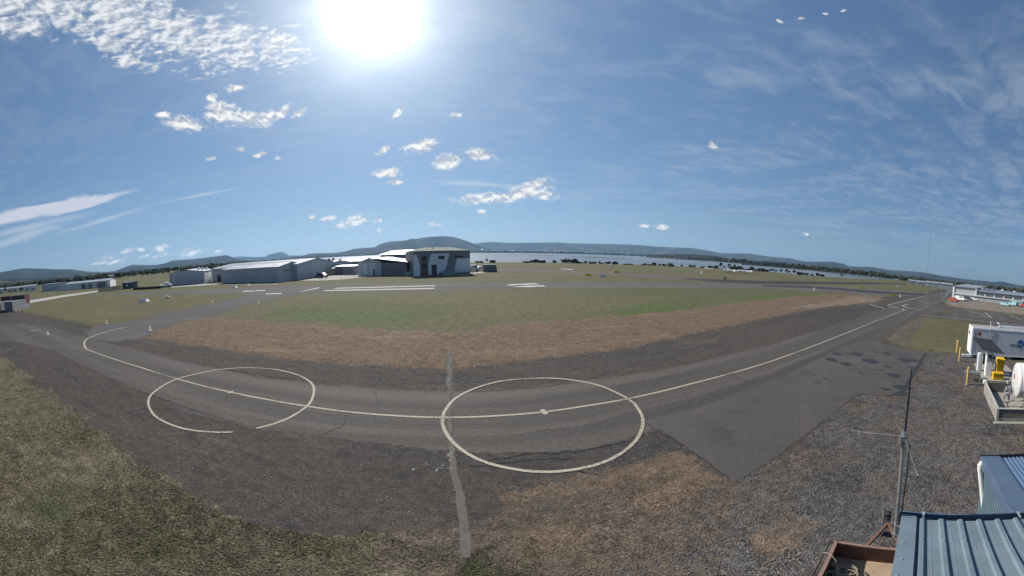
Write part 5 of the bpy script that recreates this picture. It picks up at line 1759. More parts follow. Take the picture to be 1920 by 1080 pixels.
m_.obj('railing', mat('rail_dark', (0.10, 0.115, 0.12), 0.6), bF)
m_ = MB()
ov = 0.10
r0 = [(-ov, -ov, HF + 0.02), (W + ov, -ov, HF + 0.02), (W + ov, 11 + ov, HF + 0.02), (-ov, 11 + ov, HF + 0.02)]
r1 = [(-ov, -ov, HF + 0.18), (W + ov, -ov, HF + 0.18), (W + ov, 11 + ov, HF + 0.18), (-ov, 11 + ov, HF + 0.18)]
r2 = [(W * .28, 5.0, HF + 1.15), (W * .75, 5.0, HF + 1.15), (W * .75, 6.0, HF + 1.15), (W * .28, 6.0, HF + 1.15)]
m_.loft([r0, r1, r2])
m_.obj('roof', roof_green, bF)
m_ = MB()
m_.cyl((W * .39, 3.5, HF + 0.8), (W * .39, 3.5, HF + 1.5), 0.12, 8)
m_.obj('flue', steel_m, bF)
m_ = MB()
m_.cyl((W * .57, 5.5, HF + 1.1), (W * .57, 5.5, HF + 2.0), 0.06, 6)
m_.obj('roof_mast', white_p, bF)

# --- left long low hangar, with open bays
A, rz, W = frame(G(124, 545), G(207, 537.5))
hL = gable_hall('hangar', 'long low pale hangar with dark open bays far beyond the grass', A, rz, W, 11.0, 3.2, 0.8, 'x', white_clad, roof_metal)
for f0, f1 in ((0.36, 0.46), (0.52, 0.60), (0.72, 0.90)):
    face_box(hL, 'open_bay', dark_clad, f0 * W, f1 * W, 0.02, 2.6)
for f_ in (0.48, 0.50, 0.62, 0.7):
    face_box(hL, 'column', trim_m, f_ * W, f_ * W + 0.3, 0, 3.0, y=-0.07)
face_box(hL, 'end_panel', lamp_m, W * 0.955, W, 0.3, 3.1, y=-0.08)
A, rz, W = frame(G(112, 545.8), G(124, 545))
hl = thing('portico', 'white columned porch on the near end of the long low hangar', 'porch', (A.x, A.y, 0), rz)
for k in range(4):
    m_ = MB()
    m_.box(k * W / 3.4, k * W / 3.4 + 0.5, 0, 0.5, 0, 2.5)
    m_.obj('column', lamp_m, hl)
m_ = MB()
m_.box(-0.3, W, -0.3, 4, 2.52, 2.8)
m_.obj('roof', roof_grey, hl)
A, rz, W = frame(G(79, 546), G(111.5, 544.5))
gable_hall('warehouse', 'blank grey warehouse to the left of the columned porch', A, rz, W, 12.0, 4.0, 0.15, 'x', grey_clad, roof_grey, cat='warehouse')
for (x0, x1, y, dist, h_, lab, mm) in ((44, 70, 543, 250, 3.6, 'white low house among dark trees left of the warehouse', white_clad), (12, 36, 546, 270, 3.4, 'pale flat house nearest the far left edge', cream_clad), (-14, 8, 548, 260, 3.6, 'grey house cut by the left edge of view', grey_clad), (34, 46, 545, 300, 3.0, 'small dark outbuilding between the two pale houses', dark_clad), (205, 216, 530, 420, 4.2, 'little cream house in the trees past the long low hangar', cream_clad)):
    a, b_ = AT(x0, y, dist), AT(x1, y, dist)
    A, rz, W = frame(Vector((a.x, a.y, 0)), Vector((b_.x, b_.y, 0)))
    o_ = gable_hall('house', lab, A, rz, W, 8.0, h_, 1.0, 'x', mm, roof_grey, cat='house')
    for f_ in (0.2, 0.6):
        face_box(o_, 'window', glass_m, f_ * W, f_ * W + 1.4, 1.0, 2.2)
# small dark shed with white notice
A, rz, W = frame(G(230, 542), G(247, 541))
sd = gable_hall('site_hut', 'dark blue site hut with white notice beside the tyre row', A, rz, W, 4.0, 2.3, 0.1, 'x', mat('dark_blue_cladding', (0.06, 0.075, 0.11), 0.6, var=0.1), roof_grey, cat='hut')
face_box(sd, 'notice', lamp_m, W * 0.4, W * 0.6, 1.0, 1.6)
face_box(sd, 'door', dark_m, W * 0.08, W * 0.3, 0, 1.9)
# containers at the left edge
A = G(-12, 586.5)
B = G(8.3, 585.5)
A, rz, W = frame(A, B)
cw = mat('pale_container_paint', (0.15, 0.16, 0.175), 0.55, var=0.08, vscale=1.0, dirt=(0.11, 0.11, 0.11), dscale=0.9)
for k, (lab, off) in enumerate((('pale shipping container cut by the left edge, doors facing the seal', 0.0), ('pale shipping container nearest the striped marker, doors facing the seal', W + 0.18))):
    o_ = thing('shipping_container', lab, 'container', (A.x + math.cos(rz) * off, A.y + math.sin(rz) * off, 0), rz, 'pale containers at the left edge')
    m_ = MB()
    m_.box(0, 2.35, 0.0, 6.0, 0.12, 2.3)
    m_.obj('body', cw, o_)
    for d_ in (0, 1):
        f_ = face_box(o_, 'door', cw, 0.06 + d_ * 1.13, 1.16 + d_ * 1.13, 0.2, 2.22)
        m_ = MB()
        for x in (0.35, 0.8):
            m_.cyl((x + d_ * 1.13, -0.09, 0.25), (x + d_ * 1.13, -0.09, 2.2), 0.02, 6)
        m_.obj('lock_rod', steel_m, f_)
    m_ = MB()
    m_.box(0.0, 2.35, 0.0, 6.0, 0.0, 0.119)
    m_.obj('base_rail', dark_clad, o_)
o_ = thing('shipping_container', 'maroon shipping container raised behind the pale containers', 'container', (A.x + math.cos(rz) * -2.5 - math.sin(rz) * 6.8, A.y + math.sin(rz) * -2.5 + math.cos(rz) * 6.8, 0), rz)
m_ = MB()
m_.box(0, 7.6, 0, 2.4, 1.2, 3.3)
m_.obj('body', maroon_p, o_)
for k in range(18):
    m_ = MB()
    m_.box(0.15 + k * 0.41, 0.35 + k * 0.41, -0.04, -0.002, 1.35, 3.15)
    m_.obj('side_rib', maroon_p, o_)
m_ = MB()
m_.box(0.05, 7.55, 0.1, 2.3, 0, 1.199)
m_.obj('base_stand', dark_clad, o_)
m_ = MB()
m_.box(3.5, 3.62, -0.09, -0.041, 2.6, 3.15)
m_.obj('notice', lamp_m, o_)

# --- long right hand terminal hangar
A, rz, W0 = frame(G(1786, 558), G(1920, 574))
W = W0 * 1.45
hG = thing('hangar', 'long white hangar with post and beam front beyond the fuel bay', 'hangar', (A.x, A.y, 0), rz)
Lb = W0 * 0.33
m_ = MB()
m_.box(0.05, Lb, 0.05, 22, 0, 4.55)
m_.box(Lb + 0.003, W, 0.3, 22, 0, 3.9)
m_.obj('wall', mat('hangar_grey_white', (0.46, 0.47, 0.48), 0.6, var=0.05, vscale=0.5), hG)
for k in range(4):
    face_box(hG, 'wall_sheet', mat('hangar_sheet', (0.42, 0.435, 0.45), 0.55, var=0.05), 0.75 + k * (Lb - 0.9) / 4, 0.75 + (k + 0.98) * (Lb - 0.9) / 4, 1.95, 4.3, y=-0.01)
m_ = MB()
m_.box(-0.15, 0.62, -0.35, 0.04, 0, 4.45)
m_.obj('corner_pier', white_p, hG)
m_ = MB()
m_.box(-0.1, W, -0.42, -0.12, 1.62, 1.98)
m_.obj('beam', white_clad, hG)
xs_ = [Lb - 0.3 + k * (W0 - Lb) / 5.2 for k in range(9)]
for x in xs_:
    m_ = MB()
    m_.box(x, x + 0.62, -0.36, 0.0, 1.99, 3.72 if x > Lb else 4.4)
    m_.obj('post', white_clad, hG)
for i in range(len(xs_) - 1):
    m_ = MB()
    m_.box(xs_[i] + 0.70, xs_[i + 1] - 0.08, 0.2, 0.295, 2.0, 3.3)
    m_.obj('wall_panel', mat('bay_panel_grey', (0.40, 0.41, 0.42), 0.6, var=0.05), hG)
    m_ = MB()
    m_.box(xs_[i] + 0.2, xs_[i + 1] + 0.1, -0.05, 0.04, 0.02, 1.6)
    m_.obj('roller_door', mat('roller_door_grey', (0.34, 0.36, 0.38), 0.55, var=0.05), hG)
m_ = MB()
m_.prism([(-0.3, -0.5, 4.42), (-0.3, 22, 5.6), (-0.3, 22, 5.75), (-0.3, -0.5, 4.62)], (Lb + 0.5, 0, 0))
m_.obj('tall_roof', roof_grey, hG)
m_ = MB()
m_.prism([(Lb + 0.21, -0.9, 3.72), (Lb + 0.21, 10, 4.75), (Lb + 0.21, 22, 4.4), (Lb + 0.21, 22, 4.25), (Lb + 0.21, 10, 4.6), (Lb + 0.21, -0.9, 3.58)], (W - Lb, 0, 0))
m_.obj('roof', mat('blue_grey_roofing', (0.16, 0.19, 0.235), 0.5, var=0.08), hG)
for k in range(3):
    m_ = MB()
    x = Lb + 0.7 + k * 2.0
    m_.prism([(x, 3.0, 4.3), (x + 2.0, 3.0, 4.3), (x + 1.0, 3.0, 5.1)], (0, 7, 0))
    m_.obj('dormer_roof', roof_grey, hG)
for k in range(4):
    m_ = MB()
    x = Lb + 9 + k * 5
    m_.box(x, x + 1.0, 6, 7, 4.65, 5.2)
    m_.obj('roof_unit', white_clad, hG)
m_ = MB()
m_.cyl((0.3, 0.6, 4.6), (0.3, 0.6, 6.8), 0.05, 6)
m_.obj('roof_aerial', steel_m, hG)
m_ = MB()
m_.cyl((16.5, 3.0, 4.4), (16.5, 3.0, 6.6), 0.05, 6)
m_.obj('roof_aerial', steel_m, hG)

# far airfield sheds on the right
for i, (x0, x1, y, dist, h_, lab) in enumerate(((1703, 1716, 531, 330, 3.0, 'tiny white hangar leftmost in the far right row'), (1718, 1735, 532, 310, 3.0, 'white hangar with pale roof second in the far right row'), (1736, 1760, 533, 290, 3.6, 'longest white hangar in the far right row under the mast'), (1762, 1786, 535, 260, 3.8, 'grey hangar at the right end of the far row beside the long hangar'))):
    a, b_ = AT(x0, y, dist), AT(x1, y, dist)
    A, rz, W = frame(Vector((a.x, a.y, 0)), Vector((b_.x, b_.y, 0)))
    o_ = gable_hall('hangar', lab, A, rz, W, 10.0, h_, 1.0, 'x', white_clad if i < 3 else grey_clad, roof_metal, group='far row of airfield hangars')
    for f_ in (0.1, 0.55):
        face_box(o_, 'door', door_grey, f_ * W, (f_ + 0.33) * W, 0, h_ * 0.7)

# ================================================================== VEHICLES
def car(label, loc, rz, paint, kind='car', cat='car', group='vehicles parked round the airfield', s=1.0):
    o = thing('parked_' + ('van' if kind == 'van' else 'ute' if kind == 'ute' else 'car'), label, cat, loc, rz, group)
    if s != 1.0:
        o.scale = (s, s, s)
    m_ = MB()
    L, Wd = (4.9, 1.8) if kind == 'van' else (4.4, 1.74)
    if kind == 'van':
        side = [(-L / 2, .35), (-L / 2, 1.9), (L * .18, 2.0), (L * .36, 1.25), (L / 2, 1.05), (L / 2, .35)]
    elif kind == 'ute':
        side = [(-L / 2, .45), (-L / 2, 0.95), (-0.35, .97), (-.3, 1.6), (0.75, 1.62), (1.25, 1.05), (L / 2, .92), (L / 2, .45)]
    else:
        side = [(-L / 2, .35), (-L / 2, .9), (-L * .42, 1.0), (-L * .28, 1.45), (L * .08, 1.47), (L * .24, 1.0), (L * .48, .82), (L / 2, .35)]
    n_ = len(side)
    rings = []
    for y, ins in ((-Wd / 2, 0.06), (-Wd / 2 + .1, 0), (Wd / 2 - .1, 0), (Wd / 2, .06)):
        rings.append([(x * (1 - ins * .3), y * (1 - (.16 if z > 1.05 else 0)), z - (ins if z > .5 else -ins * .3)) for x, z in side])
    m_.loft(rings)
    m_.obj('body', paint, o, smooth=True)
    zg = (1.08, 1.40) if kind == 'car' else (1.35, 1.8) if kind == 'van' else (1.08, 1.5)
    xg = (-L * .27, L * .10) if kind == 'car' else (-L * .02, L * .2) if kind == 'van' else (-.22, .72)
    for sg in (-1, 1):
        m_ = MB()
        yy = sg * (Wd / 2 * .87)
        m_.prism([(xg[0], yy, zg[0]), (xg[1] + .3, yy, zg[0]), (xg[1], yy, zg[1]), (xg[0] + .1, yy, zg[1])], (0, sg * .05, 0))
        m_.obj('window', glass_m, o)
    fx = {'car': (L * .10, L * .235), 'van': (L * .20, L * .35), 'ute': (.78, 1.22)}[kind]
    m_ = MB()
    m_.loft([[(fx[1] + .03, -Wd * .38, zg[0] - .02), (fx[1] + .03, Wd * .38, zg[0] - .02), (fx[0] + .03, Wd * .34, zg[1] + .02), (fx[0] + .03, -Wd * .34, zg[1] + .02)], [(fx[1] - .05, -Wd * .38, zg[0] - .06), (fx[1] - .05, Wd * .38, zg[0] - .06), (fx[0] - .05, Wd * .34, zg[1] - .02), (fx[0] - .05, -Wd * .34, zg[1] - .02)]])
    m_.obj('windscreen', glass_m, o)
    for x in (-L * .3, L * .31):
        for sg in (-1, 1):
            m_ = MB()
            m_.cyl((x, sg * (Wd / 2 - .16), .32), (x, sg * (Wd / 2 + .02), .32), .32, 14)
            w_ = m_.obj('wheel', tyre_m, o, smooth=True)
            m_ = MB()
            m_.cyl((x, sg * (Wd / 2 + .021), .32), (x, sg * (Wd / 2 + .03), .32), .18, 10)
            m_.obj('rim', steel_m, w_)
    for sg in (-1, 1):
        m_ = MB()
        m_.box(L / 2 - .06, L / 2 + .012, sg * .62 - .16, sg * .62 + .16, .66, .8)
        m_.obj('headlight', chrome_m, o)
    return o


VG = 'vehicles parked round the airfield'
car('white ute parked at the corner of the four door grey hangar', G(311, 538.5), math.radians(75), white_p, 'ute', 'ute')
car('white truck cab beside the tall pole near the left edge', G(28.5, 568.5), math.radians(100), white_p, 'van', 'van')
car('dark blue car parked on the pale hangar apron by the grass', G(603, 521), math.radians(160), blue_dark)
car('silver van parked in front of the low annex', G(650, 513.5), math.radians(200), silver_p, 'van', 'van', s=1.25)
car('white car parked beside the silver van at the annex', G(667, 513.5), math.radians(190), white_p)
car('white van parked behind the dark office building', G(887, 508.8), math.radians(30), white_p, 'van', 'van')
car('white ute parked against the grey container by the office building', G(901, 508.6), math.radians(200), white_p, 'ute', 'ute')
car('red car parked at the white pier of the long hangar', G(1788, 565.2), math.radians(250), red_p, s=0.82)
car('white car parked second from the pier at the long hangar', G(1800, 563.6), math.radians(255), white_p, 'van', 'van', s=0.82)
car('pale green car parked behind the white van at the long hangar', G(1807, 564.3), math.radians(245), silver_p, s=0.82)
car('dark car parked in the middle of the hangar car row', G(1815, 562.8), math.radians(260), blue_dark, s=0.82)
car('white hatchback at the right end of the hangar car row', G(1825, 563.5), math.radians(255), white_p, s=0.82)
car('pale cyan car parked left of the cyan box van', G(1885, 573.5), math.radians(240), cyan_p, s=0.82)
car('pale cyan van with dark side in the middle of three', G(1897, 573), math.radians(70), cyan_p, 'van', 'van', s=0.82)
car('tall pale cyan van at the right end beside the red car', G(1911, 574.5), math.radians(245), cyan_p, 'van', 'van', s=0.82)
car('red car almost cut off by the right edge', G(1921, 576), math.radians(250), red_p, s=0.82)
# grey container with trailers beside the office building
A = G(906, 510)
gc = thing('shipping_container', 'grey shipping container in the grass right of the office building', 'container', (A.x, A.y, 0), math.radians(12))
m_ = MB()
m_.box(0, 4.2, 0, 2.4, 0.05, 2.2)
m_.obj('body', mat('green_grey_container', (0.15, 0.17, 0.18), 0.6, var=0.08), gc)
for k in range(9):
    m_ = MB()
    m_.box(0.2 + k * 0.44, 0.42 + k * 0.44, -0.04, -0.003, 0.2, 2.05)
    m_.obj('side_rib', MATS['green_grey_container'], gc)
m_ = MB()
m_.box(4.4, 4.5, 0.2, 2.2, 0, 1.7)
m_.obj('end_board', cream_clad, gc)


def light_plane(label, loc, rz, s=1.0):
    o = thing('light_aircraft', label, 'aircraft', loc, rz, 'light aircraft parked on the field')
    o.scale = (s, s, s)
    m_ = MB()
    rg_ = lambda x, r, zc: [(x, r * math.cos(k * math.pi / 4), zc + r * 1.15 * math.sin(k * math.pi / 4)) for k in range(8)]
    m_.loft([rg_(2.6, .12, 1.15), rg_(2.4, .42, 1.15), rg_(1.2, .55, 1.2), rg_(0.6, .62, 1.35), rg_(-.8, .55, 1.35), rg_(-2.2, .28, 1.25), rg_(-4.0, .10, 1.3)])
    m_.obj('fuselage', white_p, o, smooth=True)
    m_ = MB()
    m_.loft([[(.9, -5.2, 2.15), (.85, -5.2, 2.22), (-.5, -5.2, 2.15)], [(1.0, 0, 2.05), (.9, 0, 2.2), (-.6, 0, 2.05)], [(.9, 5.2, 2.15), (.85, 5.2, 2.22), (-.5, 5.2, 2.15)]])
    m_.obj('wing', white_p, o)
    m_ = MB()
    m_.prism([(-3.0, -.03, 1.4), (-4.2, -.03, 1.3), (-4.4, -.03, 2.6), (-3.9, -.03, 2.6)], (0, .06, 0))
    m_.obj('tail_fin', white_p, o)
    m_ = MB()
    m_.box(-4.2, -3.5, -1.6, 1.6, 1.40, 1.45)
    m_.obj('tailplane', white_p, o)
    for (x, y) in ((1.9, 0), (-.3, -1.1), (-.3, 1.1)):
        m_ = MB()
        m_.cyl((x, y - .06, .22), (x, y + .06, .22), .22, 10)
        w_ = m_.obj('wheel', tyre_m, o)
        m_ = MB()
        m_.cyl((x, y, .22), (x * .9, y * .4, .9), .05, 6)
        m_.obj('strut', steel_m, w_)
    m_ = MB()
    m_.box(0.4, 1.3, -.5, .5, 1.72, 1.98)
    m_.obj('windscreen', glass_m, o)
    return o


p0 = light_plane('white light aircraft leftmost in the far parked row', G(1366, 512), math.radians(20), 0.75)
for (x, y, a, lab) in ((1376.5, 512.2, 60, 'white light aircraft second in the far parked row'), (1388, 511.8, 120, 'small white light aircraft alone in the middle of the far parked row'), (1398, 512.8, 40, 'white light aircraft second from the right in the far parked row'), (1403.5, 512.8, 80, 'white light aircraft rightmost in the far parked row'), (590, 515, 30, 'white light aircraft among the trailers beside the lamp lit hangar')):
    dup(p0, G(x, y), math.radians(a), lab, 0.75 if x > 700 else 0.85)
# flat trailers and machines by the club hangar
fb = mat('trailer_dark', (0.04, 0.042, 0.05), 0.7, var=0.3, vscale=2)
for i, (x, y, L_, lab) in enumerate(((576, 518.5, 4.5, 'dark trailer leftmost beside the lamp lit hangar'), (588, 519.5, 4.0, 'dark trailer in front of the parked aircraft'), (727, 514.5, 3.6, 'dark luggage trailer beside the club hangar'), (738, 514.5, 3.6, 'pale topped trailer in the row at the club hangar'), (748, 514.8, 3.6, 'dark trailer nearest the white gate'), (754, 514.8, 2.6, 'short dark cart between trailer and white gate'))):
    o_ = thing('flat_trailer', lab, 'trailer', G(x, y), math.radians(25 + 10 * i), 'trailers near the hangars')
    m_ = MB()
    m_.box(-L_ / 2, L_ / 2, -.8, .8, .55, .7)
    m_.obj('deck', fb, o_)
    m_ = MB()
    m_.bbox(-L_ / 2 + .3, L_ / 2 - .5, -.6, .6, .702, 1.25 + .2 * (i % 3), .1)
    m_.obj('load', white_clad if i == 3 else fb, o_)
    for sx in (-.6, .6):
        for sy in (-.85, .7):
            m_ = MB()
            m_.cyl((sx * L_ * .45, sy, .3), (sx * L_ * .45, sy + .15, .3), .3, 12)
            m_.obj('wheel', tyre_m, o_)
# white hoarding by the office building
A = G(759, 517.5)
o_ = thing('white_gate', 'white solid gate between the trailers and the office building', 'gate', (A.x, A.y, 0), math.radians(12))
m_ = MB()
m_.box(0, 2.4, 0, .06, .12, 1.15)
m_.obj('panel', white_marker, o_)
for x in (-.12, 2.42):
    m_ = MB()
    m_.box(x, x + .1, -.02, .08, 0, 1.3)
    m_.obj('post', dark_clad, o_)

# ================================================================== MARKERS, SIGNS, POLES
def cone(label, x, y, h, lean=0.0, m_c=cone_cream):
    h *= .82
    o = thing('marker_cone', label, 'cone', G(x, y), 0.3, 'marker cones round the taxiways')
    m_ = MB()
    rg_ = lambda z, r: [(r * math.cos(k * math.pi / 6), r * math.sin(k * math.pi / 6), z) for k in range(12)]
    m_.loft([rg_(0.06, .20 * h / .7), rg_(h * .5, .13 * h / .7), rg_(h, .06 * h / .7)])
    m_.obj('body', m_c, o, smooth=True)
    m_ = MB()
    m_.box(-.25 * h / .7, .25 * h / .7, -.25 * h / .7, .25 * h / .7, 0, .055)
    m_.obj('base', white_p, o)
    return o


for (x, y, h, lab) in ((90, 628.5, .62, 'cream marker cone standing alone on the left seal'), (200, 607.5, .62, 'cream marker cone at the grass corner left of the cross taxiway'), (281.5, 620.5, .68, 'cream marker cone at the tip of the brown verge'), (398.5, 568.5, .62, 'cream marker cone on the left edge of the cross taxiway'), (485, 569, .55, 'cream marker cone on the right edge of the cross taxiway'), (1688, 557, 1.0, 'tall white marker cone beside the lower yellow sign'), (1315, 513.5, 1.7, 'large white marker cone alone in the mid field'), (1549, 518, 1.0, 'tiny white marker cone far left of the upper yellow sign'), (1526, 545, 1.0, 'white dome marker on the dark runway strip'), (1765, 552, .8, 'cream cone at the fence end of the far taxiway'), (1737, 549, .7, 'cream cone on the bend of the far taxiway'), (1779, 546.5, .7, 'cream cone farthest along the taxiway by the fence'), (1683, 538, 1.2, 'white cone in the grass below the far hangars')):
    cone(lab, x, y, h, m_c=white_marker if 'white' in lab else cone_cream)


def gable_marker(label, x, y, L_, wd, h, rz, m_g, group):
    o = thing('gable_marker', label, 'marker', G(x, y), rz, group)
    for sg in (-1, 1):
        m_ = MB()
        m_.loft([[(-L_ / 2, sg * wd / 2, .03), (L_ / 2, sg * wd / 2, .03), (L_ / 2, sg * .01, h), (-L_ / 2, sg * .01, h)], [(-L_ / 2, sg * (wd / 2 - .03), .03), (L_ / 2, sg * (wd / 2 - .03), .03), (L_ / 2, sg * .002, h - .04), (-L_ / 2, sg * .002, h - .04)]])
        m_.obj('board', m_g, o)
    for x_ in (-L_ / 2 + .1, L_ / 2 - .1):
        m_ = MB()
        m_.box(x_ - .02, x_ + .02, -wd / 2 + .04, wd / 2 - .04, 0, .029)
        m_.obj('foot', dark_clad, o)
    return o


WG, YG = 'white gable markers on the grass', 'yellow gable markers along the runways'
gable_marker('white gable marker nearest, with its pale end turned to the left', 270, 566.5, 2.0, 1.6, .75, math.radians(200), white_marker, WG)
gable_marker('white gable marker lying right of the nearest one on the left grass', 314, 558.5, 2.1, 1.4, .6, math.radians(160), white_marker, WG)
gable_marker('white gable marker in front of the lamp lit hangar', 440, 539.8, 1.5, 1.2, .55, math.radians(170), white_marker, WG)
gable_marker('white gable marker closest to the lamp lit hangar wall', 463.5, 535.6, 1.5, 1.2, .5, math.radians(170), white_marker, WG)
gable_marker('pale box marker beside the left yellow gable marker', 1130, 519.5, 1.6, .9, .45, math.radians(0), silver_p, WG)
gable_marker('tiny white gable marker far out near the shore shrubs', 1146, 497.5, 2.4, 1.2, .8, 0, white_marker, WG)
gable_marker('tiny white gable marker far out before the shore trees', 1491, 516.5, 2.4, 1.2, .9, math.radians(-40), white_marker, WG)
gable_marker('yellow gable marker left of the pale box marker', 1102, 517.3, 2.1, .8, .62, math.radians(0), yellow_sign, YG)
gable_marker('yellow gable marker right of and behind the pale box marker', 1155, 511.6, 2.4, .9, .75, math.radians(0), yellow_sign, YG)


def sign_board(label, x, y, L_, h, rz):
    o = thing('taxiway_sign', label, 'sign', G(x, y), rz, 'yellow taxiway signs')
    m_ = MB()
    m_.box(-L_ / 2, L_ / 2, -.012, .012, .22, h)
    m_.obj('board', yellow_sign, o)
    m_ = MB()
    m_.box(-L_ / 2 - .03, L_ / 2 + .03, -.03, -.013, h - .08, h + .02)
    m_.obj('top_rail', trim_m, o)
    for k in range(3):
        m_ = MB()
        m_.box(-L_ * .3 + k * L_ * .27, -L_ * .3 + k * L_ * .27 + .12, -.018, -.0125, .38, h - .2)
        m_.obj('symbol', mat('faded_sign_symbol', (0.25, 0.22, 0.09), 0.6), o)
    for sx in (-1, 1):
        m_ = MB()
        m_.box(sx * L_ * .35 - .04, sx * L_ * .35 + .04, -.04, .04, 0, .219)
        m_.obj('leg', steel_m, o)
    return o


sign_board('upper yellow taxiway sign on the grass between the two dark runway strips', 1615, 543.2, 2.4, .95, math.radians(-58))
sign_board('lower yellow taxiway sign beside the tall white cone', 1673, 556, 2.2, .9, math.radians(-62))
# striped barrier beside the containers
o_ = thing('striped_barrier', 'low orange and white striped barrier board beside the pale containers', 'barrier', G(34, 585), math.radians(95))
for k in range(5):
    m_ = MB()
    m_.box(-1.1 + k * .44, -.67 + k * .44, -.08, .08, .12, .42)
    m_.obj('block', white_marker if k % 2 else orange_p, o_)
for x in (-.9, .9):
    m_ = MB()
    m_.box(x - .06, x + .06, -.2, .2, 0, .119)
    m_.obj('foot', dark_clad, o_)
# tall pole at the left, with lamp
o_ = thing('lamp_post', 'tall grey lamp post beside the white truck cab at far left', 'lamp post', G(36, 567.5), 0)
m_ = MB()
m_.cyl((0, 0, 0), (0, 0, 5.0), .07, 8)
m_.obj('pole', trim_m, o_)
m_ = MB()
m_.bbox(-.15, .5, -.12, .12, 4.1, 4.35, .03)
m_.obj('lamp_head', white_p, o_)
# person-less marker pole in the mid field
o_ = thing('marker_pole', 'thin pale pole with dark base box in the mid field', 'pole', G(1359, 523.5), 0)
m_ = MB()
m_.cyl((0, 0, .5), (0, 0, 1.9), .05, 6)
m_.obj('pole', cream_clad, o_)
m_ = MB()
m_.bbox(-.3, .3, -.3, .3, 0, .7, .05)
m_.obj('box', black_m, o_)
# wind cone far at the shore
o_ = thing('wind_cone', 'white wind cone on a slim mast before the shore trees', 'windsock', AT(1387, 502.5, 250).to_2d().to_3d(), 0)
m_ = MB()
m_.cyl((0, 0, 0), (0, 0, 4.2), .06, 6)
m_.obj('mast', white_p, o_)
m_ = MB()
m_.cyl((0, 0, 4.1), (1.7, -.4, 2.9), .48, 10, .2)
m_.obj('sleeve', white_marker, o_)
# lattice mast far away
mp = AT(1737, 520, 800)
o_ = thing('lattice_mast', 'tall thin guyed lattice mast rising above the far hangars', 'mast', (mp.x, mp.y, 0), 0.3)
MH = AT(1736, 424, 800).z
for (a, b_) in ((0, .55), (.55, 1.0)):
    m_ = MB()
    for k in range(3):
        ca, sa = math.cos(k * 2.0944) * .5, math.sin(k * 2.0944) * .5
        m_.cyl((ca, sa, MH * a), (ca * (.6 if b_ == 1 else 1), sa * (.6 if b_ == 1 else 1), MH * b_), .08, 5)
    m_.obj('mast_section', mat('mast_grey', (0.16, 0.15, 0.16), 0.7), o_)
m_ = MB()
nb = 34
for i in range(nb):
    z0, z1 = MH * i / nb, MH * (i + 1) / nb
    k = i % 3
    m_.cyl((math.cos(k * 2.0944) * .5, math.sin(k * 2.0944) * .5, z0), (math.cos((k + 1) * 2.0944) * .5, math.sin((k + 1) * 2.0944) * .5, z1), .045, 4)
m_.obj('bracing', MATS['mast_grey'], o_, kind='stuff')
# small tower on the left skyline
tp = AT(183, 511, 3800)
o_ = thing('hill_tower', 'tiny dark tower on the left skyline hill', 'tower', (tp.x, tp.y, tp.z - 60), 0)
m_ = MB()
m_.cyl((0, 0, 0), (0, 0, 62), 2.0, 6)
m_.obj('shaft', dark_clad, o_)
m_ = MB()
m_.loft([[(6 * math.cos(k * .785), 6 * math.sin(k * .785), 62) for k in range(8)], [(7 * math.cos(k * .785), 7 * math.sin(k * .785), 74) for k in range(8)]])
m_.obj('head', dark_clad, o_)

# ================================================================== FENCES
def wire_fence(name, label, px, hgt, step, wires=4, m_p=steel_m, gate=False):
    P = [G(x, y) for x, y in px]
    o = thing(name, label, 'fence', (0, 0, 0), 0)
    for a, b_ in zip(P, P[1:]):
        n_ = max(1, int((b_ - a).length / step))
        for k in range(n_ + 1):
            q = a.lerp(b_, k / n_)
            m_ = MB()
            m_.cyl((q.x, q.y, 0), (q.x, q.y, hgt), .035, 6)
            m_.obj('post', m_p, o)
        for k in range(wires):
            z = hgt * (k + .6) / wires
            m_ = MB()
            m_.cyl((a.x, a.y, z), (b_.x, b_.y, z), .008, 4)
            m_.obj('wire', m_p, o)
    return o


wire_fence('wire_fence', 'chain wire fence from the taxiway to the corner of the long hangar', [(1763, 569), (1785.5, 546)], 1.8, 3.0, 9)
wire_fence('wire_fence', 'low wire fence along the red gravel before the long hangar', [(1772, 571), (1850, 580), (1920, 589), (1990, 598)], 1.1, 3.0, 3)
wire_fence('wire_fence', 'post and wire fence along the grass before the club hangar', [(568, 528), (600, 525.5), (640, 523.5), (690, 520), (727, 517.5)], 1.2, 3.0, 3, dark_clad)

# row of dark tyres and shrubs along the left edge of the apron
tyre0 = None
k_ = 0
for x in range(252, 304, 4):
    f_ = (x - 252) / 52
    y = 543.5 - 2.8 * f_
    g_ = G(x, y)
    if tyre0 is None:
        tyre0 = thing('tyre_stack', 'stack of dark tyres in the row before the four door hangar', 'tyre stack', g_, 0, 'row of tyre stacks before the four door hangar')
        for z in (0, .26, .52):
            m_ = MB()
            rg_ = lambda r, zz: [(r * math.cos(i * math.pi / 7), r * math.sin(i * math.pi / 7), zz) for i in range(14)]
            m_.loft([rg_(.30, z + .02), rg_(.42, z + .02), rg_(.48, z + .12), rg_(.42, z + .24), rg_(.30, z + .24)], caps=False)
            m_.obj('tyre', tyre_m, tyre0, smooth=True)
    else:
        dup(tyre0, g_, k_ * .7)
    k_ += 1
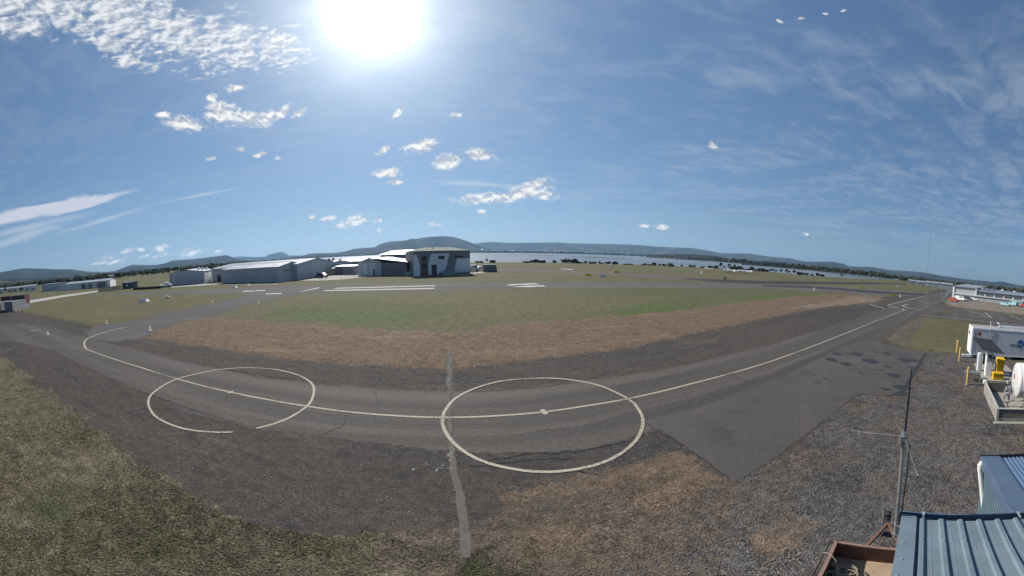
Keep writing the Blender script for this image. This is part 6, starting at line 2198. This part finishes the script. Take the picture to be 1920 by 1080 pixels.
# dark mesh fence left of the site hut
P = [G(185, 548.3), G(228, 543.5)]
o_ = thing('mesh_fence', 'dark mesh fence left of the dark blue site hut', 'fence', (0, 0, 0), 0)
n_ = 6
for k in range(n_ + 1):
    q = P[0].lerp(P[1], k / n_)
    m_ = MB()
    m_.cyl((q.x, q.y, 0), (q.x, q.y, 1.7), .05, 6)
    m_.obj('post', dark_clad, o_)
for k in range(n_):
    a, b_ = P[0].lerp(P[1], (k + .04) / n_), P[0].lerp(P[1], (k + .96) / n_)
    m_ = MB()
    dv = (b_ - a).normalized()
    nv = Vector((-dv.y, dv.x, 0)) * .015
    for s_ in range(9):
        z0 = .1 + s_ * .17
        m_.loft([[(a - nv) + Vector((0, 0, z0)), (a + nv) + Vector((0, 0, z0)), (a + nv) + Vector((0, 0, z0 + .12)), (a - nv) + Vector((0, 0, z0 + .12))], [(b_ - nv) + Vector((0, 0, z0)), (b_ + nv) + Vector((0, 0, z0)), (b_ + nv) + Vector((0, 0, z0 + .12)), (b_ - nv) + Vector((0, 0, z0 + .12))]])
    m_.obj('mesh_panel', dark_clad, o_)
# ================================================================== TREES AND SHRUBS
def leaf_mat(name, a, b_):
    m = bpy.data.materials.new(name)
    m.use_nodes = True
    t = NT(m.node_tree)
    bs = t.n['Principled BSDF']
    oi = t.node('ShaderNodeObjectInfo')
    p = t.node('ShaderNodeNewGeometry').outputs['Position']
    n = t.noise(p, 0.8, 3, 0.6)
    t.put(bs.inputs['Base Color'], t.mix(t.ramp(n, 0.3, 0.7), a, b_))
    bs.inputs['Roughness'].default_value = 0.9
    bs.inputs['Specular IOR Level'].default_value = 0.1
    return m


leaf1 = leaf_mat('dark_leaf', (0.030, 0.038, 0.022), (0.066, 0.074, 0.040))
leaf2 = leaf_mat('olive_leaf', (0.040, 0.043, 0.024), (0.075, 0.075, 0.042))
bark = mat('grey_bark', (0.13, 0.11, 0.09), 0.9, var=0.2, vscale=2)


def crown_mesh(name, m, seed, clumps, n_leaf, size, flat=0.8):
    """leaf faces scattered through several clumps"""
    r_ = random.Random(seed)
    V, F = [], []
    for (cx, cy, cz, R) in clumps:
        for i in range(n_leaf):
            d = Vector((r_.gauss(0, 1), r_.gauss(0, 1), r_.gauss(0, 1) * flat)).normalized() * R * (r_.random() ** 0.4)
            c = Vector((cx, cy, max(size * .5, cz + d.z * flat))) + Vector((d.x, d.y, 0))
            a = Vector((r_.gauss(0, 1), r_.gauss(0, 1), r_.gauss(0, 1))).normalized()
            b_ = a.orthogonal().normalized()
            s = size * r_.uniform(.5, 1.3)
            o = len(V)
            V += [tuple(c + a * s), tuple(c + b_ * s), tuple(c - a * s), tuple(c - b_ * s)]
            F.append((o, o + 1, o + 2, o + 3))
    me = bpy.data.meshes.new(name)
    me.from_pydata(V, [], F)
    me.materials.append(m)
    return me


def clumps_for(kind, seed):
    r_ = random.Random(seed)
    if kind == 'tree':
        return [(r_.uniform(-.7, .7), r_.uniform(-.7, .7), r_.uniform(1.7, 3.6), r_.uniform(.5, .9)) for k in range(8)]
    return [(r_.uniform(-1.3, 1.3), r_.uniform(-1.0, 1.0), r_.uniform(.5, 1.1), r_.uniform(.5, .85)) for k in range(7)]


PROTO = {}
for kind, n_l in (('shrub', 70), ('tree', 75)):
    for v_ in range(3):
        PROTO[kind, v_] = crown_mesh(kind + '_crown', leaf1 if v_ < 2 else leaf2, 10 * v_ + len(kind), clumps_for(kind, 31 * v_ + len(kind)), n_l, .20)
tm = MB()
tm.cyl((0, 0, 0), (.05, .02, 2.2), .11, 7, .06)
tm.cyl((.04, .02, 1.3), (.6, .1, 2.5), .05, 5, .02)
tm.cyl((.04, .02, 1.5), (-.5, .3, 2.8), .05, 5, .02)
tm.cyl((.05, .02, 2.0), (.1, -.4, 3.2), .05, 5, .02)
_tr = tm.obj('trunk', bark)
TRUNK = _tr.data
bpy.data.objects.remove(_tr)
sm_ = MB()
for k in range(4):
    sm_.cyl((.1 * k - .2, .05 * k, 0), (.5 * math.cos(k * 1.7), .5 * math.sin(k * 1.7), .8), .04, 5, .015)
_tr = sm_.obj('stem', bark)
STEM = _tr.data
bpy.data.objects.remove(_tr)


def plant(kind, v_, loc, sc, rz, label, group, cat):
    o = thing('shore_tree' if kind == 'tree' else 'shore_shrub', label, cat, loc, rz, group)
    o.scale = sc
    c_ = bpy.data.objects.new('crown', PROTO[kind, v_])
    C.objects.link(c_)
    c_.parent = o
    t_ = bpy.data.objects.new('trunk' if kind == 'tree' else 'stem', TRUNK if kind == 'tree' else STEM)
    C.objects.link(t_)
    t_.parent = o
    return o


rs = random.Random(11)


def shore_point(px, inset):
    a, _ = azel(px, 500)
    r = shore_r(math.degrees(a)) or 300
    r -= inset
    return Vector((math.sin(a) * r, math.cos(a) * r, 0)), r


# px, height in panorama pixels, width in pixels, kind
PL = []
for (x0, x1, st, h0, h1) in ((988, 1022, 6, 4.5, 6.5), (1040, 1046, 6, 3, 4), (1062, 1084, 6, 5, 6.5), (1084, 1122, 6, 3.5, 5), (1122, 1160, 7, 3, 4.5), (1170, 1200, 8, 2.5, 3.5), (1203, 1232, 6, 4, 6), (1236, 1262, 8, 3.5, 5), (1280, 1302, 8, 2.5, 4), (1318, 1345, 7, 3, 4.5), (1372, 1388, 5, 4, 6), (1392, 1406, 6, 3.5, 5), (1408, 1420, 5, 4.5, 6.5), (1426, 1440, 5, 5, 6.5), (1500, 1520, 6, 3.5, 5), (1524, 1548, 6, 3.5, 5)):
    x = x0
    while x <= x1:
        PL.append((x + rs.uniform(-1.5, 1.5), rs.uniform(h0, h1), 'shrub'))
        x += st * rs.uniform(.8, 1.9)
for (x, h) in ((1343, 8), (1351, 10), (1358, 7), (1367, 10), (1378, 9), (1383, 7), (1445, 8), (1450, 9), (1456, 8), (1465, 7), (1475, 9), (1480, 8), (1490, 7), (1298, 6), (1256, 6), (905, 6), (913, 7), (925, 6), (895, 5), (1580, 7), (560, 5), (588, 5), (618, 9), (626, 8), (668, 6), (700, 5), (640, 5)):
    PL.append((x, h, 'tree' if h > 6.5 else 'shrub'))
for i, (x, hpx, kind) in enumerate(PL):
    loc, r = shore_point(x, rs.uniform(3, 14))
    hm_ = hpx / KV * r
    s = hm_ / (4.2 if kind == 'tree' else 1.6)
    ws = s * rs.uniform(.8, 1.4) * (1.1 if kind == 'tree' else 1.05)
    kf = rs.uniform(.6, 1.35)
    s *= kf
    reg = [(620, 'beyond the grey hangars'), (720, 'behind the club hangar roof'), (930, 'right of the office building'), (1035, 'where the sandbank starts'), (1125, 'behind the left yellow gable marker'), (1235, 'behind the right yellow gable marker'), (1340, 'left of the big tree clump'), (1384, 'in the big tree clump left of the wind cone'), (1430, 'right of the wind cone'), (1490, 'behind the parked light aircraft'), (1600, 'at the narrowing right end of the bay')]
    where = [t__ for lim, t__ in reg if x < lim][0]
    lab_ = ('small' if kf < .8 else 'medium' if kf < 1.1 else 'tall') + ' dark ' + kind + ' on shore ' + where
    plant(kind, i % 3, loc, (ws, ws, s), rs.uniform(0, 6), lab_, 'trees along the near shore' if kind == 'tree' else 'shrubs along the near shore', 'tree' if kind == 'tree' else 'shrub')


def wood(name, spots, m, seed):
    """far wood that reads as one mass: rough crowns, each with its own height and gaps"""
    r_ = random.Random(seed)
    V, F = [], []
    ico = bpy.data.meshes.new('tmp')
    bm = bmesh.new()
    bmesh.ops.create_icosphere(bm, subdivisions=1, radius=1.0)
    base_v = [v.co.copy() for v in bm.verts]
    base_f = [tuple(v.index for v in f.verts) for f in bm.faces]
    bm.free()
    bpy.data.meshes.remove(ico)
    for (x, y, z, h, wd) in spots:
        n_ = r_.choice((2, 3, 3))
        for k in range(n_):
            cx, cy = x + r_.uniform(-.35, .35) * wd, y + r_.uniform(-.35, .35) * wd
            cz = z + h * r_.uniform(.45, .85)
            R = wd * r_.uniform(.28, .5)
            o = len(V)
            for v in base_v:
                q = 1 + r_.uniform(-.35, .35)
                V.append((cx + v.x * R * q, cy + v.y * R * q, cz + v.z * R * q * r_.uniform(.7, 1.0)))
            F += [tuple(i + o for i in f) for f in base_f]
        o = len(V)
        t_ = wd * .05
        V += [(x - t_, y, z), (x + t_, y, z), (x, y + t_, z + h * .7), (x, y - t_, z)]
        F += [(o, o + 1, o + 2), (o + 1, o + 3, o + 2)]
    me = bpy.data.meshes.new(name)
    me.from_pydata(V, [], F)
    me.materials.append(m)
    o = bpy.data.objects.new(name, me)
    C.objects.link(o)
    o['kind'] = 'stuff'
    return o


def interp(tab, x):
    for (x0, v0), (x1, v1) in zip(tab, tab[1:]):
        if x0 <= x <= x1:
            return v0 + (v1 - v0) * (x - x0) / (x1 - x0)
    return tab[-1][1]


DSH = [(1215, 1850), (1270, 1500), (1370, 1150), (1440, 950), (1520, 820), (1613, 560), (1660, 520), (1750, 480), (1930, 470)]
sp_ = []
r2_ = random.Random(5)
for i in range(1500):
    x = 1216 + (1925 - 1216) * r2_.random() ** .95
    a, _ = azel(x, 500)
    D0 = interp(DSH, x)
    q = r2_.random() ** 1.6
    d = D0 + q * D0 * .28
    rise = (6.0 if x < 1400 else 2.0) * q
    h = r2_.uniform(8.5, 18.0) * (D0 / 900) ** .55 * (1.0 if x > 1330 else .8) * (.62 if x > 1660 else .8)
    if 1265 < x < 1380 and r2_.random() < .35 + .3 * (q > .25):
        continue
    sp_.append((math.sin(a) * d, math.cos(a) * d, -1.0 + rise, h, h * r2_.uniform(.45, .8)))
wood('far_wood', sp_, leaf_mat('far_wood_leaf', (0.030, 0.036, 0.022), (0.072, 0.070, 0.046)), 2)
sp_ = []
for i in range(2200):
    x = r2_.uniform(-20, 470)
    a, _ = azel(x, 520)
    d = r2_.uniform(330, 1700) if x < 270 else r2_.uniform(420, 1700)
    if noise.noise(Vector((math.sin(a) * d * .004, math.cos(a) * d * .004, 2))) < -.08:
        continue
    h = r2_.uniform(3.5, 8) * (.8 + d / 2600)
    sp_.append((math.sin(a) * d, math.cos(a) * d, 0, h, h * r2_.uniform(.6, 1.1)))
wood('left_wood', sp_, leaf_mat('left_wood_leaf', (0.026, 0.034, 0.020), (0.062, 0.066, 0.036)), 4)
# far peninsula strip below the big hill and the opposite shore
sp_ = []
for i in range(900):
    x = r2_.uniform(470, 1260)
    a, _ = azel(x, 480)
    d = 3300 + 200 * r2_.random() if x > 900 else 3600 + 250 * r2_.random()
    h = r2_.uniform(8, 18)
    sp_.append((math.sin(a) * d, math.cos(a) * d, -1.5, h, h * 1.6))
wood('opposite_shore_wood', sp_, MATS.get('x') or leaf1, 6)
# houses of the far town along the opposite shore
hv = random.Random(9)
hw = mat('far_house_wall', (0.55, 0.53, 0.50), 0.7, var=0.1)
hproto = None
for i in range(46):
    x = hv.uniform(895, 1215)
    a, _ = azel(x, 480)
    d = hv.uniform(3450, 4300)
    zz = 3 + (d - 3450) * .035
    loc = (math.sin(a) * d, math.cos(a) * d, zz)
    if hproto is None:
        hproto = thing('town_house', 'pale house of the town on the opposite shore', 'house', loc, 0, 'town houses on the opposite shore')
        m_ = MB()
        m_.prism([(-9, -6, -14), (9, -6, -14), (9, -6, 6), (-9, -6, 6)], (0, 12, 0))
        m_.obj('wall', hw, hproto)
        m_ = MB()
        m_.prism([(-10, -7, 6.01), (-10, 0, 9.5), (-10, 7, 6.01)], (20, 0, 0))
        m_.obj('roof', roof_grey, hproto)
    else:
        dup(hproto, loc, hv.uniform(0, 3), scale=hv.uniform(.6, 1.4))

# ================================================================== SMALL GROUND DETAIL (stuff)
def scatter(name, region, n_, m, sz, seed, tall=0.36, world=False, blades=False):
    """loose stones or turf tufts over an outline given in the panorama"""
    r_ = random.Random(seed)
    xs_ = [p[0] for p in region]
    ys_ = [p[1] for p in region]

    def inside(x, y):
        c_ = False
        j = len(region) - 1
        for i in range(len(region)):
            if (ys_[i] > y) != (ys_[j] > y) and x < (xs_[j] - xs_[i]) * (y - ys_[i]) / (ys_[j] - ys_[i]) + xs_[i]:
                c_ = not c_
            j = i
        return c_

    V, F = [], []
    k = 0
    tries = 0
    while k < n_ and tries < n_ * 8:
        tries += 1
        x, y = r_.uniform(min(xs_), max(xs_)), r_.uniform(min(ys_), max(ys_))
        if not inside(x, y):
            continue
        g_ = G(x, y)
        dn_ = noise.noise(Vector((g_.x * .45, g_.y * .45, seed * 7.3))) + .5 * noise.noise(Vector((g_.x * 1.3, g_.y * 1.3, seed)))
        if r_.random() > .45 + dn_ * 1.3:
            continue
        D_ = math.hypot(g_.x, g_.y, CAM_H)
        o = len(V)
        if blades:
            s = r_.uniform(.5, 1.3) * sz * (1 + D_ * .02)
            for b_ in range(3):
                a = r_.random() * 6.28
                dx_, dy_ = math.cos(a), math.sin(a)
                wv = s * .28
                tx, ty = dx_ * s * r_.uniform(.5, 1.3), dy_ * s * r_.uniform(.5, 1.3)
                q = len(V)
                V += [(g_.x - dy_ * wv, g_.y + dx_ * wv, 0.008), (g_.x + dy_ * wv, g_.y - dx_ * wv, 0.008), (g_.x + tx, g_.y + ty, .008 + s * r_.uniform(.3, .9))]
                F.append((q, q + 1, q + 2))
        else:
            s = sz * r_.uniform(.45, 1.3) * (1 + D_ * .012)
            if r_.random() < .025:
                s *= 1.5
            a0 = r_.random() * 6
            pr = []
            for j in range(4):
                q_ = s * r_.uniform(.7, 1.2)
                pr.append((g_.x + math.cos(a0 + j * 1.571) * q_, g_.y + math.sin(a0 + j * 1.571) * q_))
            V += [(px_, py_, 0.004) for px_, py_ in pr] + [(g_.x + (px_ - g_.x) * .55, g_.y + (py_ - g_.y) * .55, .006 + s * tall * r_.uniform(.7, 1.3)) for px_, py_ in pr]
            F += [(o + 4, o + 5, o + 6, o + 7)] + [(o + j, o + (j + 1) % 4, o + 4 + (j + 1) % 4, o + 4 + j) for j in range(4)]
        k += 1
    me = bpy.data.meshes.new(name)
    me.from_pydata(V, [], F)
    me.materials.append(m)
    ob = bpy.data.objects.new(name, me)
    C.objects.link(ob)
    ob['kind'] = 'stuff'
    return ob


st_pale = mat('pale_stone', (0.20, 0.185, 0.165), 0.9, var=0.45, vscale=4, coords='Object')
st_grey = mat('grey_stone', (0.105, 0.099, 0.095), 0.9, var=0.5, vscale=5, coords='Object')
st_tan = mat('tan_stone', (0.17, 0.125, 0.085), 0.9, var=0.4, vscale=4, coords='Object')
turf_g = mat('turf_green', (0.090, 0.092, 0.048), 0.95, var=0.4, vscale=3, spec=0.1)
turf_d = mat('turf_dry', (0.175, 0.145, 0.10), 0.95, var=0.4, vscale=3, spec=0.1)
YARD = [(1385, 900), (1500, 835), (1592, 742), (1690, 742), (1737, 664), (1800, 665), (1835, 735), (1866, 795), (1920, 800), (1920, 860), (1840, 860), (1832, 970), (1690, 968), (1660, 1010), (1570, 1010), (1530, 1080), (1350, 1080)]
scatter('gravel_stones', YARD, 16000, st_grey, .022, 1)
scatter('gravel_stones', YARD, 4500, st_pale, .018, 2)
BR = [(800, 1080), (900, 990), (960, 925), (1060, 897), (1180, 872), (1250, 845), (1385, 905), (1400, 1080)]
scatter('gravel_stones', BR, 11000, st_tan, .018, 3)
scatter('gravel_stones', BR, 4000, st_grey, .02, 4)
SHL = [(100, 700), (330, 770), (480, 806), (600, 822), (850, 850), (1100, 850), (1200, 822), (1240, 846), (1060, 900), (900, 985), (480, 985), (330, 905), (170, 790)]
scatter('shoulder_stones', SHL, 2600, st_grey, .018, 5)
scatter('shoulder_stones', SHL, 1500, st_pale, .02, 6)
SHF = [(480, 674), (700, 692), (840, 697), (960, 688), (1180, 658), (1440, 604), (1440, 640), (1230, 690), (960, 722), (840, 730), (600, 716), (480, 700)]
scatter('shoulder_stones', SHF, 1300, st_pale, .028, 7)
scatter('shoulder_stones', SHF, 1500, st_grey, .03, 8)
TURF = [(0, 672), (60, 712), (170, 796), (330, 912), (430, 972), (580, 1004), (760, 1012), (860, 1040), (880, 1080), (0, 1080)]
scatter('turf', TURF, 6000, turf_g, .036, 9, blades=True)
scatter('turf', TURF, 11000, turf_d, .034, 10, blades=True)
scatter('turf_stones', TURF, 1500, st_pale, .014, 12)
scatter('verge_turf', [(262, 634), (400, 596), (650, 616), (840, 626), (960, 610), (1180, 594), (1440, 566), (1600, 566), (1440, 600), (1180, 655), (960, 686), (700, 690), (400, 652)], 3500, mat('verge_straw', (0.15, 0.11, 0.078), 0.95, var=0.4, vscale=2, spec=0.1), .028, 13, blades=True)
scatter('verge_turf', [(262, 634), (400, 596), (650, 616), (840, 626), (960, 610), (1180, 594), (1440, 566), (1600, 566), (1440, 600), (1180, 655), (960, 686), (700, 690), (400, 652)], 2500, turf_g, .03, 14, blades=True)
scatter('brown_strip_turf', [(880, 1040), (960, 1000), (1080, 1030), (1150, 1080), (860, 1080)], 900, turf_g, .035, 15, blades=True)

for reg_, n_, sd in (([(822, 705), (836, 702), (838, 735), (824, 738)], 30, 21), ([(838, 705), (850, 705), (852, 722), (840, 724)], 40, 22), ([(780, 868), (860, 870), (850, 888), (770, 884)], 16, 23), ([(838, 850), (848, 850), (852, 880), (840, 882)], 30, 24), ([(535, 690), (560, 690), (560, 700), (535, 700)], 20, 25)):
    scatter('loose_chips', reg_, n_, mat('white_chips', (0.36, 0.35, 0.32), 0.9, var=0.3), .03, sd)
# ================================================================== HAZE (the air between here and the hills)
hz = bpy.data.materials.new('haze')
hz.use_nodes = True
t = NT(hz.node_tree)
t.n.clear()
ho = t.node('ShaderNodeOutputMaterial')
pv = t.node('ShaderNodeVolumePrincipled')
pv.inputs['Color'].default_value = (0.40, 0.66, 1.0, 1)
pv.inputs['Density'].default_value = 0.00006
pv.inputs['Anisotropy'].default_value = 0.3
t.l.new(pv.outputs[0], ho.inputs['Volume'])
m_ = MB()
m_.box(-9900, 9900, -9900, 9900, -4.0, 520)
m_.obj('haze', hz, kind='stuff')
